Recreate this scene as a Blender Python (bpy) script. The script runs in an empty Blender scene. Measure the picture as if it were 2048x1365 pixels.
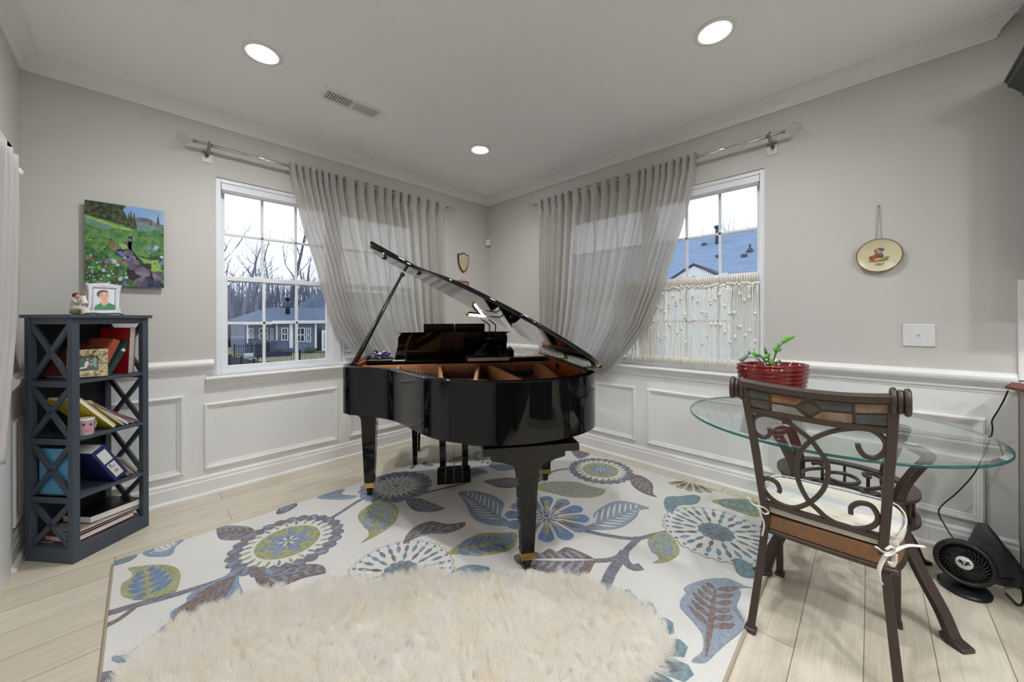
import bpy, math, random
from mathutils import Vector, Matrix
random.seed(7)
SC = bpy.context.scene
COL = SC.collection
PI = math.pi
# ------------------------------------------------------------------ camera model (fitted to the room's lines)
F, CX, HY, H, YAW, ROLL = 728.86, 1024.0, 640.33, 1.2357, 0.7764, -0.0036
CP = (-3.032, -3.3851)
SKY, EXPO, LAMP, SPOTW = 1.2, 0.5, 185.0, 34.0
DX, DY = math.cos(YAW), math.sin(YAW)
RX, RY = math.sin(YAW), -math.cos(YAW)

def ray(u, v):
    a, b = u - CX, HY - v
    c, s = math.cos(ROLL), math.sin(ROLL)
    a, b = (c*a - s*b)/F, (s*a + c*b)/F
    return (DX + a*RX, DY + a*RY, b)
def onz(u, v, z=0.0):
    R = ray(u, v); t = (z - H)/R[2]
    return Vector((CP[0] + t*R[0], CP[1] + t*R[1], z))
def ony(u, v, y=0.0):
    R = ray(u, v); t = (y - CP[1])/R[1]
    return Vector((CP[0] + t*R[0], y, H + t*R[2]))
def onx(u, v, x=0.0):
    R = ray(u, v); t = (x - CP[0])/R[0]
    return Vector((x, CP[1] + t*R[1], H + t*R[2]))
def onplane(u, v, p, n):
    R = Vector(ray(u, v)); o = Vector((CP[0], CP[1], H))
    t = (Vector(p) - o).dot(n)/R.dot(n)
    return o + R*t

def make_camera():
    cd = bpy.data.cameras.new('camera'); co = bpy.data.objects.new('camera', cd); COL.objects.link(co)
    c, s = math.cos(ROLL), math.sin(ROLL)
    r, up, d = Vector((RX, RY, 0)), Vector((0, 0, 1)), Vector((DX, DY, 0))
    X = r*c + up*s; Y = r*(-s) + up*c; Zb = -d
    M = Matrix((X, Y, Zb)).transposed().to_4x4()
    M.translation = Vector((CP[0], CP[1], H))
    co.matrix_world = M
    cd.sensor_width = 36.0; cd.sensor_fit = 'HORIZONTAL'
    cd.lens = F/2048*36.0
    cd.shift_y = -(682.5 - HY)/2048
    cd.clip_start = 0.02; cd.clip_end = 400
    SC.camera = co
make_camera()

# ------------------------------------------------------------------ mesh building
class MB:
    def __init__(s): s.v = []; s.f = []; s.m = []; s.s = []
    def add(s, vs, fs, mi=0, sm=False):
        o = len(s.v); s.v += [tuple(p) for p in vs]
        for f in fs:
            s.f.append([i + o for i in f]); s.m.append(mi); s.s.append(sm)
        return s
    def box(s, lo, hi, mi=0):
        x0, y0, z0 = lo; x1, y1, z1 = hi
        x0, x1 = min(x0, x1), max(x0, x1); y0, y1 = min(y0, y1), max(y0, y1); z0, z1 = min(z0, z1), max(z0, z1)
        vs = [(x0,y0,z0),(x1,y0,z0),(x1,y1,z0),(x0,y1,z0),(x0,y0,z1),(x1,y0,z1),(x1,y1,z1),(x0,y1,z1)]
        return s.add(vs, [(0,3,2,1),(4,5,6,7),(0,1,5,4),(1,2,6,5),(2,3,7,6),(3,0,4,7)], mi)
    def obox(s, c, X, Y, Z, size, mi=0):
        c, X, Y, Z = Vector(c), Vector(X).normalized(), Vector(Y).normalized(), Vector(Z).normalized()
        vs = []
        for k in (-.5, .5):
            for i, j in ((-.5,-.5),(.5,-.5),(.5,.5),(-.5,.5)):
                vs.append(c + X*i*size[0] + Y*j*size[1] + Z*k*size[2])
        return s.add(vs, [(0,3,2,1),(4,5,6,7),(0,1,5,4),(1,2,6,5),(2,3,7,6),(3,0,4,7)], mi)
    def bar(s, a, b, w, h, up=(0,0,1), mi=0):
        a, b = Vector(a), Vector(b); t = (b - a); L = t.length; t.normalize()
        up = Vector(up); x = t.cross(up)
        if x.length < 1e-4: x = t.cross(Vector((1,0,0)))
        x.normalize(); z = x.cross(t).normalized()
        return s.obox((a + b)/2, x, t, z, (w, L, h), mi)
    def prism(s, poly, f, w0, w1, mi=0, sm=False, mside=None):
        n = len(poly)
        vs = [f(p[0], p[1], w0) for p in poly] + [f(p[0], p[1], w1) for p in poly]
        s.add(vs, [list(range(n))[::-1], [n + i for i in range(n)]], mi)
        o = len(s.v) - 2*n
        for i in range(n):
            j = (i + 1) % n
            s.f.append([o+i, o+j, o+n+j, o+n+i]); s.m.append(mi if mside is None else mside); s.s.append(sm)
        return s
    def tube(s, pts, r, n=8, closed=False, mi=0, sm=True, cap=True, sx=1.0, sy=1.0, up=None):
        pts = [Vector(p) for p in pts]; m = len(pts)
        rs = r if isinstance(r, (list, tuple)) else [r]*m
        T = []
        for i in range(m):
            a = pts[(i-1) % m] if (closed or i > 0) else pts[0]
            b = pts[(i+1) % m] if (closed or i < m-1) else pts[-1]
            t = b - a
            T.append(t.normalized() if t.length > 1e-9 else Vector((0,0,1)))
        if up is not None: N = Vector(up) - T[0]*Vector(up).dot(T[0])
        else:
            N = T[0].cross(Vector((0,0,1)))
            if N.length < 1e-3: N = T[0].cross(Vector((1,0,0)))
        N.normalize(); vs = []
        for i in range(m):
            if up is not None:
                q = Vector(up) - T[i]*Vector(up).dot(T[i])
                if q.length > 1e-4: N = q.normalized()
            elif i > 0:
                q = N - T[i]*N.dot(T[i])
                if q.length > 1e-6: N = q.normalized()
            Bn = T[i].cross(N)
            for k in range(n):
                a = 2*PI*(k + (.5 if n == 4 else 0))/n
                vs.append(pts[i] + N*math.cos(a)*rs[i]*sx + Bn*math.sin(a)*rs[i]*sy)
        fs = []
        for i in range(m if closed else m-1):
            for k in range(n):
                a, b = i*n + k, i*n + (k+1) % n
                c, d = ((i+1) % m)*n + (k+1) % n, ((i+1) % m)*n + k
                fs.append((a, b, c, d))
        s.add(vs, fs, mi, sm)
        if cap and not closed:
            o = len(s.v) - m*n
            s.f.append([o+k for k in range(n)][::-1]); s.m.append(mi); s.s.append(False)
            s.f.append([o+(m-1)*n+k for k in range(n)]); s.m.append(mi); s.s.append(False)
        return s
    def lathe(s, prof, n=24, f=None, mi=0, sm=True, ex=1.0, ey=1.0, cap=True):
        f = f or (lambda x, y, z: (x, y, z)); vs = []; m = len(prof)
        for (r, z) in prof:
            for k in range(n):
                a = 2*PI*k/n
                vs.append(f(r*ex*math.cos(a), r*ey*math.sin(a), z))
        fs = []
        for i in range(m-1):
            for k in range(n):
                fs.append((i*n+k, i*n+(k+1) % n, (i+1)*n+(k+1) % n, (i+1)*n+k))
        s.add(vs, fs, mi, sm); o = len(s.v) - m*n
        if not cap: return s
        if prof[0][0] > 1e-6: s.f.append([o+k for k in range(n)][::-1]); s.m.append(mi); s.s.append(False)
        if prof[-1][0] > 1e-6: s.f.append([o+(m-1)*n+k for k in range(n)]); s.m.append(mi); s.s.append(False)
        return s
    def ball(s, c, r, n=12, m=8, mi=0, sx=1, sy=1, sz=1, M=None):
        c = Vector(c); pr = [(max(1e-7, r*math.sin(PI*i/m)), -r*math.cos(PI*i/m)) for i in range(m+1)]
        def f(x, y, z):
            p = Vector((x*sx, y*sy, z*sz))
            if M is not None: p = M @ p
            return c + p
        return s.lathe(pr, n, f, mi, True)
    def grid(s, P, mi=0, sm=True, closed=False):
        R, Cn = len(P), len(P[0]); vs = [p for row in P for p in row]; fs = []
        for i in range(R-1):
            for j in range(Cn if closed else Cn-1):
                fs.append((i*Cn+j, i*Cn+(j+1) % Cn, (i+1)*Cn+(j+1) % Cn, (i+1)*Cn+j))
        return s.add(vs, fs, mi, sm)
    def extr(s, prof, p0, p1, out, up=(0,0,1), m0=0.0, m1=0.0, mi=0):
        """profile [(out, up)] swept from p0 to p1; m0/m1 = mitre shift along the run per unit of 'out'"""
        p0, p1, out, up = Vector(p0), Vector(p1), Vector(out), Vector(up); t = (p1 - p0).normalized(); n = len(prof)
        vs = [p0 + out*a + up*b + t*(m0*a) for a, b in prof] + [p1 + out*a + up*b + t*(m1*a) for a, b in prof]
        fs = [(i, (i+1) % n, n + (i+1) % n, n + i) for i in range(n)] + [tuple(range(n))[::-1], tuple(range(n, 2*n))]
        return s.add(vs, fs, mi)
    def rectframe(s, prof, a0, a1, b0, b1, f, mi=0):
        """moulding frame: profile [(inset, height)] round the rectangle a0..a1 x b0..b1; f(a,b,h)->xyz"""
        n = len(prof); vs = []
        for (i, h) in prof:
            vs += [f(a0+i, b0+i, h), f(a1-i, b0+i, h), f(a1-i, b1-i, h), f(a0+i, b1-i, h)]
        fs = []
        for k in range(n-1):
            for j in range(4):
                fs.append((k*4+j, k*4+(j+1) % 4, (k+1)*4+(j+1) % 4, (k+1)*4+j))
        return s.add(vs, fs, mi)

ORG = {}
def build(name, mb, mats):
    me = bpy.data.meshes.new(name)
    me.from_pydata(mb.v, [], mb.f)
    for m in (mats if isinstance(mats, (list, tuple)) else [mats]): me.materials.append(m)
    me.polygons.foreach_set('material_index', mb.m)
    me.polygons.foreach_set('use_smooth', mb.s)
    me.update()
    o = bpy.data.objects.new(name, me); COL.objects.link(o)
    return o
def fixn(o):
    import bmesh
    bm = bmesh.new(); bm.from_mesh(o.data); bmesh.ops.recalc_face_normals(bm, faces=bm.faces); bm.to_mesh(o.data); bm.free()
def bev(o, w=.003, seg=2, ang=35):
    m = o.modifiers.new('bevel', 'BEVEL'); m.width = w; m.segments = seg; m.limit_method = 'ANGLE'; m.angle_limit = math.radians(ang)
    m.harden_normals = False
    return o
def thing(name, label, cat, loc=(0,0,0), rotz=0.0, group=None):
    o = bpy.data.objects.new(name, None); COL.objects.link(o)
    o.location = loc; o.rotation_euler = (0, 0, rotz); o.empty_display_size = .1
    o['label'] = label; o['category'] = cat
    if group: o['group'] = group
    ORG[o.name] = (Vector(loc), rotz)
    return o
def part(name, mb, mats, parent, bevel=None, local=False, label=None, fix=True):
    """mesh given in world coordinates (or the thing's own when local) as a child of parent"""
    L, rz = ORG[parent.name]
    if not local:
        c, s = math.cos(-rz), math.sin(-rz)
        mb.v = [((p[0]-L[0])*c - (p[1]-L[1])*s, (p[0]-L[0])*s + (p[1]-L[1])*c, p[2]-L[2]) for p in mb.v]
    o = build(name, mb, mats); o.parent = parent; ORG[o.name] = (L, rz)
    if fix: fixn(o)
    if bevel: bev(o, bevel)
    if label: o['label'] = label
    return o
def single(name, mb, mats, label, cat, group=None, bevel=None, kind=None, fix=True):
    xs = [p[0] for p in mb.v]; ys = [p[1] for p in mb.v]; z = min(p[2] for p in mb.v)
    L = Vector(((min(xs)+max(xs))/2, (min(ys)+max(ys))/2, z))
    mb.v = [(p[0]-L.x, p[1]-L.y, p[2]-L.z) for p in mb.v]
    o = build(name, mb, mats); o.location = L; ORG[o.name] = (L, 0.0)
    if fix: fixn(o)
    if bevel: bev(o, bevel)
    o['label'] = label; o['category'] = cat
    if group: o['group'] = group
    if kind: o['kind'] = kind
    return o
def struct(name, mb, mats, bevel=None, parent=None, fix=True):
    o = build(name, mb, mats)
    if fix: fixn(o)
    if bevel: bev(o, bevel)
    if parent: o.parent = parent
    else: o['kind'] = 'structure'
    ORG[o.name] = (Vector((0,0,0)), 0.0)
    return o
def catmull(P, n=8, closed=False):
    P = [Vector(p) for p in P]; out = []; m = len(P)
    for i in range(m if closed else m-1):
        p0 = P[(i-1) % m] if (closed or i > 0) else P[0]*2 - P[1]
        p1, p2 = P[i], P[(i+1) % m]
        p3 = P[(i+2) % m] if (closed or i < m-2) else P[-1]*2 - P[-2]
        for k in range(n):
            t = k/n
            out.append(.5*((2*p1) + (p2-p0)*t + (2*p0-5*p1+4*p2-p3)*t*t + (3*p1-p0-3*p2+p3)*t**3))
    if not closed: out.append(P[-1])
    return out

# ------------------------------------------------------------------ materials
def lin(c):
    c /= 255.0
    return c/12.92 if c <= .04045 else ((c+.055)/1.055)**2.4
def rgb(r, g, b, k=1.0): return tuple(min(.92, lin(x)*k) for x in (r, g, b)) + (1.0,)
MATS = {}
def mat(name, col, rough=.5, metal=0.0, spec=.5, noise=None, bump=None, coat=0.0, emit=None, ior=None, mix=None):
    """noise=(scale, amount): value mottling; mix=(scale, colour, lo, hi): second colour in blotches; bump=(scale, strength)"""
    m = bpy.data.materials.new(name); m.use_nodes = True
    nt = m.node_tree; b = nt.nodes['Principled BSDF']
    b.inputs['Base Color'].default_value = col; b.inputs['Roughness'].default_value = rough
    b.inputs['Metallic'].default_value = metal; b.inputs['Specular IOR Level'].default_value = spec
    if coat: b.inputs['Coat Weight'].default_value = coat; b.inputs['Coat Roughness'].default_value = .03
    if ior: b.inputs['IOR'].default_value = ior
    if emit:
        b.inputs['Emission Color'].default_value = emit[0]; b.inputs['Emission Strength'].default_value = emit[1]
    tc = nt.nodes.new('ShaderNodeTexCoord'); src = None
    if mix:
        n = nt.nodes.new('ShaderNodeTexNoise'); n.inputs['Scale'].default_value = mix[0]; n.inputs['Detail'].default_value = 5
        nt.links.new(tc.outputs['Object'], n.inputs['Vector'])
        rp = nt.nodes.new('ShaderNodeValToRGB'); rp.color_ramp.elements[0].position = mix[2]; rp.color_ramp.elements[1].position = mix[3]
        rp.color_ramp.elements[0].color = col; rp.color_ramp.elements[1].color = mix[1]
        nt.links.new(n.outputs['Fac'], rp.inputs['Fac']); src = rp.outputs['Color']
    if noise:
        n = nt.nodes.new('ShaderNodeTexNoise'); n.inputs['Scale'].default_value = noise[0]; n.inputs['Detail'].default_value = 4
        nt.links.new(tc.outputs['Object'], n.inputs['Vector'])
        hs = nt.nodes.new('ShaderNodeHueSaturation'); 
        if src: nt.links.new(src, hs.inputs['Color'])
        else: hs.inputs['Color'].default_value = col
        mr = nt.nodes.new('ShaderNodeMapRange'); mr.inputs['From Min'].default_value = .3; mr.inputs['From Max'].default_value = .7
        mr.inputs['To Min'].default_value = 1-noise[1]; mr.inputs['To Max'].default_value = 1+noise[1]
        nt.links.new(n.outputs['Fac'], mr.inputs['Value']); nt.links.new(mr.outputs['Result'], hs.inputs['Value']); src = hs.outputs['Color']
    if src: nt.links.new(src, b.inputs['Base Color'])
    if bump:
        n = nt.nodes.new('ShaderNodeTexNoise'); n.inputs['Scale'].default_value = bump[0]; n.inputs['Detail'].default_value = 3
        nt.links.new(tc.outputs['Object'], n.inputs['Vector'])
        bp = nt.nodes.new('ShaderNodeBump'); bp.inputs['Strength'].default_value = bump[1]; bp.inputs['Distance'].default_value = .01
        nt.links.new(n.outputs['Fac'], bp.inputs['Height']); nt.links.new(bp.outputs['Normal'], b.inputs['Normal'])
    MATS[name] = m
    return m
def glassy(name, tint=(1,1,1,1), rough=0.0, boost=1.0, ior=1.5):
    """thin pane: straight-through transparency plus a fresnel mirror"""
    m = bpy.data.materials.new(name); m.use_nodes = True; nt = m.node_tree
    for n in list(nt.nodes): nt.nodes.remove(n)
    out = nt.nodes.new('ShaderNodeOutputMaterial'); mx = nt.nodes.new('ShaderNodeMixShader')
    tr = nt.nodes.new('ShaderNodeBsdfTransparent'); tr.inputs['Color'].default_value = tint
    gl = nt.nodes.new('ShaderNodeBsdfGlossy'); gl.inputs['Roughness'].default_value = rough
    fr = nt.nodes.new('ShaderNodeFresnel'); fr.inputs['IOR'].default_value = ior
    mu = nt.nodes.new('ShaderNodeMath'); mu.operation = 'MULTIPLY'; mu.inputs[1].default_value = boost; mu.use_clamp = True
    geo = nt.nodes.new('ShaderNodeNewGeometry'); inv = nt.nodes.new('ShaderNodeVectorMath'); inv.operation = 'SCALE'
    # facing-forward normal so that both sides of the pane mirror alike
    sg = nt.nodes.new('ShaderNodeMapRange'); sg.inputs['From Min'].default_value = 0; sg.inputs['From Max'].default_value = 1
    sg.inputs['To Min'].default_value = 1; sg.inputs['To Max'].default_value = 1
    nt.links.new(geo.outputs['Normal'], inv.inputs[0]); nt.links.new(sg.outputs['Result'], inv.inputs['Scale'])
    lw = nt.nodes.new('ShaderNodeLayerWeight'); lw.inputs['Blend'].default_value = .5
    # schlick: 0.04 + 0.96*facing^5
    pw = nt.nodes.new('ShaderNodeMath'); pw.operation = 'POWER'; pw.inputs[1].default_value = 4.2
    ma = nt.nodes.new('ShaderNodeMath'); ma.operation = 'MULTIPLY_ADD'; ma.inputs[1].default_value = .92; ma.inputs[2].default_value = .05
    nt.links.new(lw.outputs['Facing'], pw.inputs[0]); nt.links.new(pw.outputs[0], ma.inputs[0]); nt.links.new(ma.outputs[0], mu.inputs[0])
    nt.links.new(mu.outputs[0], mx.inputs['Fac']); nt.links.new(tr.outputs[0], mx.inputs[1]); nt.links.new(gl.outputs[0], mx.inputs[2])
    nt.links.new(mx.outputs[0], out.inputs['Surface'])
    for n in (fr, inv, geo, sg): nt.nodes.remove(n)
    return m
def sheer(name, col, transp=.12, weave=420.0):
    m = bpy.data.materials.new(name); m.use_nodes = True; nt = m.node_tree
    for n in list(nt.nodes): nt.nodes.remove(n)
    out = nt.nodes.new('ShaderNodeOutputMaterial')
    df = nt.nodes.new('ShaderNodeBsdfDiffuse'); tl = nt.nodes.new('ShaderNodeBsdfTranslucent'); tr = nt.nodes.new('ShaderNodeBsdfTransparent')
    tc = nt.nodes.new('ShaderNodeTexCoord'); n = nt.nodes.new('ShaderNodeTexNoise'); mp = nt.nodes.new('ShaderNodeMapping')
    mp.inputs['Scale'].default_value = (1, 1, .12); nt.links.new(tc.outputs['Object'], mp.inputs['Vector']); nt.links.new(mp.outputs[0], n.inputs['Vector'])
    n.inputs['Scale'].default_value = weave; n.inputs['Detail'].default_value = 2
    n2 = nt.nodes.new('ShaderNodeTexNoise'); mp2 = nt.nodes.new('ShaderNodeMapping'); mp2.inputs['Scale'].default_value = (.12, .12, 1)
    nt.links.new(tc.outputs['Object'], mp2.inputs['Vector']); nt.links.new(mp2.outputs[0], n2.inputs['Vector']); n2.inputs['Scale'].default_value = weave
    ad = nt.nodes.new('ShaderNodeMath'); ad.operation = 'ADD'; nt.links.new(n.outputs['Fac'], ad.inputs[0]); nt.links.new(n2.outputs['Fac'], ad.inputs[1])
    mr = nt.nodes.new('ShaderNodeMapRange'); mr.inputs['From Min'].default_value = .75; mr.inputs['From Max'].default_value = 1.25
    mr.inputs['To Min'].default_value = .86; mr.inputs['To Max'].default_value = 1.1
    nt.links.new(ad.outputs[0], mr.inputs['Value'])
    hs = nt.nodes.new('ShaderNodeHueSaturation'); hs.inputs['Color'].default_value = col; nt.links.new(mr.outputs[0], hs.inputs['Value'])
    nt.links.new(hs.outputs[0], df.inputs['Color']); nt.links.new(hs.outputs[0], tl.inputs['Color'])
    m1 = nt.nodes.new('ShaderNodeMixShader'); m1.inputs['Fac'].default_value = .50; nt.links.new(df.outputs[0], m1.inputs[1]); nt.links.new(tl.outputs[0], m1.inputs[2])
    m2 = nt.nodes.new('ShaderNodeMixShader'); m2.inputs['Fac'].default_value = transp; nt.links.new(m1.outputs[0], m2.inputs[1]); nt.links.new(tr.outputs[0], m2.inputs[2])
    nt.links.new(m2.outputs[0], out.inputs['Surface'])
    return m

M_wall = mat('greige wall paint', rgb(200,197,190), .75, bump=(260,.03))
M_white = mat('white semi gloss paint', rgb(233,232,229), .38)
M_ceil = mat('flat white ceiling paint', (.90,.90,.89,1), .9, bump=(180,.03))
M_frame = mat('white vinyl', rgb(232,233,236), .35)
M_pane = glassy('window glass', (.93,.96,1,1))
M_black = mat('piano black lacquer', (.003,.003,.0035,1), .035, spec=.40, coat=.04)
M_blackm = mat('satin black', (.006,.006,.007,1), .32)
M_gold = mat('polished brass', rgb(205,170,105), .22, metal=1.0)
M_bronze = mat('gold painted iron plate', rgb(222,158,110), .36, metal=.25, noise=(40,.08))
M_innerwood = mat('amber inner rim wood', rgb(192,98,46), .28, noise=(14,.18), coat=.3)
M_chrome = mat('polished chrome', rgb(215,213,210), .08, metal=1.0)
M_acryl = glassy('clear acrylic', (.93,.94,.95,1), .02, 1.6)
M_curt = sheer('linen sheer', rgb(212,207,201), .08)
M_curtl = mat('grey woven drape', rgb(176,171,168), .9, bump=(300,.2))
M_shelf = mat('charcoal blue paint', rgb(66,74,84), .45)
M_iron = mat('bronze powder coated iron', rgb(70,58,52), .38, metal=.25, noise=(90,.1))
M_emit = mat('lit lamp lens', (1,1,1,1), .5, emit=((.95,.985,1.03,1), LAMP))
M_outlet = mat('white plastic', rgb(225,225,224), .35)
# ------------------------------------------------------------------ the room shell
X0, YF, CEIL = -3.505, -8.0, 2.74           # left wall, far end behind the camera, ceiling height
WT = .16                                     # wall thickness
def floor_mat():
    m = bpy.data.materials.new('light oak planks'); m.use_nodes = True; nt = m.node_tree; b = nt.nodes['Principled BSDF']
    tc = nt.nodes.new('ShaderNodeTexCoord')
    br = nt.nodes.new('ShaderNodeTexBrick'); br.offset = .37; br.inputs['Scale'].default_value = 1.0
    br.inputs['Brick Width'].default_value = 1.32; br.inputs['Row Height'].default_value = .187
    br.inputs['Mortar Size'].default_value = .0016; br.inputs['Mortar Smooth'].default_value = .2
    br.inputs['Color1'].default_value = rgb(198,187,166); br.inputs['Color2'].default_value = rgb(208,198,180); br.inputs['Mortar'].default_value = rgb(120,108,94)
    nt.links.new(tc.outputs['Object'], br.inputs['Vector'])
    mp = nt.nodes.new('ShaderNodeMapping'); mp.inputs['Scale'].default_value = (1.2, 16, 1); nt.links.new(tc.outputs['Object'], mp.inputs['Vector'])
    n = nt.nodes.new('ShaderNodeTexNoise'); n.inputs['Scale'].default_value = 3.5; n.inputs['Detail'].default_value = 6; n.inputs['Distortion'].default_value = 1.2
    nt.links.new(mp.outputs[0], n.inputs['Vector'])
    mr = nt.nodes.new('ShaderNodeMapRange'); mr.inputs['From Min'].default_value = .3; mr.inputs['From Max'].default_value = .7; mr.inputs['To Min'].default_value = .88; mr.inputs['To Max'].default_value = 1.08
    nt.links.new(n.outputs['Fac'], mr.inputs['Value'])
    hs = nt.nodes.new('ShaderNodeHueSaturation'); nt.links.new(br.outputs['Color'], hs.inputs['Color']); nt.links.new(mr.outputs[0], hs.inputs['Value'])
    nt.links.new(hs.outputs[0], b.inputs['Base Color'])
    b.inputs['Roughness'].default_value = .34
    bp = nt.nodes.new('ShaderNodeBump'); bp.inputs['Strength'].default_value = .12; bp.inputs['Distance'].default_value = .004
    inv = nt.nodes.new('ShaderNodeMath'); inv.operation = 'SUBTRACT'; inv.inputs[0].default_value = 1; nt.links.new(br.outputs['Fac'], inv.inputs[1])
    nt.links.new(inv.outputs[0], bp.inputs['Height']); nt.links.new(bp.outputs[0], b.inputs['Normal'])
    return m
struct('floor', MB().box((X0-WT, YF-WT, -.12), (WT, WT, 0)), floor_mat())
struct('ceiling', MB().box((X0-WT, YF-WT, CEIL), (WT, WT, CEIL+.12)), M_ceil)
# windows: A on the back wall (y = 0), B on the right wall (x = 0)
WZ0, WZ1 = .842, 2.286
AX0, AX1 = -2.648, -.955
BY0, BY1 = -1.15, -2.866
def holed(f, a0, a1, h0, h1):
    """wall slab with one opening; f(a, z, depth) -> xyz"""
    mb = MB()
    for (p, q, z0, z1) in ((a0, h0, 0, CEIL), (h1, a1, 0, CEIL), (h0, h1, 0, WZ0), (h0, h1, WZ1, CEIL)):
        vs = [f(p,z0,0), f(q,z0,0), f(q,z1,0), f(p,z1,0), f(p,z0,WT), f(q,z0,WT), f(q,z1,WT), f(p,z1,WT)]
        mb.add(vs, [(0,1,2,3),(7,6,5,4),(0,4,5,1),(1,5,6,2),(2,6,7,3),(3,7,4,0)])
    return mb
struct('wall_back', holed(lambda a, z, d: (a, d, z), X0, 0, AX0, AX1), M_wall)
struct('wall_right', holed(lambda a, z, d: (d, a, z), YF, WT, BY1, BY0), M_wall)
struct('wall_left', MB().box((X0-WT, YF, 0), (X0, WT, CEIL)), M_wall)
struct('wall_front', MB().box((X0-WT, YF-WT, 0), (WT, YF, CEIL)), M_wall)

# white wainscot board below the rail (thin boards on the walls), rails, bases, crown
fA = lambda a, z, h: (a, -h, z)              # back wall: along x, out into the room = -y
fB = lambda a, z, h: (-h, a, z)              # right wall
fL = lambda a, z, h: (X0 + h, a, z)          # left wall
ENDB = -3.905                                # where the kitchen starts on the right wall
mb = MB()
mb.box((X0, -.006, 0), (AX0-.06, 0, .90)); mb.box((AX0-.06, -.006, 0), (AX1+.06, 0, WZ0-.03)); mb.box((AX1+.06, -.006, 0), (0, 0, .90))
struct('trim_1', mb, M_white)
mb = MB()
mb.box((-.006, ENDB, 0), (0, BY1-.06, .90)); mb.box((-.006, BY1-.06, 0), (0, BY0+.06, WZ0-.03)); mb.box((-.006, BY0+.06, 0), (0, -.006, .90))
struct('trim_2', mb, M_white)
struct('trim_3', MB().box((X0, -.30, 0), (X0+.006, -.006, .90)), M_white)
base_prof = [(0,0),(.034,0),(.034,.012),(.028,.021),(.018,.024),(.018,.098),(.013,.108),(.013,.124),(.006,.135),(0,.135)]
struct('baseboard_back', MB().extr(base_prof, (X0, -.006, 0), (0, -.006, 0), (0,-1,0), m0=1, m1=-1), M_white)
struct('baseboard_right', MB().extr(base_prof, (-.006, 0, 0), (-.006, ENDB, 0), (-1,0,0), m0=1), M_white)
struct('baseboard_left', MB().extr(base_prof, (X0+.006, 0, 0), (X0+.006, -.375, 0), (1,0,0), m0=1), M_white)
rail_prof = [(0,-.052),(.008,-.052),(.010,-.040),(.016,-.034),(.016,-.022),(.022,-.014),(.038,.010),(.042,.022),(.042,.034),(.030,.038),(.024,.050),(.010,.056),(0,.056)]
def rail(name, p0, p1, out, m0=0, m1=0): struct(name, MB().extr(rail_prof, p0, p1, out, m0=m0, m1=m1), M_white)
ZR = .905
rail('trim_4', (X0, 0, ZR), (-2.665, 0, ZR), (0,-1,0), 1, 0)
rail('trim_5', (AX1+.02, 0, ZR), (0, 0, ZR), (0,-1,0), 0, -1)
rail('trim_6', (0, 0, ZR), (0, BY0+.02, ZR), (-1,0,0), 1, 0)
rail('trim_7', (0, BY1-.02, ZR), (0, ENDB+.005, ZR), (-1,0,0), 0, 0)
rail('trim_8', (X0, 0, ZR), (X0, -.30, ZR), (1,0,0), 1, 0)
crown = [(0,-.092),(.010,-.092),(.012,-.080),(.018,-.076),(.020,-.062),(.052,-.030),(.066,-.018),(.070,-.006),(.078,-.004),(.080,0),(0,0)]
struct('trim_9', MB().extr(crown, (X0, 0, CEIL), (0, 0, CEIL), (0,-1,0), m0=1, m1=-1), M_white)
struct('trim_10', MB().extr(crown, (0, 0, CEIL), (0, -3.835, CEIL), (-1,0,0), m0=1, m1=1), M_white)
struct('trim_11', MB().extr(crown, (X0, 0, CEIL), (X0, -6.0, CEIL), (1,0,0), m0=1), M_white)
pan = [(0,0),(0,.008),(.004,.015),(.012,.017),(.017,.012),(.022,.012),(.026,.007),(.034,.006),(.038,0)]
PZ0, PZ1, PZW = .178, .722, .648
n = 12
for f, a0, a1, z1 in ((fA,-3.43,-2.828,PZ1),(fA,-2.722,-1.808,PZW),(fA,-1.712,-.94,PZW),(fA,-.86,-.075,PZ1),
                      (fB,-.95,-.075,PZ1),(fB,-1.925,-1.045,PZW),(fB,-2.925,-2.027,PZW),(fB,-3.805,-3.04,PZ1),(fL,-.26,-.06,PZ1)):
    struct('trim_%d' % n, MB().rectframe(pan, a0, a1, PZ0, z1, lambda a, z, h, f=f: f(a, z, h+.006)), M_white); n += 1

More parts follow.
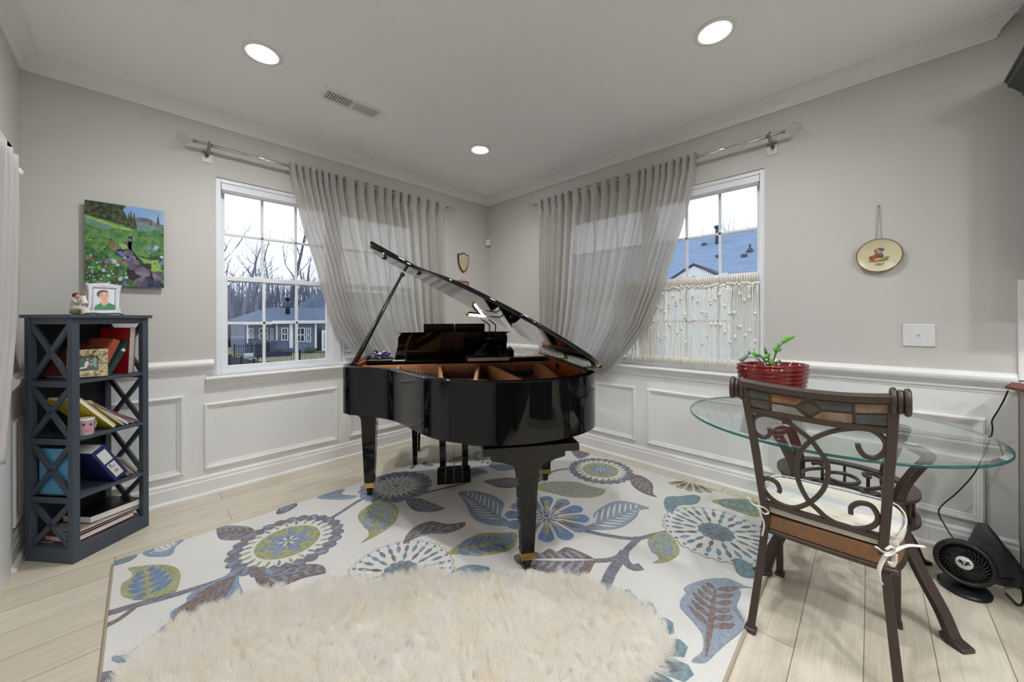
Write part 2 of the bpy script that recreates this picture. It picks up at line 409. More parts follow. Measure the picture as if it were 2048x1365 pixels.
def window(name, f, a0, a1, flip):
    """twin double hung window unit in the opening a0..a1; f(a, z, d): d = depth behind the wall face"""
    s = 1 if a1 > a0 else -1
    A = lambda t: a0 + s*t
    W = abs(a1 - a0)
    fr = MB()
    def bx(mb, t0, t1, z0, z1, d0, d1, mi=0):
        p, q = f(A(t0), z0, d0), f(A(t1), z1, d1); mb.box(p, q, mi)
    # jamb liner and head
    bx(fr, 0, .030, WZ0, WZ1, .012, .15); bx(fr, W-.030, W, WZ0, WZ1, .012, .15)
    bx(fr, .030, W-.030, WZ1-.03, WZ1, .012, .15); bx(fr, .030, W-.030, WZ0, WZ0+.022, .012, .15)
    mid = W/2; bx(fr, mid-.036, mid+.036, WZ0+.022, WZ1-.03, .03, .15)
    root = struct(name, fr, M_frame, .002); root['kind'] = 'structure'
    zm = 1.552
    for t0, t1 in ((.030, mid-.036), (mid+.036, W-.030)):
        for up in (1, 0):
            d = .085 if up else .052
            z0, z1 = (zm-.018, WZ1-.03) if up else (WZ0+.022, zm+.022)
            sw = .030 if up else .042
            sh = MB(); dd = (d, d+.032)
            bx(sh, t0, t0+sw, z0, z1, *dd); bx(sh, t1-sw, t1, z0, z1, *dd)
            bx(sh, t0+sw, t1-sw, z0, z0+.036, *dd); bx(sh, t0+sw, t1-sw, z1-.034, z1, *dd)
            for k in (1, 2):
                tm = t0+sw + (t1-t0-2*sw)*k/3; bx(sh, tm-.009, tm+.009, z0+.036, z1-.034, d+.006, d+.026)
            zmm = (z0+z1)/2 + (.0 if up else .0); bx(sh, t0+sw, t1-sw, zmm-.009, zmm+.009, d+.006, d+.026)
            o = struct('sash', sh, M_frame, .0015, root)
            g = MB(); bx(g, t0+sw-.004, t1-sw+.004, z0+.03, z1-.03, d+.0145, d+.0175)
            struct('pane', g, M_pane, None, o)
            if not up:
                lk = MB()
                for q in (.3, .7):
                    tq = t0+(t1-t0)*q; bx(lk, tq-.022, tq+.022, z1, z1+.012, d+.004, d+.026)
                struct('sash_lock', lk, M_frame, .003, o)
    hb = MB()
    for t0, t1 in ((.034, mid-.040), (mid+.040, W-.034)):
        bx(hb, t0, t1, WZ1-.078, WZ1-.03, .020, .062)
        for k in range(5): bx(hb, t0+.004, t1-.004, WZ1-.096+k*.0042, WZ1-.0935+k*.0042, .022, .060)
    struct('blind_headrail', hb, M_frame, .002, root)
    return root
window('window_1', lambda a, z, d: (a, d, z), AX0, AX1, 0)
window('window_2', lambda a, z, d: (d, a, z), BY1, BY0, 0)
# stools and aprons
stool = [(-.06,-.022),(.050,-.022),(.056,-.014),(.056,-.006),(.050,0),(-.06,0)]
apron = [(0,-.022),(.044,-.022),(.040,-.034),(.030,-.046),(.018,-.058),(.014,-.072),(.012,-.084),(0,-.084)]
mb = MB().extr(stool, (AX0-.065, 0, WZ0-.006), (AX1+.065, 0, WZ0-.006), (0,-1,0)).extr(apron, (AX0-.062, 0, WZ0-.006), (AX1+.062, 0, WZ0-.006), (0,-1,0), m0=-.0)
mb2 = MB().extr(apron, (AX0-.062, 0, WZ0-.006), (AX1+.062, 0, WZ0-.006), (0,-1,0))
struct('trim_30', mb, M_white)
mb = MB().extr(stool, (0, BY0+.065, WZ0-.006), (0, BY1-.065, WZ0-.006), (-1,0,0)).extr(apron, (0, BY0+.062, WZ0-.006), (0, BY1-.062, WZ0-.006), (-1,0,0))
struct('trim_31', mb, M_white)
# doorway casing on the left wall behind the drape
mb = MB().box((X0, -.415, 0), (X0+.022, -.325, 2.12))
mb.box((X0, -1.72, 2.03), (X0+.022, -.325, 2.12)); mb.box((X0, -1.72, 0), (X0+.022, -1.63, 2.12))
struct('trim_32', mb, M_white, .004)
mb = MB().box((X0, -1.63, .0), (X0+.03, -.415, 2.03)); d1 = struct('door_1', mb, M_white, .003)

# ------------------------------------------------------------------ ceiling lights and vent
M_emit2 = mat('dimmer lit lamp lens', (1,1,1,1), .5, emit=((.95,.985,1.03,1), LAMP*.62))
SPOTS = [(-2.55,-.952),(-.935,-.935),(-.925,-2.81),(-2.55,-2.81),(-2.55,-4.6),(-1.60,-4.6),(-2.55,-5.5),(-1.60,-5.5),(-2.55,-6.4),(-1.60,-6.4),(-2.1,-7.2)]  # rows behind the camera are unseen, with lights added to brighten the walls
LBL = ['recessed ceiling light nearest the left wall, by the air vent','recessed ceiling light above the piano corner','recessed ceiling light nearest the right wall, over the glass table',
       'recessed ceiling light above the sheepskin rug']
for i, (x, y) in enumerate(SPOTS):
    lab = LBL[i] if i < 4 else 'recessed ceiling light behind the camera, in unseen rows extended as fill light'
    t = thing('ceiling_light', lab, 'light', (x, y, CEIL), 0, 'recessed ceiling lights')
    mb = MB().lathe([(.060,-.001),(.062,-.006),(.090,-.007),(.098,-.004),(.099,0),(.060,0)], 40, cap=False)
    part('trim_ring', mb, M_white, t, local=True)
    mb = MB().lathe([(.0001,-.0035),(.061,-.0035),(.061,-.0015),(.0001,-.0015)], 32)
    part('lens', mb, M_emit2 if i in (1, 2) else M_emit, t, local=True)
    ld = bpy.data.lights.new('downlight_beam', 'SPOT'); ld.energy = (SPOTW if i in (1, 2) else SPOTW*1.5) if i < 4 else SPOTW*1.3; ld.color = (.98,.99,1.0); ld.spot_size = math.radians(150); ld.spot_blend = 1.0; ld.shadow_soft_size = .06
    lo = bpy.data.objects.new('downlight_beam', ld); COL.objects.link(lo); lo.parent = t; lo.location = (0,0,-.012)
t = thing('air_vent', 'white rectangular air vent grille in the ceiling', 'vent', (-2.0,-.82,CEIL))
M_dark = mat('dark duct', (.012,.012,.013,1), .8)
x0, x1, y0, y1 = -2.205, -1.788, -.902, -.738
mb = MB(); mb.rectframe([(0,0),(0,.004),(.004,.007),(.030,.007),(.034,.004),(.034,0)], x0, x1, y0, y1, lambda a, b, h: (a, b, CEIL-h))
mb.box((-2.006, y0+.03, CEIL-.007), (-1.992, y1-.03, CEIL)); part('frame', mb, M_white, t)
part('backing', MB().box((x0+.03, y0+.03, CEIL-.0012), (-1.999, y1-.03, CEIL-.0002)), M_dark, t); part('damper', MB().box((-1.999, y0+.03, CEIL-.0012), (x1-.03, y1-.03, CEIL-.0002)), mat('pale grey damper', rgb(190,190,188), .6), t)  # flat sheets: dark for the unlit duct, pale one added to brighten the slats
mb = MB()
for k in range(10): mb.box((-2.165+k*.0165, y0+.034, CEIL-.006), (-2.160+k*.0165, y1-.034, CEIL-.0015))
for k in range(4): mb.box((-2.17, y0+.05+k*.022, CEIL-.0055), (-2.006, y0+.0535+k*.022, CEIL-.002))
part('grid_louvres', mb, M_white, t)
mb = MB()
for k in range(13): mb.obox((-1.983+k*.0128, (y0+y1)/2, CEIL-.0045), (1,0,.35), (0,1,0), (-.35,0,1), (.0105, y1-y0-.07, .001))
part('slat_louvres', mb, M_white, t)

# ------------------------------------------------------------------ wall plates and sensor
def plate(name, label, cat, f, a, z, w, h):
    t = thing(name, label, cat, f(a, z, .0)); 
    mb = MB(); p, q = f(a-w/2, z-h/2, 0), f(a+w/2, z+h/2, .007); mb.box(p, q)
    part('plate', mb, M_outlet, t, .004); return t
t = plate('light_switch', 'white toggle light switch plate on the right wall', 'switch', fB, -3.578, 1.142, .122, .124)
mb = MB().box(fB(-3.584,1.134,.0065), fB(-3.572,1.154,.009)); mb.obox(fB(-3.578,1.150,.012), (1,0,0),(0,1,0),(0,0,1), (.013,.008,.010)); part('toggle', mb, M_outlet, t, .001)
t = plate('wall_outlet', 'white wall outlet between panels behind the glass table', 'outlet', fB, -3.0, .375, .075, .118)
mb = MB()
for dz in (-.022, .022):
    mb.box(fB(-3.017,.375+dz-.016,.0065), fB(-2.983,.375+dz+.016,.009))
part('socket', mb, M_outlet, t, .003)
t = thing('motion_sensor', 'small white motion sensor in the room corner', 'sensor', (-.03,-.03,2.19))
c = Vector((-.034,-.034,2.19)); X = Vector((1,-1,0)); Yv = Vector((1,1,0))
part('housing', MB().obox(c, X, Yv, (0,0,1), (.058,.04,.075)), M_outlet, t, .008)
part('corner_mount', MB().prism([(-.001,-.001),(-.042,-.001),(-.001,-.042)], lambda a,b,w: (a,b,w), 2.165, 2.215), M_outlet, t)
part('lens', MB().obox(c+Vector((-.0145,-.0145,.006)), X, Yv, (0,0,1), (.034,.006,.036)), mat('frosted sensor lens', rgb(205,205,205), .5), t, .003)
# ------------------------------------------------------------------ grand piano (own frame: x = treble to bass, y = tail to keys)
TH, U0, V0, PT, PW = math.radians(10), .624, 3.09, .96, 1.435
ct, st = math.cos(TH), math.sin(TH)
def pw(u, v, z):                                  # piano (u', v', z) -> world
    a, b = u-U0, v-V0
    lat, D = a*ct + b*st, a*st - b*ct
    return Vector((CP[0]+lat*RX+D*DX, CP[1]+lat*RY+D*DY, z))
def pinv(p):
    X, Y = p[0]-CP[0], p[1]-CP[1]; lat, D = X*RX+Y*RY, X*DX+Y*DY
    return (lat*ct + D*st + U0, lat*st - D*ct + V0, p[2])
def pz(u, v, z): return pinv(onz(u, v, z))        # pixel on a horizontal plane, in piano coordinates
def pv(u, v, vv):                                 # pixel on an upright plane v' = vv
    return pinv(onplane(u, v, pw(0, vv, 0), (pw(0, 1, 0)-pw(0, 0, 0)).normalized()))
PC = (.70, .70)
pang = math.atan2((pw(1,0,0)-pw(0,0,0)).y, (pw(1,0,0)-pw(0,0,0)).x)
pl_ = pw(PC[0], PC[1], 0)
piano = thing('grand_piano', 'glossy black baby grand piano with its lid propped open on the patterned rug', 'piano', (pl_.x, pl_.y, 0), pang)
def L(u, v, z): return (u-PC[0], -(v-PC[1]), z)   # piano coordinates -> the thing's own
rim_c = [(-.02,0),(-.02,.35),(-.02,.66),(.004,.745),(.093,.815),(.205,.878),(.300,.950),(.368,1.035),(.440,1.155),(.505,1.262),(.566,1.337),(.626,1.387),(.719,1.435),(.849,1.474),(.994,1.479),(1.138,1.450),(1.268,1.392),(1.370,1.300),(1.422,1.18),(PW,1.0),(PW,.5),(PW,0)]
RIM = [Vector((p[0], p[1], 0)) for p in rim_c[:2]] + catmull([(p[0],p[1],0) for p in rim_c[2:20]], 6) + [Vector((p[0],p[1],0)) for p in rim_c[20:]]
def inset(P, d):
    out = []
    for i in range(len(P)):
        a, b = P[max(0, i-1)], P[min(len(P)-1, i+1)]; t = (b-a).normalized()
        nrm = Vector((t.y, -t.x, 0))              # inward for this winding
        out.append(P[i] + nrm*d)
    return out
RZ0 = .675
def rimshape(P0, P1, z0, z1, mi_o=0, mi_i=0, mi_t=0, bev_=.006):
    mb = MB(); n = len(P0)
    rows = [[L(p.x,p.y,z0) for p in P1], [L(p.x,p.y,z0) for p in P0]]
    o = inset(P0, bev_)
    rows += [[L(p.x,p.y,z1-bev_) for p in P0], [L(P0[i].x*.3+o[i].x*.7, P0[i].y*.3+o[i].y*.7, z1-bev_*.3) for i in range(n)], [L(p.x,p.y,z1) for p in o], [L(p.x,p.y,z1) for p in P1]]
    mb.grid(rows[0:2], mi_o); mb.grid(rows[1:3], mi_o); mb.grid(rows[2:6], mi_t)
    mb.grid([rows[5], rows[0]], mi_i)
    for q in (0, n-1):
        mb.add([r[q] for r in rows], [tuple(range(6))], mi_o)
    return mb
IN = inset(RIM, .036)
part('rim', rimshape(RIM, IN, RZ0, PT), [M_black], piano, local=True)
IN2 = inset(RIM, .062)
o = part('inner_rim', rimshape(inset(RIM, .037), IN2, .76, PT-.013, 0, 0, 0, .002), [M_innerwood], piano, local=True, label='amber wood lining')
# soundboard, plate, strings
sb = MB(); poly = [(p.x, p.y) for p in IN2 if p.y > .30] ; poly = [(IN2[0].x, .30)] + poly + [(IN2[-1].x, .30)]
sb.prism(poly, lambda a, b, w: L(a, b, w), .765, .775); part('soundboard', sb, mat('spruce soundboard', rgb(190,130,80), .35, noise=(9,.1)), piano, local=True)
pl = MB()
PZ = .835                                         # plate level
pl.prism([(.055,.36),(PW-.055,.36),(PW-.055,.50),(.055,.50)], lambda a,b,w: L(a,b,w), PZ-.02, PZ)        # pin block web
INN = [p for p in inset(RIM, .115) if p.y > .50]; INO = [p for p in inset(RIM, .060) if p.y > .50]
n0 = min(len(INN), len(INO)); 
ring = MB()
pl.grid([[L(p.x,p.y,PZ-.03) for p in INO[:n0]], [L(p.x,p.y,PZ-.006) for p in INO[:n0]], [L(p.x,p.y,PZ) for p in INN[:n0]], [L(p.x,p.y,PZ-.03) for p in INN[:n0]]])
part('iron_plate', pl, M_bronze, piano, local=True)
def strut(pa, pb, w=.026, h0=PZ-.02, h1=PT-.025, bow=0):
    mb = MB(); a, b = Vector((pa[0],pa[1],0)), Vector((pb[0],pb[1],0)); t = (b-a).normalized(); x = Vector((t.y,-t.x,0))
    N = 12; rows = []
    for i in range(N+1):
        q = i/N; p = a.lerp(b, q) + x*bow*math.sin(PI*q); hh = h0 + (h1-h0)*(.72+.28*math.cos(PI*(q-.35)))
        rows.append([L(*(p-x*w/2).xy, h0), L(*(p-x*w*.36).xy, hh), L(*(p+x*w*.36).xy, hh), L(*(p+x*w/2).xy, h0)])
    mb.grid(rows, 0, False); mb.add(rows[0], [(0,1,2,3)]); mb.add(rows[-1], [(3,2,1,0)])
    return mb
for pa, pb, bw in (((.565,.50),(.60,1.33),.0), ((.845,.50),(.735,1.42),.0), ((.90,.50),(1.11,1.43),-.055), ((1.235,.50),(1.215,1.36),.01), ((.30,.50),(.325,.93),.0)):
    part('strut', strut(pa, pb, bow=bw), M_bronze, piano, local=True)
cb = MB()
cb.prism([(.058,.485),(PW-.058,.485),(PW-.058,.512),(.058,.512)], lambda a,b,w: L(a,b,w), PZ-.005, PT-.03); part('capo_bar', cb, M_bronze, piano, local=True)
# strings: thin wires from the pin block to the tail, treble short
M_str = mat('steel and copper strings', rgb(190,150,115), .3, metal=.9)
smb = MB()
def rimv(u, P):                                   # how far the inner outline reaches at u
    best = .55
    for i in range(len(P)-1):
        a, b = P[i], P[i+1]
        if (a.x-u)*(b.x-u) <= 0 and abs(a.x-b.x) > 1e-6:
            best = max(best, a.y + (b.y-a.y)*(u-a.x)/(b.x-a.x))
    return best
IN3 = inset(RIM, .12)
ns = 78
for k in range(ns):
    u = .09 + (PW-.19)*k/(ns-1); v1 = rimv(min(max(u+.0, .09), PW-.13), IN3)-.02
    if v1 < .56: continue
    z = PZ+.012
    sk = .10 if u > .95 else -.02
    uu = u - sk*(v1-.5)
    smb.tube([L(u,.505,z), L(uu, rimv(min(max(uu,.10),PW-.13), IN3)-.02, z-.004)], .0011 if u < .9 else .0021, 4, sm=False, cap=False)
o = part('strings', smb, M_str, piano, local=True, fix=False)
dm = MB()
for k in range(58):
    u = .10 + (PW-.27)*k/57
    dm.obox(L(u,.545,PZ+.028), (1,0,0),(0,1,0),(0,0,1), (.011,.05,.024))
    dm.obox(L(u,.56,PZ+.055), (1,0,0),(0,1,0),(0,0,1), (.004,.006,.05))
part('dampers', dm, mat('grey felt and black wood dampers', rgb(90,88,90), .7), piano, local=True)
fr = MB(); fr.prism([(.058,.512),(PW-.058,.512),(PW-.058,.522),(.058,.522)], lambda a,b,w: L(a,b,w), PZ-.004, PZ+.012)
part('red_felt', fr, mat('red felt strip', rgb(150,32,30), .9), piano, local=True)
# pin block cover / stretcher, key slip, key bed, cheeks, keys
kb = MB()
kb.prism([(.036,.23),(PW-.036,.23),(PW-.036,.40),(.036,.40)], lambda a,b,w: L(a,b,w), .845, PT-.055)
kb.prism([(.036,.255),(PW-.036,.255),(PW-.036,.285),(.036,.285)], lambda a,b,w: L(a,b,w), .80, PT-.006)
part('stretcher', kb, M_black, piano, local=True, bevel=.003)
kb = MB(); kb.prism([(-.016,.004),(PW-.004,.004),(PW-.004,.56),(-.016,.56)], lambda a,b,w: L(a,b,w), .615, RZ0+.001)
part('key_bed', kb, M_blackm, piano, local=True, bevel=.004)
kb = MB(); kb.prism([(.09,.03),(PW-.09,.03),(PW-.09,.17),(.09,.17)], lambda a,b,w: L(a,b,w), .70, .725)
part('white_keys', kb, mat('ivory key tops', rgb(225,222,212), .25), piano, local=True)
kb = MB()
for k in range(36):
    u = .115 + (PW-.23)*(k + (.3 if k % 5 > 1 else 0))/36.3
    kb.prism([(u,.08),(u+.011,.08),(u+.011,.17),(u,.17)], lambda a,b,w: L(a,b,w), .725, .737)
part('black_keys', kb, M_blackm, piano, local=True)
kb = MB(); kb.prism([(.036,.17),(PW-.036,.17),(PW-.036,.19),(.036,.19)], lambda a,b,w: L(a,b,w), .70, .86)
part('fallboard', kb, M_black, piano, local=True, bevel=.003)
# under frame: beams below the tail
ub = MB()
tailp = [p for p in inset(RIM, .10) if p.x > .70 and p.y > 1.0]
ub.prism([(p.x, p.y) for p in tailp] + [(1.25, .9), (.72, .9)], lambda a,b,w: L(a,b,w), .632, RZ0+.002)
part('belly_rail', ub, M_blackm, piano, local=True)
ub = MB(); ub.obox(L(1.02,1.335,.615), (1,0,0),(0,1,0),(0,0,1), (.47,.12,.036)); part('leg_plate', ub, M_blackm, piano, local=True, bevel=.002)
def leg_parts(u, v, ztop, cap):
    mb = MB()
    def sq(w, z): return [L(u+sx*w/2, v+sy*w/2, z) for sx, sy in ((-1,-1),(1,-1),(1,1),(-1,1))]
    rows = [sq(.064,.105), sq(.098, ztop-.075), sq(.100, ztop-.055)]
    if cap:                                        # flared bracket under the leg plate
        rows = [sq(.064,.105), sq(.096, ztop-.12)]
    mb.grid(rows, 0, False, closed=True); mb.add(rows[0], [(0,1,2,3)]); mb.add(rows[-1], [(3,2,1,0)])
    if cap:
        prof = [(-.050,-.125),(.050,-.125)] + [(.052+.13*(q/8)**2.2*1.0, -.115+.085*(q/8)**.6) for q in range(9)] + [(.185,0),(-.185,0)] + [(-.052-.13*(q/8)**2.2, -.115+.085*(q/8)**.6) for q in range(8,-1,-1)]
        mb.prism(prof, lambda a, b, w: L(u+a, v+w, ztop+b), -.052, .052)
    else:
        for w, z0, z1 in ((.108, ztop-.055, ztop-.04), (.124, ztop-.04, ztop)):
            mb.grid([sq(w,z0), sq(w,z1)], 0, False, closed=True); mb.add(sq(w,z0), [(0,1,2,3)]); mb.add(sq(w,z1), [(3,2,1,0)])
    leg = part('leg', mb, M_black, piano, local=True, bevel=.003)
    mb = MB(); r1 = [sq(.066,.072), sq(.068,.106)]
    mb.grid(r1, 0, False, closed=True); mb.add(r1[0], [(0,1,2,3)]); mb.add(r1[1], [(3,2,1,0)])
    o = build('brass_ferrule', mb, M_gold); o.parent = leg; ORG[o.name] = ORG[piano.name]; fixn(o)
    mb = MB()
    c = L(u, v, .045)
    mb.tube([(c[0]-.014,c[1],.040),(c[0]+.014,c[1],.040)], .0275, 20); mb.obox((c[0],c[1],.062), (1,0,0),(0,1,0),(0,0,1), (.044,.026,.03))
    o = build('caster', mb, mat('dark brass caster', rgb(60,46,30), .25, metal=.8) if 'dark brass caster' not in MATS else MATS['dark brass caster']); o.parent = leg; ORG[o.name] = ORG[piano.name]; fixn(o)
leg_parts(1.003, 1.335, .60, True)
leg_parts(.082, .395, .617, False)
leg_parts(PW-.082, .395, .617, False)
# pedal lyre
ly = MB()
for u in (.585, .745):
    rows = []
    for z, w in ((.07,.036),(.30,.046),(.52,.062),(.62,.07)):
        rows.append([L(u-w/2,.375,z), L(u+w/2,.375,z), L(u+w/2,.41,z), L(u-w/2,.41,z)])
    ly.grid(rows, 0, False, closed=True)
part('lyre_posts', ly, M_black, piano, local=True)
ly = MB(); ly.prism([(.545,.36),(.56,.335),(.77,.335),(.785,.36),(.785,.43),(.545,.43)], lambda a,b,w: L(a,b,w), .055, .15)
part('pedal_box', ly, M_black, piano, local=True, bevel=.004)
for u in (.604, .665, .726):
    part('pedal_rod', MB().tube([L(u,.437,.075), L(.665+(u-.665)*.8,.425,.62)], .0035, 8), M_chrome, piano, local=True)
    part('pedal', MB().obox(L(u,.30,.062), (1,0,0),(0,1,.1),(0,0,1), (.022,.11,.012)), M_gold, piano, local=True, bevel=.005)
# lid: outline of the rim, hinged on the bass side and raised
PHI = math.radians(29.0); HZ = PT+.006
def lidp(u, v, h):                                # h = height above the underside
    a = PW+.012-u
    return (PW+.012-a*math.cos(PHI)+h*math.sin(PHI), v, HZ + a*math.sin(PHI) + h*math.cos(PHI))
LO = inset(RIM, -.018); VF = .31
LID = [(p.x, p.y) for p in LO if p.y > VF+.03 and not (p.x > PW)]
LID = [(LO[0].x, VF)] + LID + [(PW+.012, LID[-1][1]), (PW+.012, VF)]
LID = [(a-.016*(1-a/PW), b) for a, b in LID]
def slab(poly, fn, h0, h1, r=.006):
    """plate with softly rounded rim"""
    cx = sum(p[0] for p in poly)/len(poly); cy = sum(p[1] for p in poly)/len(poly); n = len(poly)
    P = [Vector((p[0], p[1], 0)) for p in poly]; Q = []
    for i in range(n):
        a, b = P[i-1], P[(i+1) % n]; t = (b-a).normalized(); nr = Vector((t.y,-t.x,0))
        if nr.dot(Vector((cx,cy,0))-P[i]) < 0: nr = -nr
        Q.append(P[i]+nr*r)
    mb = MB(); rows = [[fn(q.x,q.y,h0) for q in Q], [fn(p.x,p.y,h0+r*.8) for p in P], [fn(p.x,p.y,h1-r*.8) for p in P], [fn(q.x,q.y,h1) for q in Q]]
    mb.grid(rows, 0, True, closed=True); mb.add(rows[0], [tuple(range(n))]); mb.add(rows[-1], [tuple(range(n))[::-1]])
    return mb
lid = part('lid', slab(LID, lambda a,b,h: L(*lidp(a,b,h)), 0, .021), M_black, piano, local=True)
fl = MB()
o = part('lid_front_flap', slab([(-.052,VF+.004),(PW+.002,VF+.004),(PW+.002,VF+.40),(-.052,VF+.40)], lambda a,b,h: L(*lidp(a,b,h)), .024, .045), M_black, piano, local=True)
for u in (.12, .52, 1.0): part('flap_hinge', MB().tube([L(*lidp(u-.05,VF-.004,.022)), L(*lidp(u+.05,VF-.004,.022))], .005, 8), M_gold, piano, local=True)
for v in (.62, 1.12):
    hg = MB(); hg.tube([L(PW+.012,v-.04,PT+.008), L(PW+.012,v+.04,PT+.008)], .007, 10); hg.obox(L(PW-.018,v,PT+.002), (1,0,0),(0,1,0),(0,0,1), (.05,.07,.003))
    part('lid_hinge', hg, M_gold, piano, local=True, label='brass lid hinge')
for v in (.66, 1.12):
    hg = MB(); hg.obox(L(PW-.0655,v,PT-.045), (0,1,0),(0,0,1),(1,0,0), (.05,.045,.004))
    part('hinge_plate', hg, M_blackm, piano, local=True)
for (u, v) in ((.05, .62), (.32, .90), (.85, 1.42), (1.2,1.34)): part('lid_buffer', MB().obox(L(*lidp(u, v, -.006)), (1,0,0),(0,1,0),(0,0,1), (.022,.018,.012)), M_blackm, piano, local=True)
# prop stick from the treble rim up to the lid
lb = Vector(pinv(onplane(805, 548, pw(*lidp(.3,.7,0)), (pw(*lidp(0,0,1))-pw(*lidp(0,0,0))).normalized())))
foot = (.030, .62, PT-.01)
ps = MB(); ps.tube([L(*foot), L(*(Vector(foot).lerp(lb,.5))), L(*lb)], [.0165,.014,.0115], 10); ps.ball(L(*(lb+Vector((0,0,-.006)))), .021, 10, 6)
part('prop_stick', ps, M_blackm, piano, local=True)
pk = MB(); pk.obox(L(.035,.60,PT+.002), (1,0,0),(0,1,0),(0,0,1), (.05,.05,.006)); part('prop_socket', pk, M_gold, piano, local=True, bevel=.001)
# music desk seen from behind
VD = .335
def dk(u, v): q = pv(u, v, VD); return (q[0], q[2])
desk = [(789,724),(793,705),(797,690),(798,676),(804,668),(813,665),(1003,663),(1010,667),(1013,676),(1012,692),(1015,703),(1019,712),(1020,723)]
D2 = [dk(*p) for p in desk]
D2 = [Vector((a,b,0)) for a, b in D2]
D2 = [(p.x,p.y) for p in catmull(D2, 4)]
zb = PT-.012
D2 = [(a, max(b, zb)) for a, b in D2]
part('music_desk', MB().prism(D2, lambda a,b,w: L(a, VD+w+(b-zb)*.22, b), -.009, .009), M_black, piano, local=True, bevel=.003)
dsh = MB(); dsh.prism([(.06,.24),(PW-.06,.24),(PW-.06,.405),(.06,.405)], lambda a,b,w: L(a,b,w), PT-.028, PT-.008); part('desk_shelf', dsh, M_black, piano, local=True, bevel=.003)
sup = MB(); q = dk(812,706); sup.obox(L(q[0], VD+.02, zb+.035), (1,0,0),(0,1,0),(0,0,1), (.02,.012,.07)); part('desk_support', sup, M_blackm, piano, local=True, bevel=.002)
lg = MB(); q = dk(909,718)
# ------------------------------------------------------------------ things on and by the piano
# black ring binder of music standing on the desk
t0 = pw(.9, .3, zb)
bd = thing('music_binder', 'open black music binder standing on the piano music desk', 'binder', (t0.x, t0.y, PT), pang)
VB = .285
def bp_(u, v): q = pv(u, v, VB); return q[0], q[2]
a0, zt = bp_(848, 648); a1, _ = bp_(968, 648); am = (a0+a1)/2
def toW(u, v, z): return pw(u, v, z)
for s0, s1 in ((a0, am-.004), (am+.004, a1)):
    mb = MB(); mb.prism([(s0, PT+.004),(s1, PT+.004),(s1, zt),(s0, zt)], lambda a,b,w: toW(a, VB+w+(b-PT)*.22, b), -.002, .003); part('cover', mb, M_blackm, bd, .001)
mb = MB(); mb.prism([(a0+.01, PT+.01),(a1-.01, PT+.01),(a1-.01, zt-.008),(a0+.01, zt-.008)], lambda a,b,w: toW(a, VB+w+(b-PT)*.22, b), -.010, -.004); part('sheets', mb, mat('white paper', rgb(228,226,220), .8), bd)
# hardback book under the lamp
mb = MB(); BK = [pz(*p, PT) for p in ((945,729),(1030,727),(1022,720),(946,722))]
bc = Vector((.90,.47,0)); c0 = pw(.875,.545,PT)
t = thing('hardback_book', 'maroon hardback book lying flat across the piano under the lamp', 'book', (c0.x, c0.y, PT), pang)
bx = lambda u0,u1,v0,v1,z0,z1: MB().prism([(u0,v0),(u1,v0),(u1,v1),(u0,v1)], lambda a,b,w: pw(a,b,w), z0, z1)
M_maroon = mat('maroon book cloth', rgb(104,52,46), .6)
part('top_cover', bx(.755,1.045,.40,.62,PT+.020,PT+.0235), M_maroon, t, .001); part('bottom_cover', bx(.755,1.045,.40,.62,PT-.006,PT-.0025), M_maroon, t, .001)
part('spine', bx(.752,.756,.40,.62,PT-.006,PT+.0235), M_maroon, t); part('pages', bx(.757,1.040,.404,.616,PT-.0025,PT+.020), MATS['white paper'], t)
# piano lamp: stepped base, twin posts, arms, tubular head
lz = PT+.0235; lu, lv = .905, .50
c0 = pw(lu, lv, lz)
t = thing('piano_lamp', 'black piano lamp with twin posts and lit tubular head beside the music desk', 'lamp', (c0.x, c0.y, lz), pang)
M_lampb = mat('dark bronze lamp metal', rgb(46,44,50), .3, metal=.6)
mb = MB().lathe([(.0001,0),(.098,0),(.100,.008),(.092,.018),(.088,.028),(.078,.034),(.062,.040),(.046,.056),(.034,.074),(.022,.084),(.0001,.086)], 32, lambda x,y,z: pw(lu+x, lv+y*.62, lz+z)); part('base', mb, M_lampb, t)
topz = pv(978, 650, lv)[2]
def pu(px): return pv(px, 690, lv)[0]
for px in (979, 991):
    part('post', MB().tube([pw(pu(px), lv, lz+.075), pw(pu(px), lv, topz)], .0042, 8), M_lampb, t)
mb = MB().tube([pw(pu(972),lv,lz+.118), pw(pu(996),lv,lz+.120), pw(pu(1001),lv,lz+.100)], .005, 8); mb.ball(pw(pu(972),lv,lz+.116), .008); part('crossbar', mb, M_lampb, t)
mb = MB().lathe([(.0001,0),(.012,0),(.012,.03),(.017,.034),(.017,.042),(.0001,.042)], 16, lambda x,y,z: pw(lu+.07+x, lv+.01+y, lz+.03+z)); part('switch_knob', mb, M_lampb, t)
VH = .20
h0, h1 = pv(936, 622, VH), pv(968, 637, VH)
hz = (h0[2]+h1[2])/2
h0 = Vector((h0[0], VH, hz+.004)); h1 = Vector((h1[0]+.02, VH, hz-.010))
for px, e in ((979, .35), (991, .8)):
    part('arm', MB().tube([pw(pu(px), lv, topz), pw(*(h0.lerp(h1, e)+Vector((0,.02,.0))))], .0042, 8), M_lampb, t)
mb = MB(); rows = []
ax = (h1-h0)
for q in (0, 1):
    rows.append([pw(*(h0 + ax*q + Vector((0, .026*math.cos(a), .026*math.sin(a)+.004)))) for a in [PI*i/10 for i in range(11)]])
mb.grid(rows, 0, True); part('shade', mb, M_lampb, t, fix=False)
mb = MB().tube([pw(*(h0+ax*.04)), pw(*(h0+ax*.96))], .013, 12); part('tube_bulb', mb, mat('lit tube', (1,1,1,1), .5, emit=((1,.90,.74,1), 9.0)), t)
for e_ in (h0-ax*.03, h1+ax*.03): part('end_cap', MB().ball(pw(*e_), .017), M_gold, t)
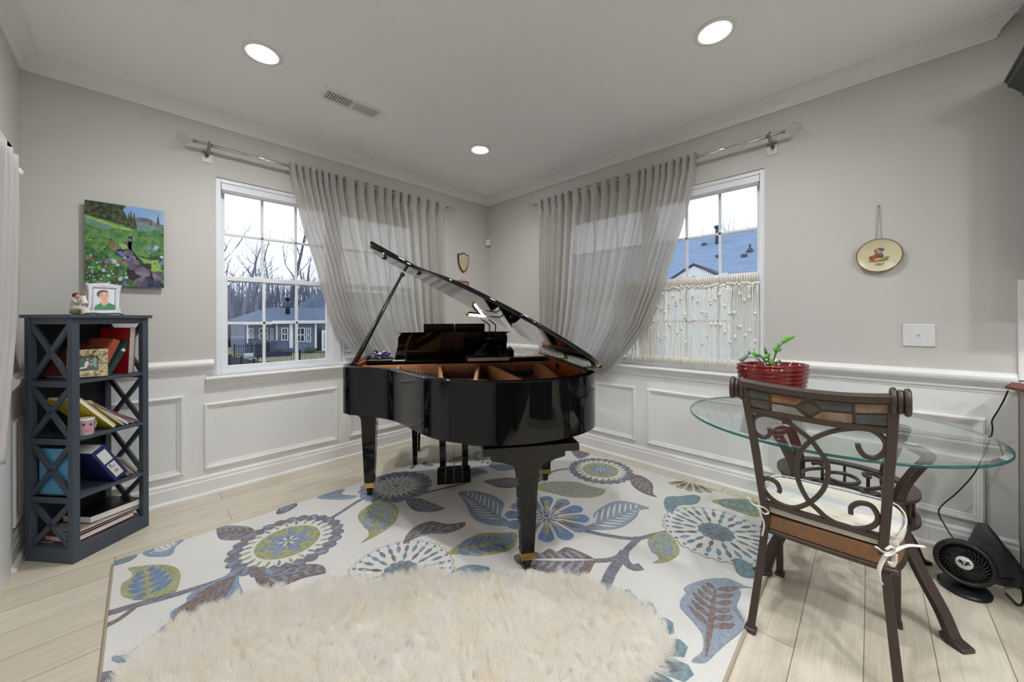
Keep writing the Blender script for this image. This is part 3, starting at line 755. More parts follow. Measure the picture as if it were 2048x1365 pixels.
# small desk clutter: purple bouquet, card, metronome-like metal ornament
c0 = pw(.17, .40, PT)
t = thing('silk_flower_posy', 'small purple and white flower posy lying at the treble end of the piano', 'flowers', (c0.x, c0.y, PT), pang)
mb = MB(); ml = MB(); M_pur = mat('purple petals', rgb(70,50,110), .7); M_lil = mat('white petals', rgb(215,208,216), .7)
rnd = random.Random(3)
for k in range(26):
    c = pw(.15+rnd.uniform(-.07,.07), .40+rnd.uniform(-.045,.045), PT+.012+rnd.uniform(0,.045))
    part('bloom', MB().ball(c, rnd.uniform(.010,.018), 8, 5, 0, 1, 1, .6), M_pur if k % 3 else M_lil, t, label='purple bloom' if k % 3 else 'white bloom')
mb = MB()
for k in range(9):
    a = k*.7; mb.tube([pw(.15,.40,PT+.002), pw(.15+.085*math.cos(a), .40+.05*math.sin(a), PT+.012), pw(.15+.10*math.cos(a), .40+.06*math.sin(a), PT+.006)], [.004,.007,.002], 5)
part('leaves', mb, mat('dark posy leaves', rgb(60,72,60), .7), t)
t = single('paper_card', bx(.245,.325,.40,.46,PT-.008,PT-.0055), mat('cream card', rgb(214,200,182), .8), 'cream paper card lying by the flower posy on the piano', 'card')
c0 = pw(1.06,.36,PT)
t = thing('desk_trinket', 'little black and silver gadget with cable beside the piano lamp', 'trinket', (c0.x, c0.y, PT), pang)
q = [.0]
part('body', MB().obox(pw(1.09,.36,PT+.022), pw(1,0,0)-pw(0,0,0), pw(0,1,0)-pw(0,0,0), (0,0,1), (.05,.06,.06)), M_blackm, t, .006)
mb = MB().ball(pw(1.078,.36,PT+.058), .013); mb.ball(pw(1.098,.365,PT+.056), .011); mb.ball(pw(1.086,.37,PT+.068), .009); part('knobs', mb, M_chrome, t)
part('cable', MB().tube(catmull([pw(1.07,.40,PT+.03), pw(1.04,.42,PT+.02), pw(1.02,.44,PT-.002), pw(1.01,.46,PT+.004)], 6), .004, 6), mat('white cable', rgb(200,200,200), .5), t)
t = single('metal_ruler', bx(1.05,1.20,.405,.425,PT-.008,PT+.002), M_chrome, 'short silver metal bar lying beside the maroon book on the piano', 'bar')
t = single('folder', bx(1.10,1.36,.25,.395,PT-.008,PT-.003), mat('grey folder card', rgb(150,146,140), .35), 'grey flat folder lying at the bass end of the piano', 'folder')

# piano bench in the corner behind the keys
bench = thing('piano_bench', 'black piano bench behind the piano with slim tapered legs', 'bench', tuple(pw(.70,-.30,0)), pang)
for u in (.345, 1.055):
    for v in (-.128, -.46):
        mb = MB(); rows = []
        for z, w in ((0,.034),(.40,.054),(.44,.056)):
            rows.append([pw(u+sx*w/2, v+sy*w/2, z) for sx, sy in ((-1,-1),(1,-1),(1,1),(-1,1))])
        mb.grid(rows, 0, False, closed=True); mb.add(rows[0], [(0,1,2,3)]); mb.add(rows[-1], [(3,2,1,0)])
        part('leg', mb, M_black, bench, .002)
part('apron', bx(.325,1.075,-.48,-.11,.38,.45), M_black, bench, .003)
part('seat', bx(.31,1.09,-.495,-.095,.45,.50), mat('black leatherette', (.01,.01,.011,1), .4), bench, .012)
# ------------------------------------------------------------------ round glass dining table by the right wall
TC, TR, TZ = Vector((-.650,-3.200,0)), .580, .732
def glass_edge():
    m = bpy.data.materials.new('green glass edge'); m.use_nodes = True; nt = m.node_tree; b = nt.nodes['Principled BSDF']
    b.inputs['Base Color'].default_value = rgb(38,92,90); b.inputs['Roughness'].default_value = .12; b.inputs['Specular IOR Level'].default_value = .7
    tr = nt.nodes.new('ShaderNodeBsdfTransparent'); tr.inputs['Color'].default_value = rgb(120,190,182)
    mx = nt.nodes.new('ShaderNodeMixShader'); mx.inputs['Fac'].default_value = .35
    nt.links.new(b.outputs[0], mx.inputs[1]); nt.links.new(tr.outputs[0], mx.inputs[2])
    nt.links.new(mx.outputs[0], nt.nodes['Material Output'].inputs['Surface'])
    return m
table = thing('glass_table', 'round glass dining table on a bronze iron scrollwork base', 'table', (TC.x, TC.y, 0))
mb = MB(); fT = lambda x, y, z: (TC.x+x, TC.y+y, TZ+z)
N = 96
def circ(r, z): return [fT(r*math.cos(2*PI*k/N), r*math.sin(2*PI*k/N), z) for k in range(N)]
mb.grid([circ(TR-.022,-.0005), circ(TR-.003,-.003)], 0, True, closed=True)
mb.grid([circ(TR-.003,-.003), circ(TR,-.005), circ(TR,-.013), circ(TR-.003,-.015)], 1, True, closed=True)
mb.add(circ(TR-.022,-.0005), [tuple(range(N))], 0); mb.add(circ(TR-.003,-.015), [tuple(range(N))[::-1]], 2)
M_tglass = glassy('clear table glass', (.90,.955,.94,1), 0.0, 1.25)
M_tbot = glassy('table glass underside', (.97,.99,.985,1), 0.0, .25)
part('glass_top', mb, [M_tglass, glass_edge(), M_tbot], table, fix=False)
BC = Vector((-.60,-3.285,0)); RT = .238; RZ_LO, RZ_HI = .335, .450
def legprof(a):
    ca, sa = math.cos(a), math.sin(a)
    P = [(.275,.706),(.335,.69),(.345,.672),(.300,.60),(.252,.50),(.243,.42),(.262,.32),(.315,.21),(.385,.10),(.415,.035),(.425,.018)]
    return [BC + Vector((ca*r, sa*r, z)) for r, z in P]
for k in range(4):
    a = math.radians(230) + k*PI/2
    pts = catmull(legprof(a), 5)
    mb = MB(); side = Vector((-math.sin(a), math.cos(a), 0))
    rows = []
    for i, p in enumerate(pts):
        t = (pts[min(i+1, len(pts)-1)] - pts[max(i-1, 0)]).normalized(); nn = t.cross(side).normalized(); w = .023; h = .011
        rows.append([p+side*w+nn*h, p-side*w+nn*h, p-side*w-nn*h, p+side*w-nn*h])
    mb.grid(rows, 0, False, closed=True); mb.add(rows[0], [(0,1,2,3)]); mb.add(rows[-1], [(3,2,1,0)])
    lg = part('leg', mb, M_iron, table, .003)
    e = BC + Vector((math.cos(a)*.432, math.sin(a)*.432, 0))
    mb = MB().obox(e+Vector((0,0,.012)), side, (math.cos(a), math.sin(a), -.25), (0,0,1), (.056,.075,.022)); 
    part('foot', mb, M_iron, lg, .005)
    mb = MB().lathe([(.0001,TZ-.018),(.020,TZ-.018),(.020,TZ-.0155),(.0001,TZ-.0155)], 16, lambda x,y,z,a=a: (BC.x+x+math.cos(a)*.29, BC.y+y+math.sin(a)*.29, z)); part('glass_pad', mb, M_outlet, lg)
for z in (RZ_LO, RZ_HI):
    mb = MB(); rows = []
    for rr, zz in ((RT-.024,z-.007),(RT+.024,z-.007),(RT+.024,z+.007),(RT-.024,z+.007)):
        rows.append([(BC.x+rr*math.cos(2*PI*k/64), BC.y+rr*math.sin(2*PI*k/64), zz) for k in range(64)])
    mb.grid(rows + [rows[0]], 0, False, closed=True); part('ring', mb, M_iron, table)
for k in range(16):
    mb = MB(); a = 2*PI*k/16; mb.tube([(BC.x+RT*math.cos(a), BC.y+RT*math.sin(a), RZ_LO), (BC.x+RT*math.cos(a), BC.y+RT*math.sin(a), RZ_HI)], .008, 4, up=(math.cos(a), math.sin(a), 0)); part('ring_spacer', mb, M_iron, table)
def spiral(c, ax, ay, pts, r=.0085):
    return MB().tube(catmull([Vector(c)+Vector(ax)*p[0]+Vector(ay)*p[1] for p in pts], 6), r, 6)
SP = [(.14,.02),(.17,.0),(.16,-.035),(.12,-.045),(.08,-.02),(.02,.03),(-.06,.055),(-.14,.04),(-.185,.0),(-.165,-.04),(-.125,-.035),(-.12,-.005)]
for k, (oy, sgn) in enumerate(((.155,1),(-.155,-1))):
    part('scroll', spiral((BC.x, BC.y+oy*.70, RZ_HI-.004), (sgn*.92,0,0), (0,sgn*.8,0), SP), M_iron, table)
mb = MB().tube([(BC.x+.075*math.cos(2*PI*k/32), BC.y+.060*math.sin(2*PI*k/32), RZ_HI-.004) for k in range(32)], .009, 6, closed=True); part('oval', mb, M_iron, table)
# red ribbed oval planter
pp = Vector((-.535,-2.992,TZ))
pot = thing('planter', 'red ribbed oval ceramic planter on the glass table', 'planter', tuple(pp))
prof = [(.0001,.0),(.128,.0),(.135,.006)]
for k in range(10):
    z = .010 + k*.0225; R = .140 + .045*(k/9)**.8
    prof += [(R, z), (R+.0075, z+.006), (R+.009, z+.0112), (R+.0075, z+.0165)]
prof += [(.186,.236),(.190,.243),(.188,.250),(.180,.252),(.174,.247),(.168,.22),(.160,.20),(.0001,.20)]
pa = math.radians(-45)
def fP(x, y, z, e=.62):
    y *= e
    return (pp.x + x*math.cos(pa) - y*math.sin(pa), pp.y + x*math.sin(pa) + y*math.cos(pa), pp.z + z)
part('bowl', MB().lathe(prof, 56, fP), mat('glossy oxblood glaze', rgb(112,26,25), .10, spec=.6, coat=.3, noise=(30,.12)), pot)
part('soil', MB().lathe([(.0001,.214),(.165,.214),(.165,.205),(.0001,.205)], 40, fP), mat('dark potting soil', rgb(48,34,26), .95, bump=(120,.6)), pot)
M_leaf = mat('bright pothos leaf', rgb(88,168,52), .35, noise=(30,.12)); M_leafd = mat('deep pothos leaf', rgb(58,118,46), .35, noise=(30,.12)); M_leafb = mat('bluish pothos leaf', rgb(120,140,132), .3)
pn = Vector((DX, DY, 0))
plant = thing('pothos_plant', 'small green leafy pothos growing in the red planter', 'plant', (pp.x, pp.y, pp.z+.21))
def leafblade(px, off, m, curl=.02):
    """heart leaf through a pixel outline (base ... tip ...) held at a depth offset from the pot's middle"""
    c = pp + Vector((0,0,.2)) + pn*off
    W = [onplane(u, v, c, pn) for u, v in px]
    ctr = sum(W, Vector())/len(W); mb = MB(); n = len(W)
    rad = max((w-ctr).length for w in W)
    W2 = [w + pn*(curl*((w-ctr).dot(Vector((RX,RY,0)))/rad) + .4*curl*((w-ctr).z/rad)) for w in W]
    mid = [ctr.lerp(w, .5) - pn*.004 for w in W2]
    top = [ctr - pn*.007] + mid + W2
    mb.add(top, [(0, 1+i, 1+(i+1) % n) for i in range(n)] + [(1+i, 1+n+i, 1+n+(i+1) % n, 1+(i+1) % n) for i in range(n)], 0, True)
    o = part('leaf', mb, m, plant); s_ = o.modifiers.new('thick', 'SOLIDIFY'); s_.thickness = .0012
    return ctr
LV = [([(1558,686),(1560,679),(1568,675),(1580,674),(1590,673),(1597,672),(1590,678),(1580,682),(1570,686),(1564,687)], 0, M_leaf),
      ([(1540,697),(1550,694),(1560,687),(1566,688),(1562,694),(1556,701),(1549,706),(1545,703)], -.01, M_leaf),
      ([(1555,703),(1560,698),(1570,697.5),(1562,701),(1556,704)], .03, M_leafd),
      ([(1525,703),(1527,698),(1530,693),(1535,699),(1539,706),(1538,710),(1531,710),(1527,707)], .02, M_leafd),
      ([(1522,714),(1530,711),(1538,706),(1545,707),(1545,713),(1536,716),(1527,718)], -.03, M_leaf),
      ([(1500,706),(1505,704),(1515,706),(1522,710),(1522,716),(1512,715),(1504,712)], -.02, M_leaf),
      ([(1492,709),(1494,703),(1500,702),(1504,706),(1503,710),(1496,710)], .02, M_leafd),
      ([(1472,720),(1480,715),(1492,710),(1503,708),(1503,711),(1494,719),(1484,724),(1477,722)], -.05, M_leafb),
      ([(1533,724),(1538,718),(1547,717),(1549,722),(1546,728),(1538,730)], -.06, M_leaf),
      ([(1517,728),(1524,723),(1533,722),(1533,727),(1526,729)], -.06, M_leafd),
      ([(1552,724),(1556,720),(1562,720),(1568,725),(1570,727),(1562,729),(1555,728)], -.03, M_leafd),
      ([(1505,702),(1507,698),(1510,699),(1509,704)], .06, M_leafd)]
stm = []
for px, off, m in LV: stm.append(leafblade(px, off, m))
for k, c in enumerate(stm[:11]):
    b = Vector((pp.x, pp.y, pp.z+.212)) + Vector((RX,RY,0))*(-.01+.012*math.sin(k*2.1)) + pn*(.02*math.cos(k*1.7))
    part('stem', MB().tube(catmull([b, b.lerp(c,.55)+Vector((0,0,.03)), c], 5), .0022, 6), MATS['deep pothos leaf'], plant)

# ------------------------------------------------------------------ iron chair with slate tiles
chair = thing('dining_chair', 'bronze iron dining chair with slate tiled top rail and striped cushion', 'chair', (-1.12,-3.25,0))
pTL, pTR, pSL = Vector((-1.364,-3.036,.985)), Vector((-1.350,-3.440,.985)), Vector((-1.228,-3.08,.47))
bn = (pTR-pTL).cross(pSL-pTL).normalized()
if bn.x > 0: bn = -bn                              # toward the camera side
def bk(u, v, h=0.0): return onplane(u, v, pTL, bn) + bn*h
def flatbar(mb, pts, w, h, nrm):
    """rectangular bar along pts, w in the plane, h along nrm"""
    rows = []
    for i, p in enumerate(pts):
        t = (pts[min(i+1, len(pts)-1)] - pts[max(i-1, 0)]).normalized(); x = t.cross(nrm).normalized()
        ww = w[i] if isinstance(w, list) else w
        rows.append([p+x*ww/2+nrm*h/2, p-x*ww/2+nrm*h/2, p-x*ww/2-nrm*h/2, p+x*ww/2-nrm*h/2])
    mb.grid(rows, 0, False, closed=True); mb.add(rows[0], [(0,1,2,3)]); mb.add(rows[-1], [(3,2,1,0)]); return mb
FOOTL, FOOTR = Vector((-1.342,-3.045,0)), Vector((-1.352,-3.452,0))
def post(px, foot, sy):
    up = [bk(*p) for p in px]
    low = up[-1].lerp(foot, .12); low.x = up[-1].x + (up[-1].x-up[-2].x)*.30
    pts = catmull(up + [low, up[-1].lerp(foot,.55)+Vector((.018,0,0)), foot+Vector((0,0,.012))], 4)
    mb = MB(); flatbar(mb, pts, .026, .026, bn); lg = part('leg', mb, M_iron, chair, .003, label='back leg rising into the back post')
    part('foot', MB().box((foot.x-.02,foot.y-.02,.0), (foot.x+.02,foot.y+.02,.018)), M_iron, lg, .006)
post([(1486,768),(1500,835),(1512,905),(1523,975),(1532,1030)], FOOTL, 1)
post([(1788,800),(1784,870),(1778,950),(1772,1030),(1766,1100)], FOOTR, -1)
for (fx, fy) in ((-.872,-3.072), (-.905,-3.458)):
    mb = MB(); pts = [Vector((fx-.012, fy, .44)), Vector((fx-.008,fy,.25)), Vector((fx,fy,.01))]
    flatbar(mb, pts, .026, .026, Vector((1,0,0))); lg = part('leg', mb, M_iron, chair, .003)
    part('foot', MB().box((fx-.022,fy-.018,0), (fx+.026,fy+.018,.016)), M_iron, lg, .005)
# crest rail with rolled ends, lower rails
crest = [bk(*p) for p in ((1482,765),(1540,776),(1610,787),(1690,795),(1750,797.5),(1792,798))]
mb = flatbar(MB(), catmull(crest, 5), .026, .030, bn); part('crest_rail', mb, M_iron, chair, .003)
for px, sd in (((1474,777),-1), ((1801,806),1)):
    c = bk(*px, -.006); axs = (bk(1800,800)-bk(1480,765)).normalized()
    mb = MB()
    for off, rr in ((-.016,.036),(0,.030),(.016,.036)):
        ring = []
        for k in range(28):
            a = 2*PI*k/28
            q = Vector((math.cos(a)*.62*rr, 0, math.sin(a)*rr)); ring.append(c + axs*off + bn*q.x*1.0 + Vector((0,0,q.z)))
        mb.tube(ring, .0085, 8, closed=True)
    part('rolled_end', mb, M_iron, chair)
mb = flatbar(MB(), catmull([bk(*p) for p in ((1492,818),(1560,829),(1640,843),(1710,853),(1786,862))], 4), .022, .020, bn); part('tile_rail', mb, M_iron, chair, .003)
mb = flatbar(MB(), catmull([bk(*p) for p in ((1524,1003),(1600,1027),(1680,1051),(1766,1077))], 4), .020, .018, bn); part('lower_rail', mb, M_iron, chair, .003)
def z6(x, y): return (1440+x/5.12, 740+y/5.12)
ch_panel = [z6(*p) for p in ((225,150),(560,215),(900,275),(1300,300),(1790,300),(1790,600),(1380,580),(900,525),(540,455),(260,390))]
mb = MB(); P0 = [bk(*p,-.005) for p in ch_panel]; P1 = [bk(*p,.003) for p in ch_panel]; n = len(P0)
mb.add(P0+P1, [tuple(range(n))[::-1], tuple(range(n,2*n))] + [(i,(i+1)%n,n+(i+1)%n,n+i) for i in range(n)]); part('tile_frame', mb, M_iron, chair)
SL = lambda nm, a, b, s=24: mat(nm, rgb(*a), .55, mix=(s, rgb(*b), .38, .62), bump=(70,.5))
sl_dark, sl_rust, sl_pale, sl_brown, sl_mot = SL('dark slate',(82,85,84),(68,72,72)), SL('rust slate',(150,110,70),(112,86,62)), SL('pale slate',(150,150,142),(128,128,120)), SL('brown slate',(100,82,66),(74,62,54)), SL('mottled slate',(142,126,104),(128,92,62),34)
TL = [([(248,188),(495,236),(497,308),(262,270)], sl_dark), ([(275,290),(508,326),(503,408),(282,360)], sl_brown), ([(527,238),(865,292),(773,358),(532,320)], sl_rust),
      ([(532,346),(768,386),(886,488),(536,420)], sl_pale), ([(905,322),(1017,405),(910,463),(807,380)], sl_brown), ([(962,302),(1343,336),(1343,424),(1050,400)], sl_dark),
      ([(1047,427),(1353,450),(1353,543),(933,494)], sl_mot), ([(1382,341),(1773,350),(1768,439),(1382,434)], sl_mot), ([(1387,457),(1748,460),(1743,568),(1392,550)], sl_dark)]
for px, m in TL:
    P = [z6(*p) for p in px]; n = len(P); A0 = [bk(*p,.001) for p in P]; A1 = [bk(*p,.0065) for p in P]
    mb = MB().add(A0+A1, [tuple(range(n))[::-1], tuple(range(n,2*n))] + [(i,(i+1)%n,n+(i+1)%n,n+i) for i in range(n)])
    part('slate_tile', mb, m, chair, .001)
S1 = [(1537.7,857),(1540.6,867),(1530,875.7),(1514,869),(1505.4,853),(1508,837.7),(1522,829.8),(1541.6,831.8),(1567,839.6),(1592,857),(1619.7,878.7),(1641.8,907),(1653.5,925.8),(1655.9,946.9),(1648.8,975),(1632.4,996),(1611,1010),(1587.9,1016),(1562,1010),(1538.6,993.8),(1526,975),(1526,961),(1536.3,957.4),(1552.7,965.7),(1559.7,979.7),(1558,985)]
S2 = [(1715.4,888.4),(1718,898),(1729,911.9),(1748.6,916.8),(1766,908),(1772,892),(1764,874.8),(1742.7,861),(1713.4,857),(1674.4,861),(1641,870.9),(1615.8,886.5),(1598,909.9),(1594.9,923.4),(1592.5,942),(1599.6,970),(1616,1000.8),(1632.4,1017),(1655.9,1038),(1691,1054.7),(1726,1058),(1749.6,1050),(1755.5,1033.6),(1742.6,1012.5),(1719,1006.7),(1702.7,1014.9),(1701.6,1027.8)]
for S in (S1, S2):
    mb = flatbar(MB(), catmull([bk(*p) for p in S], 4), .0150, .014, bn); part('scroll', mb, M_iron, chair, .003)
# seat: wooden frame on an iron rim, tied cushion
SZ = .43
seatpoly = [(-1.208,-3.095),(-1.208,-3.415),(-1.18,-3.45),(-1.05,-3.475),(-.93,-3.47),(-.872,-3.43),(-.862,-3.26),(-.872,-3.09),(-.93,-3.05),(-1.05,-3.045),(-1.18,-3.065)]
sp = [(p.x,p.y) for p in catmull([(a,b,0) for a,b in seatpoly], 4, True)]
M_swood = mat('tan seat wood', rgb(126,90,60), .5, noise=(22,.14))
part('seat_frame', MB().prism(sp, lambda a,b,w: (a,b,w), SZ-.065, SZ-.004), M_swood, chair, .006)
mb = MB().tube([(a,b,SZ-.072) for a,b in sp], .010, 6, closed=True); part('seat_rim', mb, M_iron, chair)
def cush_mat():
    m = mat('striped cushion cotton', rgb(204,198,189), .9, bump=(420,.15)); nt = m.node_tree; b = nt.nodes['Principled BSDF']
    tc = nt.nodes.new('ShaderNodeTexCoord'); sx = nt.nodes.new('ShaderNodeSeparateXYZ'); nt.links.new(tc.outputs['Object'], sx.inputs[0])
    mu = nt.nodes.new('ShaderNodeMath'); mu.operation = 'MULTIPLY'; mu.inputs[1].default_value = 5.0; nt.links.new(sx.outputs['X'], mu.inputs[0])
    fr = nt.nodes.new('ShaderNodeMath'); fr.operation = 'FRACT'; nt.links.new(mu.outputs[0], fr.inputs[0])
    rp = nt.nodes.new('ShaderNodeValToRGB'); e = rp.color_ramp.elements; e[0].color = rgb(216,210,200); e[1].position = .98; e[1].color = rgb(216,210,200)
    for pos, c in ((.22,(214,208,200)),(.34,(192,194,198)),(.48,(196,197,200)),(.58,(214,206,194)),(.70,(210,199,180)),(.80,(210,200,182)),(.90,(216,210,200))):
        q = e.new(pos); q.color = rgb(*c)
    nt.links.new(fr.outputs[0], rp.inputs['Fac']); nt.links.new(rp.outputs['Color'], b.inputs['Base Color'])
    return m
M_cush = cush_mat()
cxy = Vector((sum(p[0] for p in sp)/len(sp), sum(p[1] for p in sp)/len(sp), 0)); rows = []
for s_, z in ((.90,.0),(.98,.004),(1.015,.014),(1.025,.024),(1.015,.036),(.96,.047),(.86,.053),(.6,.057),(.3,.058),(.02,.058)):
    rows.append([(cxy.x+(a-cxy.x)*s_, cxy.y+(b-cxy.y)*s_, SZ+z) for a, b in sp])
mb = MB().grid(rows, 0, True, closed=True); mb.add(rows[0], [tuple(range(len(sp)))[::-1]]); mb.add(rows[-1], [tuple(range(len(sp)))])
cu = part('seat_cushion', mb, M_cush, chair)
pm = MB().tube([(cxy.x+(a-cxy.x)*1.018, cxy.y+(b-cxy.y)*1.018, SZ+.05) for a, b in sp], .0035, 5, closed=True); part('piping', pm, M_cush, cu)
M_tie = mat('white cotton ties', rgb(222,216,210), .9)
def tie(px, dep, w=.008):
    c = Vector((CP[0], CP[1], H)); pts = [Vector((CP[0]+ray(*p)[0]*d, CP[1]+ray(*p)[1]*d, H+ray(*p)[2]*d)) for p, d in zip(px, dep)]
    return MB().tube(catmull(pts, 5), w/2, 6, sx=1.25, sy=.6)
DR, DL = 1.185, 1.455
for px, d0, w in ((((1753,1095),(1765,1104),(1778,1108),(1790,1102),(1815,1092),(1848,1094)), DR, .011), (((1776,1106),(1766,1120),(1758,1140),(1759,1160),(1763,1168)), DR-.01, .012), (((1772,1100),(1782,1094),(1789,1100),(1780,1110),(1768,1112)), DR-.02, .009), (((1790,1108),(1789,1122),(1783,1132),(1780,1126)), DR, .014),
                  (((1498,1000),(1508,1010),(1518,1013),(1530,1017),(1537,1026),(1528,1028),(1518,1018)), DL, .008), (((1515,1014),(1522,1032),(1528,1050),(1524,1073)), DL-.01, .008), (((1496,996),(1504,1008),(1512,1012)), DL, .010)):
    part('tie', tie(px, [d0]*len(px), w*1.0), M_tie, cu)

# ------------------------------------------------------------------ desk fan on the floor with its power cord
M_fan = mat('black fan plastic', rgb(26,26,27), .42); fc = Vector((-.405,-3.690,.125))
fan = thing('floor_fan', 'round black electric fan standing on the floor by the cabinet', 'fan', (fc.x, fc.y, 0))
fax = (Vector((CP[0],CP[1],.55)) - fc).normalized(); fax = (fax + Vector((-.35,.10,.12))).normalized()
fX = Vector((0,0,1)).cross(fax).normalized(); fY = fax.cross(fX).normalized()
def ff(x, y, z): return fc + fX*x + fY*y + fax*z
RF = .088
part('housing', MB().lathe([(RF*.80,-.085),(RF*.98,-.05),(RF*1.06,-.01),(RF*1.08,.02),(RF*1.04,.034),(RF*.93,.040),(RF*.84,.030),(RF*.80,.0),(RF*.78,-.07)], 48, ff, cap=False), M_fan, fan)
mb = MB()
for k in range(26):
    a = 2*PI*k/26; pts = []
    for q in range(6):
        rr = RF*(.24+.62*q/5); aa = a + .9*(q/5)**1.3; pts.append(ff(rr*math.cos(aa), rr*math.sin(aa), .030-.010*(q/5-.5)**2*4))
    mb.tube(pts, .0032, 5)
for q in (.42,.62): mb.tube([ff(RF*q*math.cos(2*PI*k/36), RF*q*math.sin(2*PI*k/36), .026) for k in range(36)], .0018, 5, closed=True)
part('grille', mb, M_fan, fan)
mb = MB()
for k in range(5):
    a = 2*PI*k/5; P = [ff(RF*.2*math.cos(a),RF*.2*math.sin(a),.0), ff(RF*.72*math.cos(a-.28),RF*.72*math.sin(a-.28),.008), ff(RF*.74*math.cos(a+.42),RF*.74*math.sin(a+.42),-.02), ff(RF*.2*math.cos(a+.8),RF*.2*math.sin(a+.8),-.012)]
    mb.add(P, [(0,1,2,3)], 0, True)
part('blades', mb, mat('dark grey fan blades', rgb(48,48,50), .4), fan)
part('back_grille', MB().lathe([(.0001,-.080),(RF*.80,-.080),(RF*.80,-.072),(.0001,-.072)], 40, ff), mat('pale rear grille', rgb(120,120,118), .6), fan)
hub = part('hub_badge', MB().lathe([(.0001,.036),(.024,.036),(.027,.030),(.027,.02)], 28, ff), mat('white badge', rgb(215,213,208), .4), fan, label='white round badge')
mb = MB()
for sx in (-1, 1): mb.prism([(sx*.003,-.012),(sx*.015,.006),(sx*.017,.011),(sx*.007,.011),(sx*.001,-.004)], lambda a,b,w: ff(a,b,w), .0362, .0375)
mb.prism([(-.004,.010),(0,.004),(.004,.010)], lambda a,b,w: ff(a,b,w), .0362, .0375); mb.prism([(-.020,-.001),(-.006,-.003),(-.006,.001),(-.019,.003)], lambda a,b,w: ff(a,b,w), .0362, .0372); mb.prism([(.020,-.001),(.006,-.003),(.006,.001),(.019,.003)], lambda a,b,w: ff(a,b,w), .0362, .0372)
part('v_mark', mb, M_fan, hub)
part('base', MB().lathe([(.0001,0),(.100,0),(.102,.008),(.09,.016),(.0001,.018)], 40, lambda x,y,z: (fc.x+.01+x, fc.y-.0+y*.8, z)), M_fan, fan)
part('neck', MB().tube([(fc.x+.01,fc.y-.01,.012), ff(0,-RF*.9,-.02)], .018, 10), M_fan, fan)
def dp(u, v, d): R = ray(u, v); return Vector((CP[0]+R[0]*d, CP[1]+R[1]*d, H+R[2]*d))
cw = lambda u, v: onx(u, v, -.16)
cord = [onx(2016,782,-.30), onx(2008,800,-.28), onx(1996,822,-.22), onx(1984,842,-.17), onx(1985,860,-.15), onx(1978,885,-.15), onx(1950,945,-.14), onx(1915,985,-.13), onx(1878,1020,-.12), onx(1890,1052,-.14), onx(1905,1075,-.2), ff(-.03,RF*.8,-.08), ff(-.01,RF*.4,-.09)]
part('power_cord', MB().tube(catmull(cord, 6), .0032, 6), M_fan, fan)
lp = [ff(.06,-.05,-.08), onz(2030,1160,.03), onz(2044,1180,.006), onz(2046,1205,.006), onz(2035,1210,.006), onz(2012,1188,.008)]
part('loose_cable', MB().tube(catmull(lp, 6), .0035, 6), M_fan, fan)
# slumped dark grey fabric bag leaning on the cabinet
mb = MB(); bgz = [0,.03,.08,.13,.18,.215,.235]; rows = []
bb = Vector((-.135,-3.825,0))
for i, z in enumerate(bgz):
    q = z/.235; hx, hy = .115*(1-.80*q**2.2), .080*(1-.86*q**1.8)+.003; row = []
    for k in range(28):
        a = 2*PI*k/28; w = 1 + .10*math.sin(3*a+4*q) + .05*math.sin(7*a-6*q)
        ca, sa = math.cos(a), math.sin(a)
        row.append((bb.x-.02*q+.02*math.sin(5*q) + hx*w*math.copysign(abs(ca)**.7, ca), bb.y+.05*q + hy*w*math.copysign(abs(sa)**.7, sa), z))
    rows.append(row)
mb.grid(rows, 0, True, closed=True); mb.add(rows[0], [tuple(range(28))[::-1]]); mb.add(rows[-1], [tuple(range(28))])
o = single('fabric_bag', mb, mat('dark grey nylon', rgb(70,70,72), .75, bump=(60,.35)), 'slumped dark grey fabric bag behind the fan by the cabinet', 'bag')

# ------------------------------------------------------------------ kitchen beginning at the right edge
M_cab = mat('charcoal cabinet paint', rgb(64,68,72), .42); KE = -3.935
cab = thing('wall_cabinet', 'charcoal upper kitchen cabinet at the right edge with crown', 'cabinet', (-.17,-5.0,1.40))
part('carcass', MB().box((-.33,-5.9,1.42), (-.002,KE,2.36)), M_cab, cab, .002)
ccr = [(0,0),(.012,0),(.016,.016),(.040,.048),(.056,.062),(.060,.085),(.068,.088),(.068,.10),(0,.10)]
mb = MB().extr(ccr, (-.002,KE,2.325), (-.33,KE,2.325), (0,1,0), m1=1); mb.extr(ccr, (-.33,KE,2.325), (-.33,-5.9,2.325), (-1,0,0), m0=1); part('crown', mb, M_cab, cab)
for k in range(4):
    y0 = KE-.006-k*.49; mb = MB().box((-.352,y0-.478,1.425), (-.33,y0,2.30)); mb.rectframe([(.0,0),(0,.004),(.055,.004),(.060,0)], y0-.478, y0, 1.425, 2.30, lambda a,b,h: (-.352-h, a, b)); part('door', mb, M_cab, cab, .002)
struct('trim_33', MB().box((-.012,KE+.002,.93), (0,KE+.030,1.425)), M_white, .003)
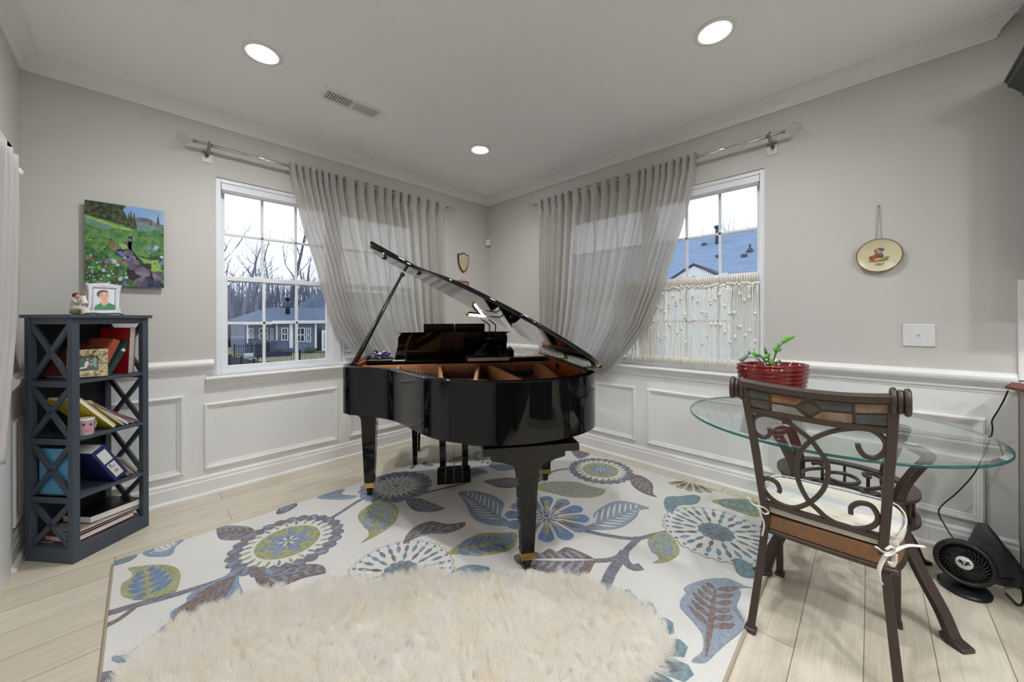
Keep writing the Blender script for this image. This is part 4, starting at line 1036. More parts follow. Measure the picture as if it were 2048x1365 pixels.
def tiles():
    m = bpy.data.materials.new('white subway tile'); m.use_nodes = True; nt = m.node_tree; b = nt.nodes['Principled BSDF']
    tc = nt.nodes.new('ShaderNodeTexCoord'); mp = nt.nodes.new('ShaderNodeMapping'); mp.inputs['Rotation'].default_value = (PI/2,0,PI/2)
    br = nt.nodes.new('ShaderNodeTexBrick'); br.inputs['Scale'].default_value = 1; br.inputs['Brick Width'].default_value = .16; br.inputs['Row Height'].default_value = .079; br.inputs['Mortar Size'].default_value = .0025
    br.inputs['Color1'].default_value = rgb(226,226,226); br.inputs['Color2'].default_value = rgb(222,222,223); br.inputs['Mortar'].default_value = rgb(170,170,170)
    nt.links.new(tc.outputs['Object'], mp.inputs['Vector']); 
    cx = nt.nodes.new('ShaderNodeSeparateXYZ'); cb_ = nt.nodes.new('ShaderNodeCombineXYZ'); nt.links.new(tc.outputs['Object'], cx.inputs[0]); nt.links.new(cx.outputs['Y'], cb_.inputs['X']); nt.links.new(cx.outputs['Z'], cb_.inputs['Y'])
    nt.links.new(cb_.outputs[0], br.inputs['Vector']); nt.links.new(br.outputs['Color'], b.inputs['Base Color']); b.inputs['Roughness'].default_value = .12; nt.nodes.remove(mp)
    return m
struct('wall_backsplash', MB().box((-.008,-6.5,.93), (0,KE+.002,1.42)), tiles())
bc_ = thing('base_cabinet', 'charcoal base kitchen cabinet under the white counter', 'cabinet', (-.3,-5.0,0))
part('carcass', MB().box((-.60,-5.9,.10), (-.007,KE-.002,.885)), M_cab, bc_, .002); part('toe_kick', MB().box((-.53,-5.9,0), (-.007,KE-.01,.10)), M_cab, bc_)
for k in range(4):
    y0 = KE-.01-k*.49; part('door', MB().box((-.622,y0-.478,.115), (-.60,y0,.70)), M_cab, bc_, .003); part('drawer', MB().box((-.622,y0-.478,.715), (-.60,y0,.875)), M_cab, bc_, .003)
single('countertop', MB().box((-.645,-5.9,.886), (-.009,KE+.028,.925)), mat('white quartz', rgb(222,221,219), .2), 'white quartz kitchen countertop at the right edge', 'countertop', bevel=.004)
bd0 = onz(2010,778,.926); dirv = Vector((.55,-.83,0)).normalized(); dv2 = Vector((.83,.55,0)); 
b1, b2 = onz(2060,746,.926), onz(2060,787,.926)
b1 = bd0 + (b1-bd0).normalized()*.20; b2 = bd0 + (b2-bd0).normalized()*.34
P = [bd0, b1, b1+(b2-bd0), b2]
single('cutting_board', MB().prism([(p.x,p.y) for p in P], lambda a,b,w: (a,b,w), .926, .938), mat('reddish brown board', rgb(112,58,42), .55, noise=(20,.12)), 'reddish brown board with its corner overhanging the white counter', 'board', bevel=.002)

# far kitchen and doors behind the camera (seen only as reflections; left wall cabinets placed to darken them)
M_pan = mat('near black navy cabinet paint', rgb(34,37,46), .4)
for k in range(4):
    y = -4.35-k*.80
    c = thing('pantry_cabinet', ('first','second','third','fourth')[k] + ' tall charcoal pantry cabinet along the left wall behind the camera', 'cabinet', (-3.2,y-.36,0), 0, 'tall pantry cabinets')
    part('carcass', MB().box((X0+.002,y-.72,0), (-2.95,y,2.3)), M_pan, c, .003)
    for j, (z0, z1) in enumerate(((.12,1.3),(1.32,2.28))): part('door', MB().box((-2.95,y-.712,z0), (-2.93,y-.008,z1)), M_pan, c, .004)
c = thing('dark_reflection_cabinet', 'shallow tall dark cabinet added behind the camera to darken piano reflections', 'cabinet', (X0+.14,-3.9,0))  # added out of view so the piano's tail mirrors something dark
part('carcass', MB().box((X0+.002,-4.33,0), (X0+.28,-3.48,2.25)), M_pan, c, .003)
for k in range(2): part('door', MB().box((X0+.28,-4.32+k*.425,.08), (X0+.298,-3.91+k*.425,2.22)), M_pan, c, .004)
isl = thing('kitchen_island', 'dark kitchen island behind the camera', 'island', (-1.9,-5.4,0))
part('body', MB().box((-2.55,-5.85,0), (-1.25,-5.15,.88)), M_cab, isl, .003); part('top', MB().box((-2.60,-5.90,.88), (-1.20,-5.0,.92)), MATS['white quartz'], isl, .004)
mb = MB().box((-1.25,-8.0,0), (-.40,-7.97,2.05)); d2 = struct('door_2', mb, M_white, .003)
mb = MB()
for j in range(2): mb.rectframe(pan, -1.15, -.50, .2+j*.95, 1.0+j*.95, lambda a,b,h: (a, -7.97+h, b))
struct('door_panels', mb, M_white, None, d2)

# ------------------------------------------------------------------ curtain rods
M_nick = mat('brushed nickel', rgb(150,146,140), .5, metal=.9)
def rod(name, label, f, a_out, a_in, z, off=.085):
    """f(a, z, h): wall frame. a_out = end with bracket in view, a_in = end by the room corner"""
    s = 1 if a_in > a_out else -1
    t = thing(name, label, 'curtain rod', tuple(f((a_out+a_in)/2, z, 0)), 0, 'chrome curtain rods')
    P = lambda a, dz=0, h=off: Vector(f(a, z+dz, h))
    part('rod', MB().tube([P(a_out-s*.01), P(a_out+s*1.0)], .0125, 14).tube([P(a_out+s*1.0), P(a_in)], .0105, 14), M_chrome, t)
    for a, dr in ((a_out, -s), (a_in, s)):
        ax = Vector(f(1,0,0)) - Vector(f(0,0,0)); nn = Vector(f(0,0,1)) - Vector(f(0,0,0))
        prof = [(.0001,0),(.016,0),(.018,.012),(.013,.018),(.017,.024),(.030,.034),(.036,.050),(.034,.066),(.024,.078),(.012,.088),(.004,.094),(.0001,.096)]
        part('finial', MB().lathe(prof, 20, lambda x,y,zz,a=a,dr=dr: P(a)+ax*dr*(zz+.004)+nn*x+Vector((0,0,y))), M_acryl, t)
    for a in (a_out+s*.075, a_in-s*.06):
        mb = MB().box(f(a-.030, z-.100, 0), f(a+.030, z-.022, .005)); mb.tube([P(a,-.050,.004), P(a,-.044,.05), P(a,-.018,off), P(a,0,off)], .009, 10)
        mb.tube([P(a-.007), P(a+.007)], .019, 16); mb.ball(P(a,.020), .008, 8, 6)
        part('bracket', mb, M_nick, t)
    return t
rod('curtain_rod', 'chrome curtain rod with clear finial above the window beside the meadow picture', fA, -2.770, -.665, 2.470)
rod('curtain_rod', 'chrome curtain rod with clear finial above the window with knotted fringe', fB, -2.985, -.845, 2.462)

# ------------------------------------------------------------------ swept-back linen curtains
def curtain(label, f, free, fixed, z_top, off=.085, seed=1):
    """free = [(a, z)] along the pulled-back leading edge from the rod to the tie, fixed = the hanging edge"""
    NT, NS = 56, 420
    zs = [z_top + .030 - (z_top + .030 - .74)*i/(NT-1) for i in range(NT)]
    def at(poly, z):
        if z >= poly[0][1]: return poly[0][0]
        for (a0, z0), (a1, z1) in zip(poly, poly[1:]):
            if z <= z0 and z >= z1: return a0 + (a1-a0)*(z0-z)/(z0-z1)
        return poly[-1][0]
    rnd = random.Random(seed); rows = []
    # pleat boundaries along the cloth: tight near the leading edge, wider toward the hanging edge
    bp = [0.0]
    for k in range(8): bp.append(bp[-1] + rnd.uniform(.030,.042))
    while bp[-1] < .97: bp.append(bp[-1] + rnd.uniform(.050,.078))
    bp[-1] = 1.0; nf = len(bp)-1; am = [rnd.uniform(.7,1.2) for _ in range(nf)]; sk_ = [rnd.uniform(-.16,.16) for _ in range(nf)]
    W0 = abs(at(fixed, z_top) - at(free, z_top))
    for i, z in enumerate(zs):
        q = (z_top+.030-z)/(z_top+.030-.74); xl, xr = at(free, z), at(fixed, z); row = []; sq = abs(xr-xl)/W0
        for j in range(NS):
            s = j/(NS-1); k = 0
            while k < nf-1 and s > bp[k+1]: k += 1
            w = (s-bp[k])/(bp[k+1]-bp[k]); wid = (bp[k+1]-bp[k])*W0; a = xl + (xr-xl)*s
            ww = w + sk_[k]*q*math.sin(PI*w)
            groove = math.exp(-((min(w, 1-w))/.13)**2)
            soft = .5 - .5*math.cos(2*PI*ww); sub2 = .18*math.sin(6*PI*ww+k)*min(1, q*4)
            amp = (.040*am[k]) * (1.15 - .25*s) * min(1.6, .55 + wid*7)
            hh = -amp*1.1*groove + .5*amp
            hb_ = amp*(soft-.55 + sub2*.5)*(1.25 if sq > .8 else 1.25+.5*(1-sq))
            b_ = min(1, max(0, (q-.055)/.06)); h = off + .012 + hh*(1-b_) + hb_*b_ + .012*q
            if .05 < q < .075: h -= .008                   # stitched line under the rod pocket
            row.append(f(a, z, h))
        rows.append(row)
    mb = MB(); cut = 4
    mb.grid(rows, 0, True)
    o = single('linen_curtain', mb, M_curt, label, 'curtain', 'swept back linen curtains', fix=False)
    hd = MB(); sub = [[tuple(Vector(p)+Vector(f(0,0,.0022))-Vector(f(0,0,0))) for p in r] for r in rows[0:4]]; hd.grid(sub, 0, True)
    L_ = ORG[o.name][0]; hd.v = [(p[0]-L_.x,p[1]-L_.y,p[2]-L_.z) for p in hd.v]
    h = build('header_tape', hd, M_curth); h.parent = o; ORG[h.name] = ORG[o.name]
    return o
M_curth = sheer('doubled linen heading', rgb(208,202,196), .02)
cA = [(-2.203,2.457),(-2.147,2.187),(-2.104,2.001),(-2.017,1.722),(-1.958,1.479),(-1.895,1.26),(-1.796,1.072),(-1.694,.924),(-1.55,.80),(-1.45,.74)]
curtain('sheer linen curtain drawn aside over the window beside the meadow picture', fA, cA, [(-.695,2.5),(-.70,1.3),(-.70,.74)], 2.470, seed=4)
cB = [(-2.458,2.453),(-2.409,2.179),(-2.347,1.969),(-2.269,1.725),(-2.187,1.471),(-2.065,1.187),(-1.922,.993),(-1.767,.821),(-1.66,.74)]
curtain('sheer linen curtain drawn aside over the window with knotted fringe', fB, cB, [(-.885,2.5),(-.90,1.3),(-.91,.74)], 2.462, seed=9)

# heavy drape on the left wall
t = thing('curtain_rod', 'white curtain rod with pale knob holding the grey drape at the left edge', 'curtain rod', (X0+.075,-1.1,1.91))
rz = onx(30,343,X0+.075); ry0 = rz.y
part('rod', MB().tube([(X0+.075,ry0-.03,rz.z),(X0+.075,-2.2,rz.z)], .012, 12), M_outlet, t)
part('finial', MB().lathe([(.0001,.05),(.016,.045),(.024,.03),(.020,.012),(.010,.0),(.010,-.02)], 16, lambda x,y,z: (X0+.075+x, ry0-.03+z, rz.z+y)), mat('pale stone knob', rgb(214,210,198), .5), t)
part('bracket', MB().tube([(X0,ry0-.14,rz.z-.01),(X0+.075,ry0-.14,rz.z-.002)], .009, 8), M_outlet, t)
edge = [(26,310),(27,420),(25,520),(22,620),(19,690),(11,775),(3,860),(-4,930)]
le = [onx(u, v, X0+.10) for u, v in edge]; rows = []
for i, p in enumerate(catmull(le, 6)):
    row = []; q = i/48
    for j in range(60):
        s = j/59; y = p.y - .03 - s*(.62+.1*q) ; w = s*7
        row.append((X0+.085+.032*math.sin(2*PI*w+.5+1.2*q)*(1-.2*s) , y+.03 - .0, p.z))
    rows.append(row)
mb = MB().grid(rows, 0, True)
o = single('grey_drape', mb, M_curtl, 'heavy grey drape hanging at the left edge of the picture', 'curtain', fix=False)
md = o.modifiers.new('thick', 'SOLIDIFY'); md.thickness = .004

# ------------------------------------------------------------------ knotted cord fringe in the right window
M_cord = mat('ecru cotton cord', rgb(240,234,222), .95)
fr = thing('macrame_fringe', 'ecru knotted macrame cord fringe hanging in the right window', 'window fringe', (.0,-2.4,.86))
ya, yb, zt = -1.84, -2.835, 1.548
part('tension_rod', MB().tube([(-.012, BY1+.034, zt), (-.012, -1.60, zt)], .008, 10), M_chrome, fr)
rnd = random.Random(11)
hd, cd, kn, fz = MB(), MB(), MB(), MB()
nc = 64
for k in range(nc):
    y = ya + (yb-ya)*(k+.5)/nc; x = -.016 + rnd.uniform(-.006,.006)
    # loop over the rod and larks-head
    for d in (-.003, .003):
        hd.tube([(-.001, y+d, zt-.03), (-.006, y+d, zt+.006), (-.018, y+d, zt+.009), (-.024, y+d, zt-.01), (-.020, y+d+rnd.uniform(-.002,.002), zt-.055)], .0036, 5)
    hd.ball((-.021, y, zt-.058+rnd.uniform(-.010,.008)), .0105, 7, 5); hd.ball((-.016, y+.008, zt-.075+rnd.uniform(-.010,.008)), .0075, 7, 5)
    for s in (-1, 1):
        P = [(x, y+s*.003, zt-.055)]; zc = zt-.055; yy = y+s*.0035
        while zc > .905:
            zc -= rnd.uniform(.045,.075); P.append((x+rnd.uniform(-.004,.004), yy+rnd.uniform(-.0035,.0035), zc))
        P[-1] = (P[-1][0], P[-1][1], .872+rnd.uniform(0,.012))
        cd.tube(P, .0027, 5)
        e = P[-1]
        for q in range(3): fz.tube([(e[0],e[1],e[2]+.06), (e[0]+rnd.uniform(-.006,.006), e[1]+rnd.uniform(-.008,.008), e[2]+.025), (e[0]+rnd.uniform(-.008,.008), e[1]+rnd.uniform(-.010,.010), e[2]-.018)], [.0022,.0016,.0008], 4)
    if k % 2 == 0 and rnd.random() < .95:
        z0 = rnd.choice((1.36,1.30,1.25,1.40)) + rnd.uniform(-.03,.03)
        for q in range(rnd.choice((1,1,2))): kn.ball((x-.006, y+.002, z0-q*.022), .0110, 7, 5, 0, 1, 1.05, 1.2)
        if rnd.random() < .7: kn.ball((x-.006, y-.001, z0-rnd.uniform(.16,.26)), .0105, 7, 5, 0, 1, 1.05, 1.3)
part('loop_heading', hd, M_cord, fr); o = part('hanging_cords', cd, M_cord, fr); o['kind'] = 'stuff'
o = part('knots', kn, M_cord, fr); o['kind'] = 'stuff'; o = part('frayed_ends', fz, M_cord, fr); o['kind'] = 'stuff'

# ------------------------------------------------------------------ wall art
# meadow stream print floating off the back wall
pic = thing('picture', 'unframed mountain meadow and stream picture on the back wall', 'picture', (-3.09,-.03,1.47))
q00, q10, q11, q01 = ony(167,571,-.034), ony(326,574.5,-.034), ony(329.5,424,-.034), ony(171.5,399,-.034)
pxl, pxr, pzb, pzt = (q00.x+q01.x)/2, (q10.x+q11.x)/2, (q00.z+q10.z)/2, (q11.z+q01.z)/2
part('panel', MB().box((pxl,-.033,pzb), (pxr,-.028,pzt)), mat('dark panel edge', rgb(40,44,44), .4), pic)
part('cleat', MB().box((pxl+.05,-.028,pzb+.06), (pxr-.05,-.0,pzt-.06)), M_wall, pic)
pm_ = {}
def PM(n, a, b, s, lo=.4, hi=.6, nz=.18):
    pm_[n] = mat('print '+n, rgb(*a), .45, mix=(s, rgb(*b), lo, hi), noise=(s*2.3, nz)); return pm_[n]
mats = [PM('sky',(120,160,205),(150,178,210),3), PM('grass',(60,112,54),(98,142,78),28), PM('conifers',(24,32,24),(76,84,44),46,.44,.6), PM('mountain',(84,90,110),(120,112,110),22), PM('haze',(110,130,140),(96,140,110),20),
        PM('deep',(34,72,40),(74,130,60),26), PM('stream',(30,34,56),(52,62,96),24), PM('rock',(132,122,140),(86,74,88),22), PM('water blue',(66,92,168),(96,120,190),24), PM('white',(205,205,212),(180,184,200),40), PM('red',(190,52,46),(170,70,56),40), PM('dark',(26,24,30),(44,38,44),20), PM('lime',(128,160,70),(160,180,96),24), PM('blue',(88,110,180),(120,140,190),30)]
lay = [0]
mb = MB()
def Pq(u, v): return (pxl+(pxr-pxl)*u, pzt-(pzt-pzb)*v)
def pp_(poly, mi):
    lay[0] += 1; y = -.0332 - lay[0]*.000006
    mb.add([(Pq(*p)[0], y, Pq(*p)[1]) for p in poly], [tuple(range(len(poly)))], mi)
def blob(u, v, r, mi, n=9, e=1.4, seed=0):
    rr = random.Random(seed*97+int(u*1e4)); pp_([(u+r*e*math.cos(2*PI*k/n)*rr.uniform(.8,1.15), v+r*math.sin(2*PI*k/n)*rr.uniform(.75,1.15)) for k in range(n)], mi)
pp_([(0,0),(1,0),(1,.3),(0,.3)], 0); pp_([(.5,.22),(.58,.15),(.66,.12),(.76,.12),(.84,.135),(.9,.17),(1,.18),(1,.3),(.5,.3)], 3); pp_([(.56,.30),(.6,.2),(.72,.17),(.85,.2),(.95,.25),(1,.22),(1,.32),(.5,.32)], 4)
pp_([(0,.0),(.5,.0),(.46,.06),(.52,.16),(.56,.26),(.3,.24),(0,.18)], 2)
rr = random.Random(5)
for u, w, t0_, b0 in ((.56,.06,.05,.28),(.60,.05,.07,.28),(.53,.05,.08,.26),(.92,.025,.035,.19),(.82,.02,.12,.2)):
    pts = [(u,t0_)]; 
    for k in range(1,7): pts += [(u+w*k/6*(1 if k % 2 else .7), t0_+(b0-t0_)*k/6)]
    for k in range(6,0,-1): pts += [(u-w*k/6*(1 if k % 2 else .7), t0_+(b0-t0_)*k/6)]
    pp_(pts, 2)
pp_([(0,.17),(.25,.21),(.5,.25),(.62,.29),(.8,.285),(1,.22),(1,1),(0,1)], 1)
pp_([(0,.18),(.22,.22),(.42,.26),(.62,.30),(.45,.30),(.2,.27),(0,.23)], 12); pp_([(0,.21),(.25,.26),(.38,.30),(.2,.33),(.05,.29),(0,.27)], 4); pp_([(.62,.31),(.8,.30),(1,.25),(1,.34),(.8,.37),(.65,.35)], 5)
pp_([(0,.55),(.2,.6),(.42,.72),(.55,.85),(.62,1),(0,1)], 5); pp_([(.62,.60),(.78,.62),(1,.55),(1,.84),(.9,.86),(.78,.76)], 5); pp_([(.66,.62),(.8,.66),(.93,.64),(.98,.80),(.84,.80)], 12)
pp_([(.52,.38),(.58,.37),(.55,.43),(.50,.47),(.44,.50),(.38,.56),(.36,.61),(.46,.66),(.54,.71),(.50,.80),(.52,.90),(.60,.95),(.64,1),(1,1),(1,.96),(.86,.86),(.80,.76),(.70,.69),(.64,.62),(.58,.55),(.55,.48),(.54,.43)], 11)
pp_([(.37,.58),(.44,.57),(.5,.64),(.6,.67),(.55,.70),(.46,.66)], 8); pp_([(.68,.70),(.78,.74),(.80,.82),(.88,.9),(.98,1),(.72,1),(.76,.86),(.66,.76)], 6); pp_([(.40,.47),(.50,.48),(.53,.53),(.44,.55)], 12)
for u, v, r, mi in ((.54,.42,.022,7),(.49,.46,.02,7),(.40,.53,.02,7),(.52,.585,.045,7),(.58,.64,.035,7),(.61,.70,.05,7),(.57,.76,.042,7),(.69,.80,.065,7),(.72,.81,.07,7),(.93,.85,.07,7),(.69,.95,.075,7),(.78,.73,.04,11)): blob(u, v, r, mi)
for k in range(230):
    u, v = rr.random(), rr.uniform(.3, 1); 
    if .38 < u < .98 and abs(u-(.5+.3*(v-.5))) < .16+.1*v*(u > .6): continue
    blob(u, v, rr.uniform(.005,.014)*(.5+v), rr.choice((1,5,12,5,5,2,1)), 7, 1.2, k)
for k in range(70):
    u, v = rr.uniform(.02,.55), rr.uniform(.62,.98)
    if u < .5: blob(u, v, rr.uniform(.006,.012), rr.choice((9,9,9,10,13)), 7, 1.2, k+500)
for u, v in ((.06,.68),(.25,.74),(.42,.72),(.5,.69),(.29,.5),(.34,.49),(.33,.53)): blob(u, v, .02, 10, 7, 1.1, 3)
for u, v in ((.28,.88),(.43,.9),(.34,.69),(.36,.71),(.39,.74),(.22,.82),(.42,.92),(.5,.89),(.88,.5),(.9,.48),(.97,.6)): blob(u, v, .02, 9, 7, 1.4, 7)
for u, v in ((.48,.965),(.86,.52),(.8,.5),(.96,.68),(.28,.7)): blob(u, v, .026, 13, 7, 1.3, 9)
# keep every patch inside the panel
mb.v = [(min(max(p[0],pxl),pxr), p[1], min(max(p[2],pzb),pzt)) for p in mb.v]
part('print', mb, mats, pic, fix=False)
# hanging collector plate
pc = Vector((0,-3.423,1.604)); PR = .097
pt = thing('plate', 'cream collector plate dated 1987 hanging on the right wall', 'plate', tuple(pc))
def fp(x, y, z): return (pc.x-.010-z, pc.y-x, pc.z+y)
part('dish', MB().lathe([(.0001,0),(PR*.62,0),(PR*.98,.012),(PR,.015),(PR*.985,.0175),(PR*.92,.014),(PR*.64,.006),(.0001,.005)], 48, fp), mat('cream glazed porcelain', rgb(214,204,168), .25, noise=(20,.05)), pt)
part('rim_band', MB().lathe([(PR*.955,.0165),(PR*.985,.0180),(PR*1.004,.0155),(PR*1.0,.013)], 48, fp, cap=False), mat('brown rim glaze', rgb(120,84,60), .3), pt)
mb = MB(); cols = [mat('glaze '+n, rgb(*c), .4) for n, c in (('rust',(150,90,56)),('blue',(70,90,130)),('skin',(214,158,106)),('plum',(140,80,84)),('olive',(150,140,66)),('slate',(82,86,88)))]
def eb(x, y, rx, ry, mi, z=.0062, rot=0):
    mb.lathe([(.0001,.0012),(.7,.001),(1,0)], 14, lambda a,b,c: fp(x+(a*rx*math.cos(rot)-b*ry*math.sin(rot)), y+(a*rx*math.sin(rot)+b*ry*math.cos(rot)), z+c), mi)
for a in ((-.002,-.030,.042,.007,4,.0062,.05),(-.026,-.012,.016,.015,0,.0066,-.5),(.026,-.018,.017,.009,4,.0068,.35),(-.002,-.004,.017,.022,3,.0066,.1),(-.004,-.022,.020,.009,2,.0072,.2),(.008,-.002,.011,.012,1,.0078,0),(0,.014,.015,.008,4,.0070,.1),(.0,.030,.013,.013,2,.0074,0),(.008,.035,.015,.008,5,.0080,-.35),(-.013,.026,.005,.012,0,.0080,.2)): eb(*a)
part('painted_motif', mb, cols, pt, label='painted figure motif')
def text(s, size, name, m, parent, M4):
    cu = bpy.data.curves.new(name, 'FONT'); cu.body = s; cu.size = size; cu.align_x = 'CENTER'; cu.align_y = 'CENTER'; cu.extrude = .0003
    o_ = bpy.data.objects.new(name, cu); COL.objects.link(o_); bpy.context.view_layer.update()
    me = bpy.data.meshes.new_from_object(o_.evaluated_get(bpy.context.evaluated_depsgraph_get())); bpy.data.objects.remove(o_); me.materials.clear(); me.materials.append(m)
    o = bpy.data.objects.new(name, me); COL.objects.link(o); o.parent = parent; o.matrix_local = M4; ORG[o.name] = ORG[parent.name]
    return o
M4 = Matrix(((0,0,-1,-.0175),(-1,0,0,0),(0,1,0,-.053),(0,0,0,1)))
text('1987', .022, 'year_lettering', cols[3], pt, M4)
mb = MB()
for d in (-.012, .012): mb.tube([(-.006, pc.y+d, pc.z+PR*.96), (-.008, pc.y+d*.25, 1.885)], .0012, 4)
part('hanging_wire', mb, mat('grey wire', rgb(150,146,138), .5), pt)
part('nail', MB().tube([(-.0,pc.y,1.892),(-.016,pc.y,1.896)], .004, 6), M_gold, pt)
# shield plaque and small framed piece near the corner
SHX, SHZ = -.402, 1.905
sh = [(-.075,.10),(-.05,.092),(-.02,.112),(.0,.113),(.02,.112),(.05,.092),(.075,.10),(.078,.05),(.070,-.02),(.045,-.078),(0,-.118),(-.045,-.078),(-.070,-.02),(-.078,.05)]
t = thing('shield_plaque', 'shield shaped wooden plaque with cream face on the back wall', 'plaque', (SHX,-.01,SHZ))
part('board', MB().prism(sh, lambda a,b,w: (SHX+a, -w, SHZ+b), -.003, .018), mat('dark walnut', rgb(62,44,34), .45), t, .003)
part('face', MB().prism([(a*.86,b*.88) for a,b in sh], lambda a,b,w: (SHX+a, -w, SHZ+b), .018, .021), mat('cream brass face', rgb(196,180,146), .35), t, .001)
c = ony(926,575,-.01)
t = thing('framed_sampler', 'small wood framed picture hanging behind the raised piano lid', 'picture', (c.x,-.01,c.z-.06))
part('frame', MB().rectframe([(0,0),(0,.014),(.004,.018),(.022,.014),(.024,0)], c.x-.085, c.x+.085, c.z-.10, c.z+.075, lambda a,b,h: (a,-h,b)), mat('orange brown frame wood', rgb(164,100,58), .4), t)
part('art', MB().box((c.x-.063,-.006,c.z-.078), (c.x+.063,-.003,c.z+.053)), mat('pale sampler', rgb(204,194,176), .8, mix=(40, rgb(176,160,138), .45, .6)), t)
part('string', MB().tube([(c.x-.05,-.006,c.z+.075),(c.x,-.006,c.z+.115),(c.x+.05,-.006,c.z+.075)], .0012, 4), MATS['grey wire'], t)
# ------------------------------------------------------------------ hooked wool rug with flowers and leaves
RX0, RX1, RY0, RY1, RZ = -3.137, -.152, -3.034, -.632, .0115
def wool(name, c, c2=None, s=55):
    return mat(name, rgb(*c), .95, mix=(s, rgb(*(c2 or c)), .42, .60), noise=(240,.14), bump=(420,.5), spec=.15)
rugm = [mat('cream wool', rgb(222,219,214), .95, noise=(300,.05), bump=(380,.55), spec=.12),
        wool('slate wool',(138,136,143),(120,118,126)), wool('steel blue wool',(148,161,180),(132,146,166)), wool('sage wool',(174,174,138),(152,154,116)), wool('teal wool',(136,154,160),(116,136,144)),
        wool('brown wool',(142,128,124),(120,106,104)), wool('blue wool',(126,146,182),(108,130,168)), wool('mauve grey wool',(150,150,160),(126,124,134),30), wool('pale grey blue wool',(154,163,175),(142,151,164)), mat('rug edge binding', rgb(178,164,146), .95, bump=(500,.5))]
CREAM, SLATE, STEEL, SAGE, TEAL, BROWN, BLUE, MAUVE, PALE = range(9)
rug = MB()
def clip(poly):
    for ax, val, sg in ((0,RX0+.006,1),(0,RX1-.006,-1),(1,RY0+.006,1),(1,RY1-.006,-1)):
        out = []
        for i in range(len(poly)):
            a, b = poly[i-1], poly[i]; da, db = sg*(a[ax]-val), sg*(b[ax]-val)
            if (da >= 0) != (db >= 0):
                t = da/(da-db); out.append((a[0]+(b[0]-a[0])*t, a[1]+(b[1]-a[1])*t))
            if db >= 0: out.append(b)
        poly = out
        if len(poly) < 3: return []
    return poly
def patch(poly, mi, lv=1):
    poly = clip([(p[0], p[1]) for p in poly])
    if len(poly) < 3: return
    z = RZ + .0011*lv + 1.2e-6*len(rug.m)/8; n = len(poly)
    vs = [(a,b,z) for a,b in poly] + [(a,b,RZ-.001) for a,b in poly]
    rug.add(vs, [tuple(range(n))] + [(i,n+i,n+(i+1)%n,(i+1)%n) for i in range(n)], mi)
def G(u, v): p = onz(u, v, RZ); return Vector((p.x, p.y, 0))
def smooth(px, n=4): return [(p.x,p.y) for p in catmull([G(*p) for p in px], n, True)]
def lens(a, b, w, bow=0.0, n=6):
    a, b = Vector((a[0],a[1],0)), Vector((b[0],b[1],0)); t = b-a; x = Vector((-t.y,t.x,0)).normalized(); up, dn = [], []
    for i in range(n+1):
        q = i/n; c = a + t*q + x*bow*math.sin(PI*q); h = w*.5*math.sin(PI*min(max(q,.04),.96))**.7; up.append((c+x*h)[:2]); dn.append((c-x*h)[:2])
    return up + dn[::-1]
def width(poly, c, d):
    best = 0; n = len(poly)
    for i in range(n):
        a, b = poly[i-1], poly[i]; ex, ey = b[0]-a[0], b[1]-a[1]; den = d.x*ey - d.y*ex
        if abs(den) < 1e-9: continue
        t = ((a[0]-c.x)*ey - (a[1]-c.y)*ex)/den; s = ((a[0]-c.x)*d.y - (a[1]-c.y)*d.x)/den
        if 0 <= s <= 1 and t > 0: best = t if best == 0 else min(best, t)
    return best
def leaf(px, base, tip, main, vein, nv=6, vw=.018, mid=True, ang=42, fill=.8, q0=.12, q1=.88, midc=None):
    poly = smooth(px); patch(poly, main, 1); a, b = G(*base), G(*tip); t = (b-a); L_ = t.length; t.normalize()
    for k in range(nv):
        q = q0 + (q1-q0)*k/(nv-1); c = a.lerp(b, q)
        for s in (-1, 1):
            an = math.radians(ang)*s; d = Vector((t.x*math.cos(an)-t.y*math.sin(an), t.x*math.sin(an)+t.y*math.cos(an), 0)); w = width(poly, c, d)*fill
            if w < .02: continue
            patch(lens((c+d*.008)[:2], (c+d*w)[:2], vw, .004*s), vein, 2)
    if mid: patch(lens(a[:2], a.lerp(b,.93)[:2], vw*.8), vein if midc is None else midc, 2.2)
def stem(px, w, mi=SLATE, taper=1.0, n=6):
    P = catmull([G(*p) for p in px], n); up, dn = [], []
    for i, p in enumerate(P):
        t = (P[min(i+1,len(P)-1)]-P[max(i-1,0)]).normalized(); x = Vector((-t.y,t.x,0)); h = w*.5*(1+(taper-1)*i/(len(P)-1)); up.append((p+x*h)[:2]); dn.append((p-x*h)[:2])
    for i in range(len(P)-1): patch([up[i],up[i+1],dn[i+1],dn[i]], mi, .9)
def pol(c, r, a): return (c.x+r*math.cos(a), c.y+r*math.sin(a))
def scallop(c, R, n, dep, mi, lv, ph=0):
    patch([pol(c, R*(1-dep+dep*abs(math.cos(n*a/2))), a+ph) for a in [2*PI*k/(n*8) for k in range(n*8)]], mi, lv)
